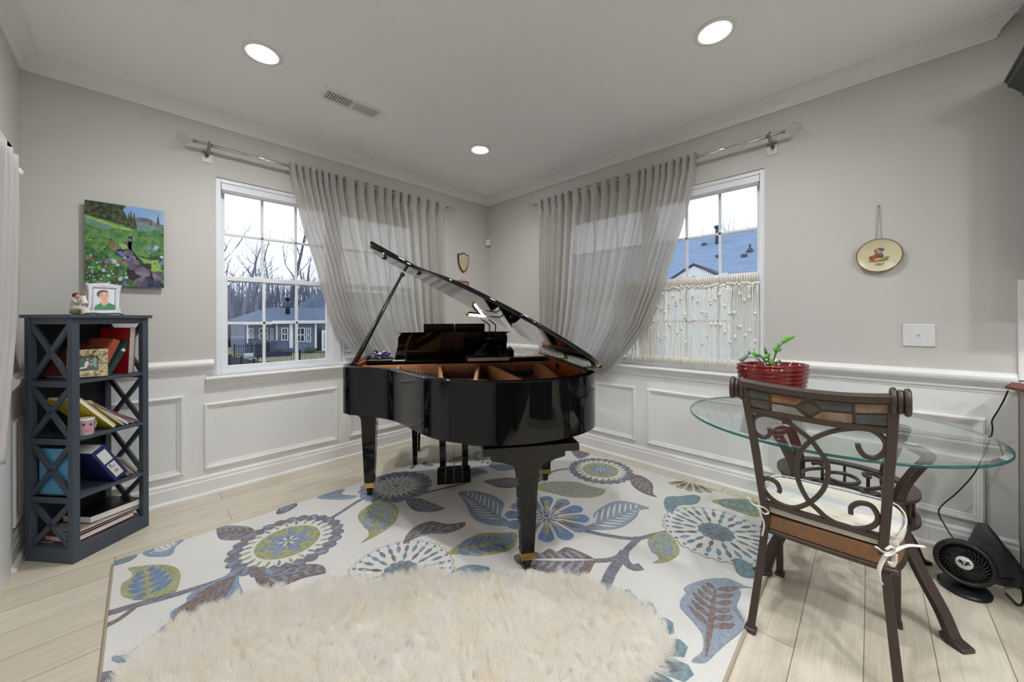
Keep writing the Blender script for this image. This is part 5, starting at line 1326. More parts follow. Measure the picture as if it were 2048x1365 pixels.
def f_medal(c, R, ph=0):                           # scalloped ring, spiky cream band, green disc, star
    scallop(c, R, 26, .07, SLATE, 1, ph)
    for k in range(26):
        a = ph+2*PI*(k+.5)/26
        if k % 2: patch(lens(pol(c,R*.80,a), pol(c,R*.97,a+.16), R*.09), STEEL, 1.6)
    patch([pol(c, R*(.80 if k % 2 else .71), ph+2*PI*k/52) for k in range(52)], CREAM, 2)
    for k in range(24):
        a = ph+2*PI*k/24; patch(lens(pol(c,R*.60,a), pol(c,R*.775,a+.05), R*.055), SAGE if k % 3 else MAUVE, 2.5)
    patch([pol(c,R*.555,2*PI*k/40) for k in range(40)], SAGE, 3)
    for k in range(7):
        a = ph+2*PI*k/7; patch([pol(c,R*.05,a-.5), pol(c,R*.30,a-.36), pol(c,R*.36,a-.16), pol(c,R*.53,a+.05), pol(c,R*.33,a+.28), pol(c,R*.25,a+.40), pol(c,R*.05,a+.5)], STEEL, 3.5)
    for k in range(12):
        a = ph+2*PI*k/12; patch(lens(pol(c,R*.05,a), pol(c,R*.17,a), R*.045), CREAM if k % 2 else SLATE, 4)
def f_daisy(c, R, ph=0):
    for k in range(12):
        a = ph+2*PI*k/12
        P = [(.16,-.05),(.40,-.16),(.68,-.205),(.90,-.19),(1.0,0),(.90,.19),(.68,.205),(.40,.16),(.16,.05)]
        patch([pol(c,R*r,a+da) for r,da in [(p.x,p.y) for p in catmull([(x,y,0) for x,y in P], 3)]], BLUE if k % 3 else STEEL, 1)
        patch([pol(c,R*r,a+da*1.25) for r,da in ((.24,-.08),(.45,-.12),(.72,-.06),(.80,.02),(.66,.08),(.45,.12),(.24,.08))], (BROWN, SAGE, MAUVE)[k % 3], 2)
        patch(lens(pol(c,R*.10,a), pol(c,R*.46,a), R*.035), CREAM, 3)
    for k in range(12): patch(lens(pol(c,R*.06,ph+2*PI*(k+.5)/12), pol(c,R*.28,ph+2*PI*(k+.5)/12), R*.04), TEAL, 2.5)
    patch([pol(c,R*.09,2*PI*k/20) for k in range(20)], CREAM, 3.2); patch([pol(c,R*.06,2*PI*k/20) for k in range(20)], SLATE, 3.8)
def f_dots(c, R, ph=0):
    n = 28
    scallop(c, R, n, .045, SAGE, .8, ph); scallop(c, R*.978, n, .045, CREAM, 1.2, ph)
    for k in range(n):
        a = ph+2*PI*k/n
        patch(lens(pol(c,R*.865,a), pol(c,R*.945,a), R*.075), (STEEL,TEAL,BLUE)[k % 3], 2)
        patch(lens(pol(c,R*.60,a+.0), pol(c,R*.83,a), R*.085), (TEAL,SLATE,STEEL)[k % 3], 2)
        if k % 2 == 0: patch(lens(pol(c,R*.36,a), pol(c,R*.60,a), R*.075), (TEAL,BROWN)[(k//2) % 2], 2)
    scallop(c, R*.335, 12, .10, TEAL, 1.8, ph)
    for k in range(12): patch(lens(pol(c,R*.07,ph+2*PI*k/12), pol(c,R*.30,ph+2*PI*k/12+.1), R*.05), BROWN if k % 2 else SLATE, 2.6)
def f_burst(c, R, ph=0):
    scallop(c, R, 20, .10, STEEL, 1, ph)
    for k in range(20):
        a = ph+2*PI*(k+.5)/20; patch(lens(pol(c,R*.55,a), pol(c,R*.96,a+.05), R*.14), (SLATE,TEAL,SLATE,MAUVE)[k % 4], 1.5)
    patch([pol(c,R*(.76 if k % 2 else .48),ph+2*PI*k/52) for k in range(52)], CREAM, 2)
    for k in range(11): patch(lens(pol(c,R*.30,ph+2*PI*k/11), pol(c,R*.39,ph+2*PI*k/11), R*.055), SLATE, 3); 
    for k in range(9): patch(lens(pol(c,R*.17,ph+2*PI*k/9), pol(c,R*.25,ph+2*PI*k/9), R*.05), TEAL, 3)
    patch([pol(c,R*.08,2*PI*k/16) for k in range(16)], STEEL, 3)
# stems first
stem([(212,1229),(270,1212),(330,1196),(400,1175),(455,1155),(495,1132)], .040, SLATE, .7); stem([(210,1254),(240,1238),(275,1212)], .032, BROWN, .6)
stem([(655,1042),(690,1020),(715,1004),(738,992)], .026); stem([(822,938),(840,923),(868,908)], .03); stem([(868,918),(852,922),(850,930),(866,931)], .035)
stem([(845,988),(885,978),(935,966)], .02); stem([(1160,1060),(1215,1072),(1270,1078),(1310,1070),(1346,1062)], .030)
stem([(1278,1076),(1262,1092),(1243,1110),(1222,1120),(1186,1123)], .038, SLATE, .8); stem([(1250,1104),(1234,1128),(1221,1148),(1211,1172)], .052)
stem([(1247,1108),(1253,1126),(1266,1136),(1283,1134)], .040, SLATE, 1.25); stem([(1137,938),(1115,941),(1098,947)], .022)
stem([(1088,950),(1076,962),(1066,978)], .03, MAUVE)
for c_, R_, fn, ph in (((577,1084),.281,f_medal,.3), ((1201,941),.258,f_medal,.1), ((793,973),.262,f_burst,.2), ((801,1146),.262,f_dots,.0), ((1093,1034),.262,f_daisy,.15), ((1432,1065),.288,f_dots,.1)):
    fn(G(*c_), R_, ph)
# petals of the flower under the sheepskin, half flower at the far edge, faint flower behind the leg
cc = Vector((-1.80,-2.65,0))
for k in range(18):
    a = 2*PI*k/18 + .12; R_ = .315
    patch([pol(cc,R_*r,a+da) for r,da in ((.4,-.10),(.75,-.16),(.92,-.13),(1.0,.02),(.95,.12),(.75,.16),(.4,.10))], TEAL, 1); patch(lens(pol(cc,R_*.6,a),pol(cc,R_*.88,a),.03), SLATE, 2)
cc = G(1382,962)
for k in range(9):
    a = math.radians(150 + k*22); patch([pol(cc,.20*r,a+da) for r,da in ((.2,-.05),(.6,-.16),(.9,-.15),(1.0,0),(.9,.15),(.6,.16),(.2,.05))], SAGE, 1); patch(lens(pol(cc,.07,a),pol(cc,.16,a),.03), BROWN, 2)
cc = G(985,912)
for k in range(22): patch(lens(pol(cc,.13,2*PI*k/22), pol(cc,.19,2*PI*k/22), .022), MAUVE, 1); patch(lens(pol(cc,.07,2*PI*k/22), pol(cc,.11,2*PI*k/22), .015), SAGE, 1)
# leaves
leaf([(255,1138),(263,1145),(262,1157),(245,1168),(241,1184),(248,1195),(275,1201),(300,1199),(340,1188),(354,1180),(361,1148),(345,1134),(315,1131),(280,1134)], (300,1198), (290,1140), SAGE, BLUE, 5, .040, False, 55, .72)
leaf([(722,1087),(736,1074),(735,1060),(718,1042),(718,1028),(738,1012),(760,1005),(785,1008),(797,1020),(793,1040),(780,1055),(760,1068),(742,1078)], (745,1070), (772,1010), SAGE, STEEL, 5, .034, False, 45, .72)
leaf([(890,1110),(905,1100),(930,1082),(960,1069),(1000,1067),(1033,1068),(1030,1090),(1015,1102),(985,1110),(950,1113),(915,1109)], (900,1106), (1030,1078), SAGE, BLUE, 7, .030, False, 45, .75)
leaf([(1066,977),(1085,967),(1110,964),(1150,965),(1180,973),(1205,979),(1211,979),(1205,990),(1180,996),(1140,995),(1100,986)], (1075,975), (1200,985), SAGE, PALE, 7, .028, False, 40, .75)
leaf([(1296,1082),(1310,1070),(1330,1066),(1345,1075),(1359,1100),(1352,1115),(1330,1126),(1306,1127),(1318,1119),(1310,1108),(1299,1096)], (1318,1120), (1328,1068), SAGE, PALE, 5, .032, False, 40, .7)
leaf([(1423,1003),(1450,999),(1490,999),(1513,1003),(1518,1034),(1480,1026),(1450,1014)], (1425,1003), (1515,1020), SAGE, TEAL, 5, .03, False, 40, .7)
leaf([(917,987),(935,983),(960,985),(985,992),(1008,1008),(1003,1030),(1027,1051),(1000,1053),(970,1048),(945,1035),(935,1015),(925,998)], (1015,1048), (925,988), STEEL, CREAM, 9, .010, True, 40, .82, midc=SLATE)
leaf([(1165,1058),(1190,1045),(1187,1030),(1205,1015),(1235,1003),(1270,1008),(1299,1018),(1280,1021),(1272,1036),(1245,1055),(1210,1061)], (1175,1056), (1285,1015), PALE, CREAM, 8, .012, True, 40, .82, midc=PALE)
leaf([(490,1136),(481,1142),(478,1165),(486,1190),(470,1218),(400,1255),(345,1258),(300,1290),(255,1322),(240,1327),(224,1321),(228,1314),(250,1311),(285,1286),(335,1246),(343,1225),(371,1207),(375,1195),(395,1180),(440,1160),(470,1141)], (488,1140), (345,1250), STEEL, BROWN, 7, .022, True, 24, .85)
leaf([(1505,1177),(1490,1174),(1466,1162),(1443,1158),(1405,1162),(1369,1176),(1372,1187),(1363,1200),(1361,1217),(1383,1241),(1402,1265),(1407,1280),(1404,1305),(1383,1324),(1410,1327),(1428,1312),(1451,1290),(1488,1258),(1481,1230),(1473,1214),(1482,1190),(1480,1178)], (1412,1316), (1432,1172), PALE, BROWN, 6, .030, True, 50, .72, .36, .92)
leaf([(1030,1112),(1068,1106),(1082,1108),(1098,1099),(1114,1105),(1131,1096),(1153,1102),(1189,1120),(1186,1132),(1174,1150),(1137,1153),(1115,1155),(1074,1141),(1036,1128)], (1188,1122), (1036,1121), BROWN, PALE, 7, .022, True, 50, .74, midc=CREAM)
for px, b, t, m, v in (([(807,1090),(813,1072),(829,1056),(861,1044),(897,1050),(929,1046),(925,1056),(893,1068),(861,1068),(829,1078)], (815,1080), (925,1050), BROWN, STEEL),
    ([(508,1137),(512,1164),(528,1176),(564,1174),(604,1158),(640,1150),(652,1146),(645,1133),(620,1130),(580,1133),(540,1151),(524,1148),(520,1137)], (520,1158), (645,1138), BROWN, STEEL),
    ([(433,1061),(440,1054),(475,1053),(500,1056),(513,1067),(505,1078),(470,1081),(440,1079)], (512,1067), (438,1066), MAUVE, BROWN),
    ([(813,1001),(837,998),(861,1006),(880,1014),(889,1018),(869,1024),(837,1024),(820,1016)], (885,1018), (816,1004), SLATE, STEEL),
    ([(969,963),(1000,958),(1031,958),(1034,973),(1011,977),(992,974),(978,968)], (970,964), (1032,967), BROWN, PALE),
    ([(1262,951),(1285,954),(1305,969),(1306,988),(1314,995),(1294,990),(1274,980),(1262,967)], (1266,954), (1305,988), BROWN, PALE),
    ([(1142,900),(1178,908),(1170,915),(1155,917)], (1144,902), (1174,911), MAUVE, BROWN),
    ([(552,1028),(564,1014),(592,1008),(592,1014),(568,1027)], (556,1026), (590,1010), BROWN, STEEL),
    ([(290,1100),(330,1090),(368,1080),(352,1094),(340,1112),(292,1113)], (300,1108), (360,1084), STEEL, CREAM),
    ([(222,1128),(236,1118),(274,1111),(262,1122),(232,1132)], (230,1128), (270,1113), TEAL, TEAL),
    ([(634,997),(668,984),(690,979),(684,990),(714,993),(690,1000)], (640,996), (690,984), PALE, TEAL),
    ([(978,932),(984,925),(1000,925),(1034,929),(1032,938),(1000,942)], (982,929), (1030,934), STEEL, PALE),
    ([(940,940),(958,938),(976,945),(960,950),(944,955),(934,952)], (938,948), (972,945), STEEL, BROWN),
    ([(897,926),(905,917),(938,911),(936,920),(918,926)], (900,922), (936,914), SAGE, TEAL),
    ([(1085,922),(1105,912),(1111,914),(1109,919),(1096,928)], (1090,923), (1108,914), BROWN, PALE),
    ([(1073,950),(1082,936),(1100,941),(1102,949),(1088,957),(1075,966)], (1078,960), (1095,942), MAUVE, CREAM)):
    leaf(px, b, t, m, v, 5, .014, True, 42, .72)
patch(smooth([(1328,1005),(1335,995),(1360,994),(1385,991),(1400,995),(1398,1004),(1385,1010),(1358,1012),(1345,1026),(1332,1020)]), TEAL, 1)
patch(smooth([(1466,1120),(1490,1123),(1507,1134),(1527,1142),(1507,1157),(1477,1150)]), TEAL, 1); patch(smooth([(903,1147),(933,1132),(977,1136),(972,1148),(940,1158),(905,1156)]), TEAL, 1)
patch(smooth([(190,1372),(196,1352),(226,1345),(232,1372)]), SLATE, 1)
# base with rolled edge
rr_ = []
def rrect(d, z, r=.03):
    out = []
    for cx, cy, a0 in ((RX1-r,RY1-r,0),(RX0+r,RY1-r,90),(RX0+r,RY0+r,180),(RX1-r,RY0+r,270)):
        for k in range(6): a = math.radians(a0+18*k); out.append((cx+(r-d)*math.cos(a), cy+(r-d)*math.sin(a), z))
    return out
R_ = [rrect(0,.0), rrect(-.003,.006), rrect(.002,.0105), rrect(.008,RZ)]
rug.grid(R_, 9, True, closed=True); rug.add(R_[-1], [tuple(range(24))], 0); rug.add(R_[0], [tuple(range(24))[::-1]], 9)
single('area_rug', rug, rugm, 'large cream wool rug with blue and green flowers and leaves under the piano', 'rug', fix=False)

# ------------------------------------------------------------------ sheepskin
sk_px = [(196,1385),(222,1365),(248,1316),(285,1282),(320,1262),(372,1234),(436,1207),(492,1187),(540,1179),(600,1188),(652,1165),(700,1160),(760,1169),(804,1157),(860,1142),(920,1157),(980,1150),(1027,1152),(1068,1158),(1109,1164),(1128,1154),(1164,1156),(1191,1168),(1246,1192),(1295,1214),(1323,1242),(1342,1268),(1347,1295),(1330,1322),(1310,1345),(1286,1368)]
SKZ = .046
sk = [onz(u, v, SKZ) for u, v in sk_px]
cen = sum(sk, Vector())/len(sk)
# the near half lies below the frame: continue the pelt's outline toward the camera
back = [Vector((p[0],p[1],SKZ)) for p in ((-1.98,-2.95),(-2.10,-2.98),(-2.22,-2.92),(-2.36,-2.88),(-2.50,-2.84),(-2.62,-2.70),(-2.72,-2.58),(-2.84,-2.44),(-2.98,-2.30),(-3.08,-2.12),(-3.14,-1.94),(-3.16,-1.78))]
out_ = catmull(sk + back, 3, True)
cen = sum(out_, Vector())/len(out_)
skin = thing('sheepskin_rug', 'fluffy ivory double sheepskin lying on the patterned rug', 'sheepskin', (cen.x, cen.y, .014))
rows = []
for s_, z in ((.955,.0135),(.975,.022),(.965,.033),(.93,.042),(.86,.049),(.76,.053),(.66,.055),(.55,.056),(.43,.057),(.3,.057),(.16,.057),(.03,.057)):
    rows.append([(cen.x+(p.x-cen.x)*s_, cen.y+(p.y-cen.y)*s_, z + ((.009*math.sin(21*(cen.x+(p.x-cen.x)*s_)+3)*math.cos(19*(cen.y+(p.y-cen.y)*s_)) + .006*math.sin(43*(cen.y+(p.y-cen.y)*s_)+2*p.x)) if s_ < .95 else 0)) for p in out_])
mb = MB().grid(rows, 0, True, closed=True); mb.add(rows[-1], [tuple(range(len(out_)))]); mb.add(rows[0], [tuple(range(len(out_)))[::-1]])
M_pelt = mat('ivory fleece', (.92,.89,.83,1), .95)
pelt = part('pelt', mb, M_pelt, skin)
def hair_mat():
    m = bpy.data.materials.new('ivory wool fibre'); m.use_nodes = True; nt = m.node_tree
    for n_ in list(nt.nodes): nt.nodes.remove(n_)
    o = nt.nodes.new('ShaderNodeOutputMaterial'); h = nt.nodes.new('ShaderNodeBsdfPrincipled'); tl = nt.nodes.new('ShaderNodeBsdfTranslucent'); mx = nt.nodes.new('ShaderNodeMixShader'); mx.inputs["Fac"].default_value = .58
    tc = nt.nodes.new('ShaderNodeTexCoord'); n1 = nt.nodes.new('ShaderNodeTexNoise'); n1.inputs['Scale'].default_value = 9.0; n1.inputs['Detail'].default_value = 3
    nt.links.new(tc.outputs['Object'], n1.inputs['Vector']); rp = nt.nodes.new('ShaderNodeValToRGB')
    rp.color_ramp.elements[0].position = .50; rp.color_ramp.elements[0].color = (.988,.968,.93,1); rp.color_ramp.elements[1].position = .72; rp.color_ramp.elements[1].color = (.975,.93,.84,1)
    nt.links.new(n1.outputs['Fac'], rp.inputs['Fac']); nt.links.new(rp.outputs['Color'], h.inputs['Base Color']); nt.links.new(rp.outputs['Color'], tl.inputs['Color']); h.inputs['Roughness'].default_value = .9; h.inputs['Specular IOR Level'].default_value = .1
    nt.links.new(h.outputs[0], mx.inputs[1]); nt.links.new(tl.outputs[0], mx.inputs[2]); nt.links.new(mx.outputs[0], o.inputs['Surface'])
    return m
top = MB().grid([[(p[0],p[1],p[2]+.0006) for p in r] for r in rows[1:]], 0, True, closed=True)
wl = part('wool', top, hair_mat(), skin); wl['kind'] = 'stuff'
mod = wl.modifiers.new('wool', 'PARTICLE_SYSTEM'); ps = wl.particle_systems[-1].settings
ps.type = 'HAIR'; ps.count = 9000; ps.hair_length = .048; ps.hair_step = 4; ps.emit_from = 'FACE'; ps.use_advanced_hair = True; ps.use_modifier_stack = False
ps.child_type = 'INTERPOLATED'; ps.rendered_child_count = 20; ps.child_percent = 2
ps.clump_factor = .05; ps.roughness_1 = .008; ps.roughness_1_size = .3; ps.roughness_2 = .014; ps.roughness_endpoint = .006
ps.brownian_factor = .003; ps.normal_factor = .010; ps.effector_weights.gravity = 0; ps.factor_random = .006
ps.root_radius = 1.0; ps.tip_radius = .35; ps.radius_scale = .0009; ps.display_step = 2; ps.render_step = 3
# ------------------------------------------------------------------ charcoal shelf standing across the left corner
P0, P1, P2 = Vector((-3.459,-.274,0)), Vector((-3.277,-.494,0)), Vector((-3.001,-.274,0))
sx = (P2-P1).normalized(); sy = Vector((-sx.y, sx.x, 0))          # sx along the front, sy toward the wall corner
SW_, SD, SH = .353, .285, 1.272
sang = math.atan2(sx.y, sx.x)
shelf = thing('bookcase', 'tall charcoal open bookcase with cross braced sides in the left corner', 'bookcase', (P1.x,P1.y,0), sang)
def K(a, b, z): return P1 + sx*a + sy*b + Vector((0,0,z))
def kb_(mb, a0, a1, b0, b1, z0, z1): return mb.prism([(a0,b0),(a1,b0),(a1,b1),(a0,b1)], lambda a,b,w: K(a,b,w), z0, z1)
# the front is the long face between P1 and P2; the near side (X braced) runs from P1 to P0
PWD = .030
zs = [.075, .335, .635, .93]                                       # shelf tops (bottom board included)
for a, b in ((0,0),(SW_-PWD,0),(0,SD-PWD),(SW_-PWD,SD-PWD)):
    part('post', kb_(MB(), a, a+PWD, b, b+PWD, 0, SH-.018), M_shelf, shelf, .0015)
part('top_board', kb_(MB(), -.013, SW_+.013, -.013, SD+.010, SH-.018, SH), M_shelf, shelf, .002)
for i, z in enumerate(zs):
    t_ = .016 if i else .075
    part('shelf_board', kb_(MB(), .001, SW_-.001, .001, SD-.004, z-t_, z), M_shelf, shelf, .001)
part('back_panel', kb_(MB(), .02, SW_-.02, SD-.008, SD-.003, .05, SH-.02), mat('dark back board', rgb(34,38,44), .6), shelf)
bays = [(.075,.335-.032),(.335,.635-.032),(.635,.93-.032),(.93,SH-.050)]
for a0 in (.004, SW_-.004-.016):
    for i, (z0, z1) in enumerate(bays):
        mb = MB()
        if i < 3: kb_(mb, a0-.001, a0+.018, PWD, SD-PWD, z1, z1+.032)
        else: kb_(mb, a0-.001, a0+.018, PWD, SD-PWD, z1, z1+.032)
        for (b0, b1) in ((PWD-.004, SD-PWD+.004), (SD-PWD+.004, PWD-.004)):
            A_, B_ = K(a0+.008, b0, z0), K(a0+.008, b1, z1); mb.bar(A_, B_, .012, .026, up=sx, mi=0) if False else mb.bar(A_, B_, .026, .012, up=sx)
        part('cross_brace', mb, M_shelf, shelf, .001)
part('top_rail', kb_(MB(), PWD, SW_-PWD, .004, .02, SH-.050, SH-.018), M_shelf, shelf)
def bookT(name, label, cat, c, w, d, h, cols, tilt=0.0, rot=0.0, spiral=False, title=False, group=None, hard=True, lie=None):
    """upright book: spine toward the front; c = foot of the spine's lower edge in shelf coordinates, w thickness (along the front), d depth, h height, tilt leaning toward +a"""
    t = thing(name, label, cat, tuple(K(c[0], c[1], c[2])), 0, group)
    ca, sa = math.cos(tilt), math.sin(tilt); cr, sr = math.cos(rot), math.sin(rot)
    def T(a, b, z):
        a2, z2 = a*ca + z*sa, -a*sa + z*ca
        return K(c[0] + a2*cr - b*sr, c[1] + a2*sr + b*cr, c[2] + z2 + max(0, w*sa))
    def bx2(mb, a0, a1, b0, b1, z0, z1): return mb.prism([(a0,b0),(a1,b0),(a1,b1),(a0,b1)], lambda a,b,q: T(a,b,q), z0, z1)
    ct_ = .0022
    part('cover', bx2(bx2(MB(), 0, ct_, 0, d, 0, h), w-ct_, w, 0, d, 0, h), cols[0], t)
    part('spine', bx2(MB(), 0, w, -.001, .0018, 0, h) if not spiral else (lambda m_: [m_.tube([T(w/2+ (w*.62)*math.cos(2*PI*k/10), .001+(.007)*math.sin(2*PI*k/10), zz) for k in range(10)], .0009, 4, closed=True) for zz in [h*(.03+.0235*i) for i in range(41)]] and m_)(MB()), cols[0] if not spiral else M_chrome, t)
    part('pages', bx2(MB(), ct_, w-ct_, .002, d-.003, .003, h-.003), MATS['white paper'], t)
    if title:
        mb = MB()
        for q, ww in ((.72,.5),(.695,.8),(.675,.8)): bx2(mb, w*(.5-ww/2), w*(.5+ww/2), -.0018, -.0009, h*q, h*q+.006)
        part('title_lines', mb, M_outlet, t)
    return t, T
cloth = lambda n, *c: mat(n, rgb(*c), .55, noise=(30,.06))
M_red, M_rust, M_green, M_dred = cloth('scarlet cover',176,22,30), cloth('rust cloth',158,72,54), cloth('dark green cloth',34,60,54), cloth('dark red cloth',92,30,30)
z4 = .93
bookT('spiral_notebook', 'red spiral notebook standing at the right end of the top shelf', 'notebook', (.268,.03,z4), .030, .20, .268, (M_red,), .05, 0, True)
bookT('spiral_notebook', 'pale spiral notebook pressed behind the red one on the top shelf', 'notebook', (.302,.05,z4), .012, .19, .225, (cloth('pale board',190,182,172),), .03, 0, True)
bookT('book', 'rust cloth hardback leaning on the top shelf', 'book', (.130,.055,z4), .036, .15, .212, (M_rust,), .42)
bookT('book', 'dark green hardback with white spine lettering leaning on the top shelf', 'book', (.172,.045,z4), .026, .15, .215, (M_green,), .50, 0, False, True)
bookT('book', 'dark red book leaning behind the jewelled frame on the top shelf', 'book', (.045,.12,z4), .034, .14, .20, (M_dred,), .62)
# jewelled photo frame
fr_ = thing('framed_photo', 'jewelled gold photo frame standing at the front of the top shelf', 'photo frame', tuple(K(.05,.03,z4)))
lean = .20; fr_rot = -.62
def fj(a, z, h):
    b = z*math.sin(lean) - h*math.cos(lean); zz = z*math.cos(lean) + h*math.sin(lean)
    a2, b2 = a*math.cos(fr_rot) - b*math.sin(fr_rot), a*math.sin(fr_rot) + b*math.cos(fr_rot)
    return K(.097+a2, .050+b2, z4+zz+.004)
M_jew = mat('antique gold filigree', rgb(206,190,150), .35, metal=.25, mix=(70, rgb(128,108,72), .5, .62), bump=(130,.9))
FW, FHH = .145, .152
mb = MB().rectframe([(0,0),(0,.008),(.004,.012),(.034,.009),(.038,.004)], -FW/2, FW/2, 0, FHH, lambda a,b,h: fj(a,b,h))
rr = random.Random(2)
for k in range(60):
    s_ = rr.choice((0,1,2,3)); q = rr.random()
    a, b = ((-FW/2+.018, FHH*q), (FW/2-.018, FHH*q), (-FW/2+FW*q, .018), (-FW/2+FW*q, FHH-.018))[s_]
    mb.ball(fj(a+rr.uniform(-.008,.008), b+rr.uniform(-.008,.008), .010), rr.uniform(.003,.0055), 6, 4)
part('frame', mb, M_jew, fr_)
M_cry = mat('crystal', rgb(225,225,235), .05, spec=1.0, metal=.6)
for a, b in ((0,.018),(0,FHH-.018),(-FW/2+.018,FHH/2),(FW/2-.018,FHH/2)):
    mb = MB()
    for q in range(5): mb.ball(fj(a+.006*math.cos(q*1.256), b+.006*math.sin(q*1.256), .013), .0034, 8, 5)
    part('crystal', mb, M_cry, fr_)
part('backing', MB().prism([(-FW/2+.004,.004),(FW/2-.004,.004),(FW/2-.004,FHH-.004),(-FW/2+.004,FHH-.004)], lambda a,b,h: fj(a,b,h), -.004, .0), M_blackm, fr_)
ph = MB(); pcs = [mat('photo '+n, rgb(*c), .4, noise=(60,.2)) for n, c in (('foliage',(70,92,78)),('white shirt',(205,208,204)),('grey suit',(86,92,92)),('rose',(190,150,148)),('mint',(120,160,140)),('warm skin',(206,160,130)))]
def pf(poly, mi, h): ph.add([fj(a,b,h) for a,b in poly], [tuple(range(len(poly)))], mi)
w2, b0, b1 = .034, .040, .112
pf([(-w2,b0),(w2,b0),(w2,b1),(-w2,b1)], 0, .0012)
for k, (poly, mi) in enumerate((([(-.034,.055),(-.012,.06),(-.010,.082),(-.002,.092),(.004,.086),(.004,.06),(-.004,.052),(-.03,.048)],1), ([(-.004,.040),(.022,.040),(.026,.064),(.004,.07),(-.002,.06)],2), ([(.004,.064),(.012,.084),(.020,.066)],3), ([(.02,.06),(.032,.05),(.032,.100),(.022,.106),(.017,.092)],4), ([(.0,.094),(.004,.10),(.0,.106),(-.005,.10)],5), ([(.024,.108),(.030,.104),(.028,.098),(.022,.100)],5), ([(.010,.085),(.015,.09),(.013,.096),(.008,.092)],5))): pf(poly, mi, .0016+.0001*k)
part('photo', ph, pcs, fr_, fix=False)
# second shelf down: folders and magazines slumped against the right side, photo mug
z3 = .635
M_yel, M_wht, M_pur, M_ora, M_blkp = cloth('yellow folder',212,190,40), cloth('white card',214,212,206), cloth('purple folder',80,66,150), cloth('orange red folder',196,82,54), cloth('black magazine',40,38,40)
sl = [('folder','yellow folder fanned open at the left of the second shelf','folder',.118,.20,.245,M_yel,.70,.020), ('folder','cream paper folder beside the yellow folder on the second shelf','folder',.165,.20,.235,cloth('cream stock',220,212,176),.74,.008),
      ('folder','white folder leaning in the middle of the second shelf','folder',.188,.20,.245,M_wht,.82,.012), ('folder','orange red folder leaning under the purple folder on the second shelf','folder',.212,.20,.240,M_ora,.88,.008),
      ('folder','purple folder leaning on the second shelf','folder',.222,.20,.265,M_pur,.92,.014), ('magazine','black magazine leaning above the purple folder on the second shelf','magazine',.236,.205,.270,M_blkp,.96,.010), ('magazine','red and white magazine topmost of the leaning stack on the second shelf','magazine',.244,.205,.272,cloth('red white cover',176,120,116),.99,.008)]
for nm, lb_, ct_, a, d_, h_, m_, tl, w_ in sl:
    # tops fall toward -a: lean the other way, foot by the right post
    t = thing(nm, lb_, ct_, tuple(K(a+.06,.03,z3)))
    ca, sa = math.cos(tl), math.sin(tl)
    def T(x, b, z, a=a, ca=ca, sa=sa, w_=w_): return K(a+.075 - z*sa + x*ca, b+.022, z3 + .001 + z*ca + x*sa)
    def q_(x0,x1,b0,b1,zz0,zz1): return MB().prism([(x0,b0),(x1,b0),(x1,b1),(x0,b1)], lambda x,b,z: T(x,b,z), zz0, zz1)
    m2 = q_(0,.0015,0,d_,0,h_); m3 = q_(w_-.0015,w_,0,d_,0,h_); m2.add(m3.v, m3.f, 0); part('cover', m2, m_, t); part('pages', q_(.0015,w_-.0015,.003,d_-.003,.002,h_-.004), MATS['white paper'], t)
mug = thing('photo_mug', 'small white mug printed with a child photo on the second shelf', 'mug', tuple(K(.075,.028,z3)))
mc = K(.076,.040,z3); fm = lambda x,y,z: (mc.x+x, mc.y+y, mc.z+z)
part('cup', MB().lathe([(.0001,.001),(.033,.001),(.0350,.004),(.0365,.086),(.0355,.089),(.0335,.088),(.032,.012),(.0001,.010)], 32, fm), mat('white mug glaze', rgb(222,218,212), .2), mug)
va = math.atan2(CP[1]-mc.y, CP[0]-mc.x)
pcol = [mat('mug print '+n, rgb(*c), .35) for n, c in (('skin',(190,150,158)),('eye',(60,44,48)),('lip',(190,110,116)),('hair',(110,70,70)))]
mb = MB()
def mp(poly, mi, r): mb.add([fm(r*math.cos(va+x), r*math.sin(va+x), z) for x, z in poly], [tuple(range(len(poly)))], mi)
for k in range(24): x0, x1 = -1.3+2.6*k/24, -1.3+2.6*(k+1)/24; mp([(x0,.012),(x1,.012),(x1,.080),(x0,.080)], 3 if x0 < -.85 or x0 > 1.0 else 0, .0371)
def me_(cx, cz, rx, rz, mi): mp([(cx+rx*math.cos(a), cz+rz*math.sin(a)) for a in [2*PI*k/14 for k in range(14)]], mi, .03745)
me_(-.1,.060,.16,.006,1); me_(.62,.056,.16,.006,1); me_(.2,.026,.24,.005,2)
part('printed_photo', mb, pcol, mug, fix=False)
mb = MB().tube([fm(.034*math.cos(va+2.4),.034*math.sin(va+2.4),.072), fm(.055*math.cos(va+2.4),.055*math.sin(va+2.4),.066), fm(.060*math.cos(va+2.4),.060*math.sin(va+2.4),.045), fm(.053*math.cos(va+2.4),.053*math.sin(va+2.4),.026), fm(.034*math.cos(va+2.4),.034*math.sin(va+2.4),.02)], .0045, 8); part('handle', mb, MATS['white mug glaze'], mug)
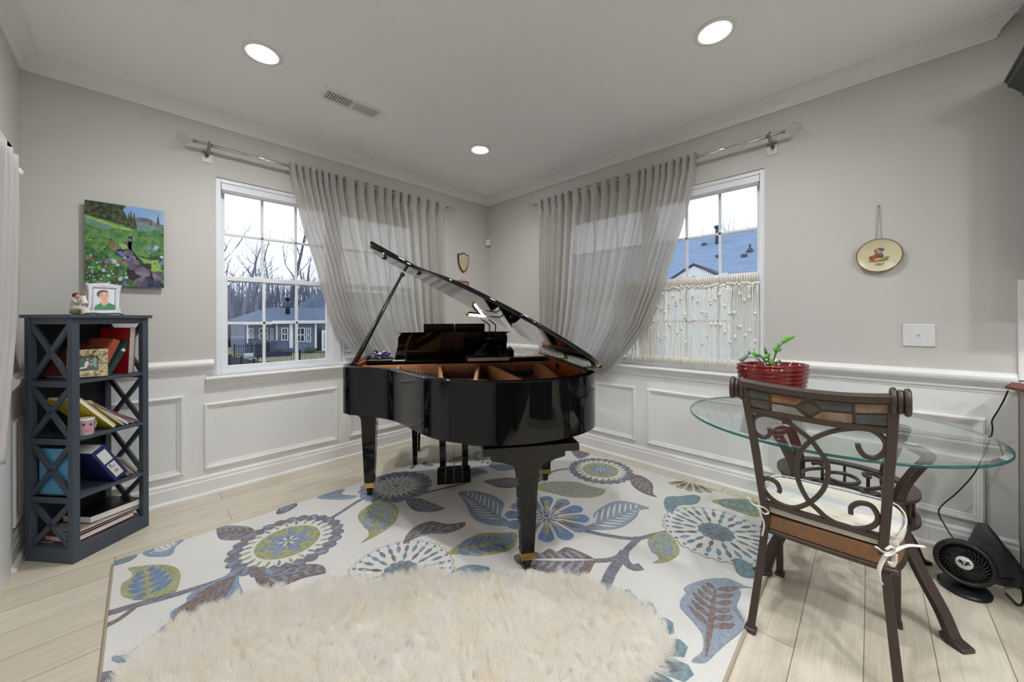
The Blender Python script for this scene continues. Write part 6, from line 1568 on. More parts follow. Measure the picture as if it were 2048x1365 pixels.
# third shelf: blue binder, spiral book, papers, light blue folder by the near side
z2 = .335
M_navy = cloth('navy binder',28,36,96)
def lean_item(nm, lb_, ct_, a, b_, w_, d_, h_, m_, tl, inner=True, spiral=False):
    t = thing(nm, lb_, ct_, tuple(K(a+.05,b_+.02,z2))); ca, sa = math.cos(tl), math.sin(tl)
    T = lambda x, b, z: K(a - z*sa + x*ca, b+b_, z2 + .001 + z*ca + x*sa)
    def q_(x0,x1,b0,b1,zz0,zz1): return MB().prism([(x0,b0),(x1,b0),(x1,b1),(x0,b1)], lambda x,b,z: T(x,b,z), zz0, zz1)
    m2 = q_(0,.002,0,d_,0,h_); m3 = q_(w_-.002,w_,0,d_,0,h_); m2.add(m3.v, m3.f, 0); part('cover', m2, m_, t, .001)
    if inner: part('pages', q_(.002,w_-.002,.006,d_-.004,.003,h_-.006), MATS['white paper'], t)
    return t, T, q_
t, T, q_ = lean_item('ring_binder', 'navy blue ring binder with white spine labels leaning on the third shelf', 'binder', .195, .016, .068, .20, .225, M_navy, .52)
part('spine', q_(0,.068,-.002,.0,0,.225), M_navy, t)
lb1 = part('spine_label', q_(.012,.056,-.0032,-.002,.125,.200), mat('white spine card', rgb(214,212,206), .5), t); lb2 = part('spine_label', q_(.014,.054,-.0032,-.002,.020,.112), MATS['white spine card'], t)
mb = q_(.022,.030,-.0038,-.0032,.096,.106); m3 = q_(.020,.046,-.0038,-.0032,.088,.090); mb.add(m3.v, m3.f); m3 = q_(.020,.042,-.0038,-.0032,.083,.085); mb.add(m3.v, m3.f)
mb.tube([T(.034+.009*math.cos(2*PI*k/18), -.0036, .055+.009*math.sin(2*PI*k/18)) for k in range(18)], .001, 4, closed=True); m3 = q_(.032,.036,-.0038,-.0032,.050,.060); mb.add(m3.v, m3.f); part('label_print', mb, MATS['navy binder'], t)
t, T, q_ = lean_item('spiral_notebook', 'cream spiral bound book leaning right of the navy binder', 'notebook', .262, .022, .016, .19, .225, cloth('cream cover',206,200,182), .60)
mb = MB()
for i in range(24): mb.tube([T(.008+.011*math.cos(2*PI*k/8), -.001+.006*math.sin(2*PI*k/8), .010+.0088*i) for k in range(8)], .0011, 4, closed=True)
part('spiral', mb, mat('brown wire spiral', rgb(120,92,66), .5), t)
t, T, q_ = lean_item('magazine', 'pale magazine leaning between the spiral book and the right side', 'magazine', .290, .024, .008, .19, .225, cloth('pale magazine cover',186,184,170), .66)
t, T, q_ = lean_item('magazine', 'crumpled white pamphlet at the right end of the third shelf', 'magazine', .312, .03, .007, .15, .13, cloth('pamphlet',196,194,186), .55)
t = thing('folder', 'light blue folder standing inside the near cross brace on the third shelf', 'folder', tuple(K(.03,.15,z2)))
M_sky = cloth('sky blue folder',104,170,214)
bxs = lambda a0,a1,b0,b1,z0,z1: MB().prism([(a0,b0),(a1,b0),(a1,b1),(a0,b1)], lambda a,b,w: K(a,b,w), z0, z1)
part('cover', bxs(.030,.034,.035,.245,z2+.001,z2+.238), M_sky, t); part('pages', bxs(.034,.040,.037,.243,z2+.003,z2+.232), MATS['white paper'], t)
mb = bxs(.0292,.0299,.052,.078,z2+.014,z2+.032); part('barcode_label', mb, M_outlet, t)
mb = MB()
for k in range(7): m3 = bxs(.0288,.0292,.055+.003*k,.0565+.003*k,z2+.017,z2+.030); mb.add(m3.v, m3.f)
part('barcode', mb, M_blackm, t)
# bottom shelf: flat pile
z1 = .075
def flat(nm, lb_, ct_, pts, z, h_, m_, tiltx=0.0, pages=True):
    t = thing(nm, lb_, ct_, tuple(K(.18,.12,z))); 
    f_ = lambda a,b,w: K(a,b,w + tiltx*(a-.18))
    part('cover', MB().prism(pts, f_, z+h_-.002, z+h_).prism(pts, f_, z, z+.002), m_, t)
    if pages:
        ca = sum(p[0] for p in pts)/len(pts); cb = sum(p[1] for p in pts)/len(pts); part('pages', MB().prism([(ca+(a-ca)*.985, cb+(b-cb)*.985) for a,b in pts], f_, z+.002, z+h_-.002), MATS['white paper'], t)
    return t
flat('folder', 'orange folder lowest in the pile on the bottom shelf', 'folder', [(.04,.055),(.30,.035),(.315,.235),(.05,.25)], z1+.008, .026, M_ora, .03)
flat('magazine', 'black barcoded magazine lying on the orange folder on the bottom shelf', 'magazine', [(.055,.05),(.325,.028),(.335,.23),(.06,.25)], z1+.040, .008, M_blkp, .02)
flat('magazine', 'pale glossy magazine lying on the black magazine on the bottom shelf', 'magazine', [(.06,.05),(.33,.036),(.34,.236),(.07,.25)], z1+.051, .009, cloth('pale glossy cover',186,164,150), .0)
t = flat('ring_binder', 'black binder topmost of the pile on the bottom shelf', 'binder', [(.12,.07),(.345,.03),(.345,.245),(.12,.245)], z1+.063, .036, M_blackm, -.0, True)
flat('magazine', 'thin grey leaflet leaning over the pile on the bottom shelf', 'magazine', [(.04,.06),(.16,.05),(.16,.20),(.05,.20)], z1+.064, .004, cloth('grey leaflet',150,150,150), .16, False)
for (a, b) in ((.09,.20),):
    flat('book', 'flat brown book at the near side of the bottom shelf', 'book', [(.035,.18),(.115,.18),(.115,.262),(.035,.262)], z1+.001, .007, cloth('brown book cover',120,84,60), 0)

# on top: silver frame with portrait, and mother and child figurine
zt_ = SH
pf_ = thing('framed_photo', 'ornate silver photo frame with portrait of a girl in green on the bookcase', 'photo frame', tuple(K(.18,.09,zt_)))
Fc = K(.205,.105,zt_); fo = Vector((CP[0]-Fc.x, CP[1]-Fc.y, 0)).normalized(); fa = math.radians(17)
fo = Vector((fo.x*math.cos(fa)-fo.y*math.sin(fa), fo.x*math.sin(fa)+fo.y*math.cos(fa), 0)); fxv = Vector((-fo.y, fo.x, 0)); ln = .30; roll = math.radians(-6)
def fs(a, z, h):
    a, z = a*math.cos(roll)-z*math.sin(roll)*-1*-1, z
    return Fc + fxv*a + fo*(-z*math.sin(ln) + h*math.cos(ln)) + Vector((0,0,z*math.cos(ln) + h*math.sin(ln)))
GW, GH = .068, .185
outl = catmull([(-GW-.012,.0,0),(-GW+.01,.006,0),(0,.002,0),(GW-.01,.006,0),(GW+.014,.0,0),(GW+.002,.02,0),(GW-.004,.09,0),(GW+.001,.16,0),(GW+.006,GH+.0,0),(GW-.012,GH-.002,0),(0,GH+.008,0),(-GW+.012,GH-.002,0),(-GW-.008,GH+.004,0),(-GW-.001,.16,0),(-GW+.004,.09,0),(-GW-.002,.02,0)], 5, True)
inn = []
IWD, IB, IT = .043, .028, .155
M_silv = mat('brushed silver', rgb(186,187,190), .35, metal=.55, bump=(160,.5))
mb = MB(); nn_ = len(outl); rows = [[fs(p.x,p.y,0) for p in outl], [fs(p.x,p.y,.010) for p in outl]]
def toin(p, k):
    qx = max(-IWD, min(IWD, p.x*.80)); qz = max(IB, min(IT, .0915+(p.y-.0915)*.80)); 
    if abs(p.x)/GW < abs(p.y-.0925)/.0925: qz = IT if p.y > .09 else IB
    else: qx = math.copysign(IWD, p.x)
    return Vector((p.x+(qx-p.x)*k, p.y+(qz-p.y)*k, 0))
for k, h in ((.15,.016),(.45,.013),(.8,.015),(1.0,.008)): rows.append([fs(toin(p,k).x, toin(p,k).y, h) for p in outl])
mb.grid(rows, 0, True, closed=True); mb.add(rows[0], [tuple(range(nn_))]); part('frame', mb, M_silv, pf_)
part('easel_leg', MB().bar(fs(0,.12,0), Vector(fs(0,.12,0)) - fo*.05 - Vector((0,0,fs(0,.12,0).z-zt_-.004)), .03, .004, up=fo), M_blackm, pf_)
ph = MB(); cols = [mat('portrait '+n, rgb(*c), .35) for n, c in (('backdrop',(206,210,214)),('skin',(214,164,140)),('hair',(92,58,44)),('green',(52,128,88)),('trim',(206,176,132)),('eyes',(60,40,34)),('lips',(190,110,104)))]
lay_ = [0]
def pq(poly, mi): lay_[0] += 1; ph.add([fs(a,z,.0085+.00012*lay_[0]) for a,z in poly], [tuple(range(len(poly)))], mi)
def pe(cx, cz, rx, rz, mi, n_=18): pq([(cx+rx*math.cos(2*PI*k/n_), cz+rz*math.sin(2*PI*k/n_)) for k in range(n_)], mi)
pq([(-IWD,IB),(IWD,IB),(IWD,IT),(-IWD,IT)], 0); pe(-.006,.122,.024,.026,2); pq([(-.040,IB),(IWD,IB),(IWD,.058),(.030,.066),(.012,.072),(-.012,.070),(-.034,.052)], 3); pq([(-.016,.072),(.0,.048),(.022,.074),(.010,.088),(-.006,.086)], 4); pq([(-.012,.074),(.0,.054),(.017,.076),(.010,.094),(-.006,.092)], 1)
pe(.0,.110,.0205,.027,1); pq([(-.025,.122),(-.018,.140),(-.002,.149),(.012,.144),(.017,.136),(.0,.138),(-.014,.128),(-.020,.110)], 2)
for cx in (-.008,.010): pe(cx,.113,.0034,.0022,5,10)
pq([(.0,.110),(.0025,.102),(-.001,.102)], 4); pe(.001,.095,.007,.0022,6,10)
part('portrait', ph, cols, pf_, fix=False)
fg = thing('figurine', 'carved figurine of a seated woman in white lifting a child beside the silver frame', 'figurine', tuple(K(.10,.05,zt_)))
fcx = dp(157,622,(Vector((K(.11,.03,0).x-CP[0], K(.11,.03,0).y-CP[1], 0)).dot(Vector((DX,DY,0))))); fcx.z = zt_
hx = Vector((RX,RY,0)); hy = Vector((DX,DY,0))
def g(x, z, y=0): return fcx + hx*x + hy*y + Vector((0,0,z))
M_fw, M_fh, M_fs, M_fb = mat('cream carved resin', rgb(206,196,180), .7), mat('brown carved hair', rgb(84,54,44), .7), mat('carved skin', rgb(206,160,130), .7), mat('mossy rock resin', rgb(146,128,90), .8, noise=(60,.2))
mb = MB().ball(g(-.004,.014), .024, 16, 8, 0, 1.25, .9, .62); part('rock', mb, M_fb, fg)
mb = MB().tube(catmull([g(-.020,.018),g(-.022,.040),g(-.019,.062),g(-.013,.080),g(-.011,.092)], 4), [.0185,.018,.0175,.017,.017,.016,.016,.016,.016,.0155,.015,.0145,.013,.011,.008,.0065,.006], 14)
mb.tube(catmull([g(-.016,.026,-.006),g(.006,.034,-.010),g(.024,.034,-.006),g(.033,.022),g(.037,.008),g(.040,.002)], 4), [.015,.0155,.016,.016,.016,.015,.0145,.014,.014,.0145,.015,.0155,.016,.0165,.017,.0175,.018,.018,.018,.018,.018], 14)
body = part('body', mb, M_fw, fg)
mb = MB().tube(catmull([g(-.014,.082,-.012),g(.000,.072,-.016),g(.010,.064,-.014),g(.018,.074,-.012),g(.025,.088,-.008)], 4), .0052, 8).tube(catmull([g(-.010,.082,.010),g(.004,.070,.012),g(.016,.072,.010),g(.026,.086,.006)], 4), .0052, 8); part('arms', mb, M_fw, fg)
mb = MB().ball(g(-.007,.102), .0120, 14, 10, 0, .92, .9, 1.12); mb.ball(g(.0035,.1005), .0022, 6, 5); part('head', mb, M_fs, fg)
mb = MB().ball(g(-.012,.106), .0136, 14, 10, 0, 1.1, 1, 1.0); mb.ball(g(-.022,.104), .009, 10, 8); part('hair', mb, M_fh, fg)
mb = MB().tube(catmull([g(.026,.102),g(.027,.090),g(.030,.074),g(.036,.056)], 4), [.006,.0075,.009,.010,.0105,.011,.0115,.012,.0125,.013,.0135,.0135,.0135], 12).tube([g(.024,.094,-.006),g(.012,.096,-.006),g(.004,.090,-.006)], .0032, 7); part('child_body', mb, mat('pale child gown', rgb(214,212,204), .7), fg)
part('child_head', MB().ball(g(.025,.112), .0098, 12, 8), M_fs, fg); part('child_hair', MB().ball(g(.026,.1155), .0104, 12, 8, 0, 1, 1, .8), mat('golden brown hair', rgb(150,104,52), .7), fg)
# ------------------------------------------------------------------ outside: yard, neighbours' houses, fences, bare trees
M_grass = mat('winter lawn', rgb(150,140,108), .95, mix=(1.2, rgb(120,124,92), .4, .65), noise=(9,.12))
def gz(x, y):
    d = max(y, x, 0); return -.75 - 1.35*min(1, d/16)
mb = MB(); rows = []
ys = [.3,1,2,4,7,11,16,24,40,70,120]; xs = [-90,-60,-40,-25,-15,-9,-5,-3,-1,.3,1,2,4,7,11,16,24,40,70,120]
for y in ys: rows.append([(x, y, gz(x,y)) for x in xs])
mb.grid(rows, 0, True)
rows = []
for y in [-60,-30,-16,-8,-4,-1,.3]: rows.append([(x, y, gz(x,max(0,y))) for x in xs if x >= .3])
mb.grid(rows, 0, True)
o = build('lawn_ground', mb, M_grass); fixn(o); o['kind'] = 'structure'; ORG[o.name] = (Vector(), 0)
M_sid = mat('blue grey siding', rgb(98,110,136), .7, noise=(2,.05)); M_roofA = mat('slate blue shingles', rgb(84,96,118), .85, noise=(6,.14)); M_trimx = mat('white exterior trim', rgb(225,228,235), .5); M_dkwin = mat('dark house window', (.02,.026,.034,1), .08)
def zA(x, y): return (430+x/6.5, 540+y/6.5)
YH = 40.0
def HA(x, y, d=0.0): u, v = zA(x, y); return ony(u, v, YH+d)
hA = thing('house', 'blue grey house with white trimmed windows seen through the left window', 'house', (HA(900,900).x, YH+4, -2.1))
def px2(x0, x1, y0, y1, d): p, q = HA(x0, y1, d), HA(x1, y0, d); return p, q
mb = MB(); p, q = px2(418,800,700,960,0); mb.box((p.x,YH+1.2,-2.2),(q.x,YH+9,q.z)); p2, q2 = px2(800,1700,690,960,0); mb.box((p2.x,YH,-2.2),(q2.x+14,YH+9,q2.z)); part('walls', mb, M_sid, hA)
ze = HA(900,668).z; xL = HA(372,700).x; xR = HA(1700,660).x+16
rp0, rp1 = HA(660,497,6), HA(1085,445,6)
mb = MB(); vs = [(xL,YH-.6,ze-.15),(xR,YH-.6,ze+.1),(xR,YH+6,rp1.z),(rp0.x,YH+6,rp0.z),(xL,YH+12,ze),(xR,YH+12,ze)]
mb.add(vs, [(0,1,2,3),(3,2,5,4),(0,3,4),(1,5,2),(0,4,5,1)]); part('roof', mb, M_roofA, hA)
mb = MB(); r0, r1, r2 = HA(1000,470,9), HA(1380,268,9), HA(1500,275,9); zb_ = HA(1000,640,6).z
mb.add([(r0.x,YH+7,zb_),(r2.x+16,YH+7,zb_),(r2.x+12,YH+9,r1.z),(r1.x,YH+9,r1.z),(r0.x,YH+16,zb_),(r2.x+16,YH+16,zb_)], [(0,1,2,3),(3,2,5,4),(0,3,4),(1,5,2),(0,4,5,1)]); part('upper_roof', mb, M_roofA, hA)
mb = MB(); p, q = HA(745,675,-.7), HA(1490,655,-.7); mb.box((p.x,YH-.72,p.z-.12),(q.x,YH-.55,p.z+.10)); p = HA(375,712,-.7); q = HA(745,700,-.7); mb.box((p.x,YH-.72,p.z-.02),(q.x,YH-.55,p.z+.14)); part('gutter', mb, M_trimx, hA)
mb = MB()
for x0, x1 in ((414,428),(795,806),(1296,1318),(966,1008)): p, q = px2(x0,x1,700,(955 if x0 < 900 else 1020),-.05); mb.box((p.x,YH-.15,p.z),(q.x,YH+.02,q.z))
part('corner_boards', mb, M_trimx, hA)
for (x0,x1,y0,y1) in ((466,532,760,900),(604,724,758,910),(752,798,758,918),(860,948,752,922),(1048,1168,752,940),(1184,1244,752,944)):
    p, q = px2(x0,x1,y0,y1,-.02); mb = MB(); y_ = YH-.10 if x0 > 800 else YH+1.08
    w = MB(); w.rectframe([(0,0),(0,.06),(.09,.06),(.09,0)], p.x, q.x, p.z, q.z, lambda a,b,h: (a, y_+.06-h, b)); w.box(((p.x+q.x)/2-.03,y_+.0,p.z),((p.x+q.x)/2+.03,y_+.05,q.z)); w.box((p.x,y_,(p.z+q.z)/2-.05),(q.x,y_+.05,(p.z+q.z)/2+.05))
    wn = part('window', w, M_trimx, hA); part('pane', MB().box((p.x+.06,y_+.045,p.z+.06),(q.x-.06,y_+.08,q.z-.06)), M_dkwin, wn)
p, q = px2(1322,1380,748,1090,0); sc_ = MB().box((p.x,YH-.08,p.z),(q.x,YH-.02,q.z)); p, q = px2(1450,1640,748,1090,0); sc_.box((p.x,YH-.08,p.z),(q.x,YH-.02,q.z)); part('porch_screen', sc_, M_dkwin, hA)
p, q = px2(1384,1448,788,1096,0); w = MB(); w.rectframe([(0,0),(0,.05),(.22,.05),(.22,0)], p.x, q.x, p.z, q.z, lambda a,b,h: (a, YH-.06-h, b)); w.box((p.x,YH-.12,p.z+.1),(q.x,YH-.07,p.z+(q.z-p.z)*.22)); w.box((p.x,YH-.12,p.z+(q.z-p.z)*.40),(q.x,YH-.07,p.z+(q.z-p.z)*.44)); part('porch_door', w, M_trimx, hA)
p = HA(945,420,3); part('vent_stack', MB().tube([(p.x,YH+3,HA(945,475,3).z-1),(p.x,YH+3,HA(945,375,3).z)], .22, 10).tube([(p.x,YH+3,HA(945,385,3).z),(p.x,YH+3,HA(945,362,3).z)], .36, 10), M_dkwin, hA)
p, q = px2(1240,1310,1010,1075,-2); single('evergreen_shrub', MB().ball((p.x,YH-2,-1.9), .55, 10, 7, 0, 1, 1, .8), mat('dark shrub', rgb(58,70,62), .9, bump=(4,1)), 'low green shrub in front of the blue grey house', 'shrub')
single('evergreen_shrub', MB().ball((HA(890,1000,-2).x,YH-2.0,-1.92), .5, 10, 7, 0, 1.1, 1, .75), MATS['dark shrub'], 'rounded green shrub by the white column of the blue grey house', 'shrub')
p = HA(640,980,-1.5); single('garden_shed', MB().box((p.x-.9,YH-2.4,-2.15),(p.x+.9,YH-.9,HA(705,918,-1.5).z)), mat('slate grey box', rgb(72,84,104), .7), 'slate grey storage box by the blue grey house', 'box')
p = HA(760,1085,-3); single('planter_bed', MB().box((p.x-1.5,YH-4,-2.12),(p.x+1.3,YH-3,HA(760,1068,-3).z)), mat('dark raised bed', rgb(40,50,84), .8), 'dark raised planter bed on the lawn beyond the left window', 'planter')
p = HA(440,1060,-4); single('patio_tub', MB().lathe([(.0001,0),(.3,0),(.38,.45),(.0001,.45)], 16, lambda x,y,z: (p.x+x, YH-4+y, -2.1+z)), mat('pale tub', rgb(170,176,186), .5), 'pale round tub on the lawn beyond the left window', 'tub')
# fences
def fence(name, label, a, b, h, step, w, zoff=0.0):
    a, b = Vector(a), Vector(b); L_ = (b-a).length; n_ = int(L_/step); t = thing(name, label, 'fence', tuple((a+b)/2)); mk = MB()
    for i in range(n_+1): p = a.lerp(b, i/n_); mk.box((p.x-w/2,p.y-w/2,p.z),(p.x+w/2,p.y+w/2,p.z+h))
    part('pickets', mk, M_blackm, t); mk = MB()
    for q in (.12,.86): mk.bar(a+Vector((0,0,h*q)), b+Vector((0,0,h*q)), .05, .05)
    part('rails', mk, M_blackm, t)
    k = max(2, int(L_/2.4))
    for i in range(k+1): p = a.lerp(b, i/k); part('post', MB().box((p.x-.045,p.y-.045,p.z-.1),(p.x+.045,p.y+.045,p.z+h+.08)), M_blackm, t)
fa, fb_ = ony(515,728,29), ony(668,731,29)
fence('picket_fence', 'black metal picket fence crossing the neighbour lawn', fa, Vector((fb_.x+3,29,fb_.z)), 1.0, .13, .028)
fa, fb_ = ony(446,708,44), ony(525,706,40); fence('picket_fence', 'far black picket fence at the left edge of the lawn', Vector((fa.x,37.5,-2.05)), Vector((fb_.x,37.5,-2.05)), 1.15, .16, .03)
t = thing('privacy_fence', 'dark solid panel fence low in the left window', 'fence', tuple(onz(500,745,-2)))
pa_, pb_ = dp(440,708,20), dp(566,733,15.5)
for i in range(5):
    a, b = pa_.lerp(pb_, i/5), pa_.lerp(pb_, (i+1)/5); mk = MB(); dn = Vector((0,0,.65)); mk.bar(a-dn, b-dn, .05, 1.3); part('panel', mk, mat('dark fence board', rgb(40,48,60), .8) if 'dark fence board' not in MATS else MATS['dark fence board'], t)
    part('post', MB().bar(a-Vector((0,0,1.4)), a+Vector((0,0,.08)), .12, .12, up=(1,0,0)), M_blackm, t)
# house seen through the right window
M_roofB = bpy.data.materials.new('blue grey roof shingles'); M_roofB.use_nodes = True
nt = M_roofB.node_tree; b = nt.nodes['Principled BSDF']; b.inputs['Roughness'].default_value = .9
tc = nt.nodes.new('ShaderNodeTexCoord'); sp_ = nt.nodes.new('ShaderNodeSeparateXYZ'); cb2 = nt.nodes.new('ShaderNodeCombineXYZ'); br = nt.nodes.new('ShaderNodeTexBrick')
nt.links.new(tc.outputs['Object'], sp_.inputs[0]); nt.links.new(sp_.outputs['Y'], cb2.inputs['X']); nt.links.new(sp_.outputs['Z'], cb2.inputs['Y']); nt.links.new(cb2.outputs[0], br.inputs['Vector'])
br.inputs['Scale'].default_value = 1; br.inputs['Brick Width'].default_value = .34; br.inputs['Row Height'].default_value = .075; br.inputs['Mortar Size'].default_value = .006; br.inputs['Mortar Smooth'].default_value = .6
br.inputs['Color1'].default_value = rgb(120,138,164); br.inputs['Color2'].default_value = rgb(132,150,176); br.inputs['Mortar'].default_value = rgb(94,110,136); nt.links.new(br.outputs['Color'], b.inputs['Base Color'])
XB = 8.2
rA, rB = onx(1372,477,12.5), onx(1520,453,12.5); zr = (rA.z+rB.z)/2; zeB = onx(1420,572,XB-.5).z
hB = thing('house', 'neighbour house with big blue grey shingled roof seen through the right window', 'house', (11,-.5,-2.1))
y0B, y1B = -14, 16
mb = MB().add([(XB-.5,y0B,zeB),(XB-.5,y1B,zeB),(12.5,y1B,zr),(12.5,y0B,zr),(17.5,y0B,zeB),(17.5,y1B,zeB),(12.5,y1B,zr-.01),(12.5,y0B,zr-.01)], [(0,1,2,3),(7,6,5,4),(0,3,4),(1,5,2)]); part('roof', mb, M_roofB, hB)
M_sidB = mat('pale blue siding', rgb(226,235,244), .7); part('walls', MB().box((XB,y0B+.5,-2.2),(17,y1B-.5,zeB+.1)), M_sidB, hB)
part('gutter', MB().box((XB-.62,y0B,zeB-.10),(XB-.48,y1B,zeB+.03)), M_trimx, hB)
rn = (Vector((12.5,0,zr))-Vector((XB-.5,0,zeB))).cross(Vector((0,1,0))).normalized()
def onroof(u, v): return onplane(u, v, (12.5,0,zr), rn)
XG = XB-.9
pk_, g0, g1 = onx(1389,531,XG), onx(1345,556,XG), onx(1433,550,XG)
ym = pk_.y; hw = .5*abs(g0.y-g1.y); zg = (g0.z+g1.z)/2
mb = MB().add([(XG-.1,ym-hw*1.7,pk_.z-(pk_.z-zg)*1.7),(XG-.1,ym,pk_.z+.05),(XG-.1,ym+hw*1.7,pk_.z-(pk_.z-zg)*1.7),(XG+4,ym-hw*1.7,pk_.z-(pk_.z-zg)*1.7),(XG+4,ym,pk_.z+.05),(XG+4,ym+hw*1.7,pk_.z-(pk_.z-zg)*1.7)], [(0,1,4,3),(1,2,5,4)]); o = part('gable_roof', mb, mat('dark shingle edge', rgb(52,62,84), .8), hB); md = o.modifiers.new('t','SOLIDIFY'); md.thickness = .05
sl_ = (pk_.z-zg)/hw
mb = MB(); mb.prism([(-hw*1.6,-hw*1.6*sl_),(0,0),(hw*1.6,-hw*1.6*sl_),(hw*1.6,-hw*1.6*sl_-.26),(0,-.26),(-hw*1.6,-hw*1.6*sl_-.26)], lambda a,bb_,w: (XG-.06+w, ym+a, pk_.z+bb_-.02), 0, .06); part('rake_boards', mb, M_trimx, hB)
part('gable_wall', MB().prism([(-hw*1.5,-hw*1.5*sl_-.2),(0,-.2),(hw*1.5,-hw*1.5*sl_-.2),(hw*1.5,-3.2),(-hw*1.5,-3.2)], lambda a,bb_,w: (XG+.02+w, ym+a, pk_.z+bb_), 0, .1), M_sidB, hB)
part('gable_vent', MB().prism([(-hw*.55,-hw*.55*sl_-.34),(0,-.34),(hw*.55,-hw*.55*sl_-.34)], lambda a,bb_,w: (XG+.0+w, ym+a, pk_.z+bb_), 0, .05), mat('grey gable shakes', rgb(84,92,106), .8), hB)
for u, v, kind in ((1436,487,'stack'),(1409,490,'cap'),(1438,514,'cap'),(1500,503,'cone'),(1489,513,'cap')):
    c = onroof(u, v)
    mb = MB()
    if kind == 'stack': mb.tube([c+Vector((0,0,-.1)), c+Vector((0,0,.55))], .09, 10).tube([c+Vector((0,0,.55)), c+Vector((0,0,.62))], .13, 10); nm = 'vent_stack'
    elif kind == 'cone': mb.lathe([(.12,-.05),(.08,.06),(.035,.10),(.03,.22),(.0001,.23)], 12, lambda x,y,z,c=c: (c.x+x,c.y+y,c.z+z)); nm = 'pipe_boot'
    else: mb.obox(c+Vector((-.03,0,.02)), (1,0,0),(0,1,0),(0,0,1), (.12,.15,.07)); nm = 'roof_vent'
    part(nm, mb, mat('dark roof metal', rgb(56,66,92), .6) if 'dark roof metal' not in MATS else MATS['dark roof metal'], hB)
for yy in (-4.6,-2.2,.2):
    w = MB(); w.rectframe([(0,0),(0,.04),(.10,.04),(.10,0)], yy-.5, yy+.5, -.2, 1.35, lambda a,bb_,h: (XB-h, a, bb_)); wn = part('window', w, M_trimx, hB); part('pane', MB().box((XB-.02,yy-.42,-.12),(XB-.01,yy+.42,1.27)), M_dkwin, wn)
# bare winter trees
M_bark = mat('haze tinted bark', rgb(112,118,140), .9); M_barkd = mat('dark haze tinted bark', rgb(82,86,104), .9)  # haze and cool white balance are put into these bark colours
def tree(label, base, h, r, seed, m, spread=.55, depth=5, grp='bare winter trees beyond the lawn'):
    rn_ = random.Random(seed); tr, brn = MB(), MB()
    t = thing('bare_tree', label, 'tree', tuple(base), 0, grp)
    P = [Vector(base)]; d = Vector((0,0,1)); n_ = 9
    for i in range(n_): d = (d + Vector((rn_.uniform(-.10,.10),rn_.uniform(-.10,.10),0))).normalized(); P.append(P[-1]+d*h/n_)
    rs = [r*(1-i/n_)**.8+.012 for i in range(n_+1)]; tr.tube(P, rs, 7)
    def br_(p, d, L_, rr_, dep):
        q = [p]; dd = d
        for i in range(3): dd = (dd+Vector((rn_.uniform(-.22,.22),rn_.uniform(-.22,.22),rn_.uniform(-.05,.22)))).normalized(); q.append(q[-1]+dd*L_/3)
        brn.tube(q, [rr_, rr_*.75, rr_*.5, rr_*.28], 4 if dep < 3 else 3, cap=False)
        if dep < depth and rr_ > .006:
            for _ in range(3 if dep < 2 else 2):
                k = rn_.uniform(.35,1); pp2 = q[0].lerp(q[-1], k) if k < .5 else q[2].lerp(q[3], (k-.5)*2)
                nd = (dd+Vector((rn_.uniform(-1,1),rn_.uniform(-1,1),rn_.uniform(-.1,.9)))*spread*1.2).normalized(); br_(pp2, nd, L_*rn_.uniform(.5,.75), rr_*.55, dep+1)
    for i in range(3, n_):
        for _ in range(2):
            a = rn_.uniform(0,2*PI); e = rn_.uniform(.5,1.2); d = Vector((math.cos(a),math.sin(a),e)).normalized(); br_(P[i].lerp(P[i+1], rn_.random()), d, h*.26*(1.15-i/n_)*rn_.uniform(.7,1.2), rs[i]*.45, 2)
    part('trunk', tr, m, t, fix=False); part('branches', brn, m, t, fix=False)
TS = [(457,388,46,.26,'tall bare tree at the left side of the left window'),(471,398,47,.24,'tall bare tree second from the left in the left window'),(484,455,48,.24,'bare tree with forking crown left of the first window bar'),(500,450,56,.2,'bare tree rising behind the first window bar'),(512,452,60,.2,'thin bare tree right of the first window bar'),
      (541,470,64,.18,'low bare tree left of the crooked lone tree'),(574,412,46,.30,'lone crooked bare tree in the middle of the left window'),(600,500,66,.2,'small bare tree right of the crooked lone tree'),(530,520,70,.2,'small bare tree far beyond the house roof'),(622,545,72,.2,'far low bare tree above the big house roof')]
for i, (u, vt, D, r_, lb_) in enumerate(TS):
    b0 = dp(u, 700, D); b0.z = -2.1; topz_ = dp(u, vt, D).z; tree(lb_, b0, topz_+2.1, r_*1.15, 31+i, M_bark if i % 3 else M_barkd, .55, 5 if i in (2,6) else 4)
for i, (u, vt, D) in enumerate(((1378,452,46),(1408,445,44),(1432,438,47),(1458,440,43),(1482,428,46),(1512,425,44))):
    b0 = dp(u, 640, D); b0.z = -2.1; tree(('first','second','third','fourth','fifth','sixth')[i]+' bare treetop from the left above the shingled roof', b0, dp(u,vt,D).z+2.1, .16, 71+i, M_bark, .6, 4, 'bare treetops above the shingled roof')
rn_ = random.Random(77); mb = MB()
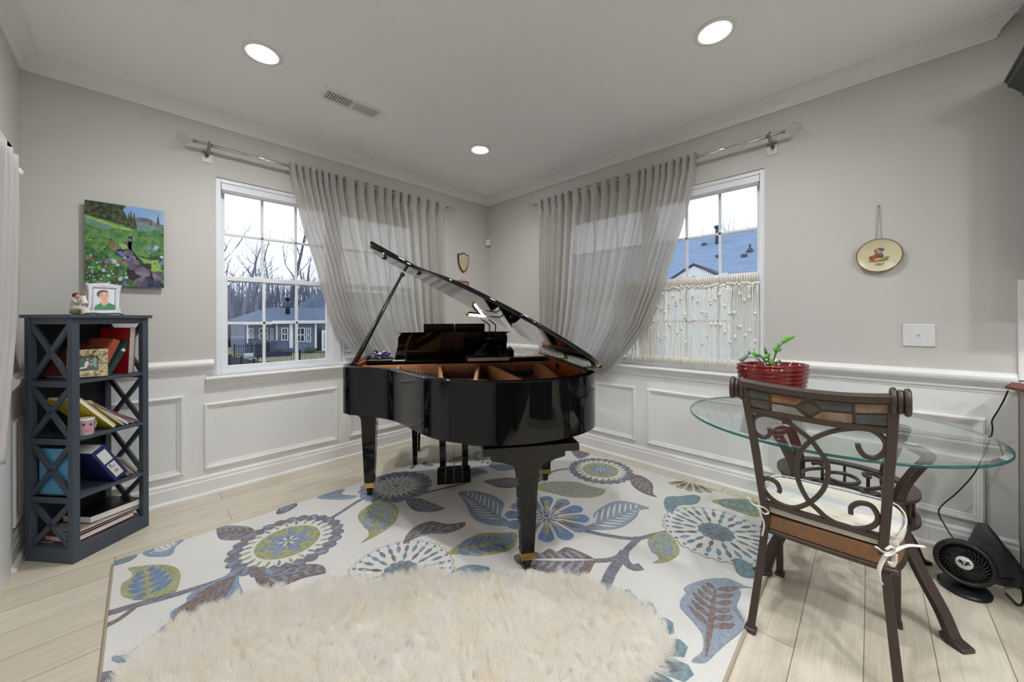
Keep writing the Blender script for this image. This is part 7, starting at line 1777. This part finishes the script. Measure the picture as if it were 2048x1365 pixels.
for k in range(980):
    u = rn_.uniform(425,700) if k < 560 else rn_.uniform(150,1000); D = rn_.uniform(62,96); p = dp(u, 690, D); p.z = -2.1; hh = rn_.uniform(6,13); q = p+Vector((rn_.uniform(-.8,.8),rn_.uniform(-.8,.8),hh))
    mb.tube([p, p.lerp(q,.5)+Vector((rn_.uniform(-.3,.3),0,0)), q], [.13,.09,.03], 3, cap=False)
    for j in range(5): a = p.lerp(q, rn_.uniform(.2,.95)); mb.tube([a, a+Vector((rn_.uniform(-1.6,1.6),rn_.uniform(-1.6,1.6),rn_.uniform(.4,2.2)))], [.045,.012], 3, cap=False)
single('woodland', mb, M_bark, 'dense bare woodland far behind the blue grey house', 'woodland', kind='stuff', fix=False)

# ------------------------------------------------------------------ light and render settings
w = bpy.data.worlds.new('overcast sky'); SC.world = w; w.use_nodes = True
nt = w.node_tree; bg = nt.nodes['Background']; bg.inputs['Strength'].default_value = SKY
tc = nt.nodes.new('ShaderNodeTexCoord'); sp_ = nt.nodes.new('ShaderNodeSeparateXYZ'); rp = nt.nodes.new('ShaderNodeValToRGB'); nt.links.new(tc.outputs['Generated'], sp_.inputs[0]); nt.links.new(sp_.outputs['Z'], rp.inputs['Fac'])
rp.color_ramp.elements[0].color = (.86,.93,1,1); rp.color_ramp.elements[1].color = (.80,.90,1,1); e = rp.color_ramp.elements.new(.12); e.color = (.95,.985,1,1); nt.links.new(rp.outputs['Color'], bg.inputs['Color'])
vs_ = SC.view_settings; vs_.view_transform = 'Standard'; vs_.look = 'None'; vs_.gamma = 1.0; vs_.use_curve_mapping = False; vs_.exposure = EXPO
SC.display_settings.display_device = 'sRGB'
cy = SC.cycles; cy.max_bounces = 10; cy.diffuse_bounces = 5; cy.glossy_bounces = 4; cy.transmission_bounces = 6; cy.transparent_max_bounces = 24
cy.sample_clamp_indirect = 6.0; cy.caustics_reflective = False; cy.caustics_refractive = False; cy.use_denoising = True
try: cy.denoiser = 'OPENIMAGEDENOISE'; cy.denoising_input_passes = 'RGB_ALBEDO_NORMAL'
except Exception: pass
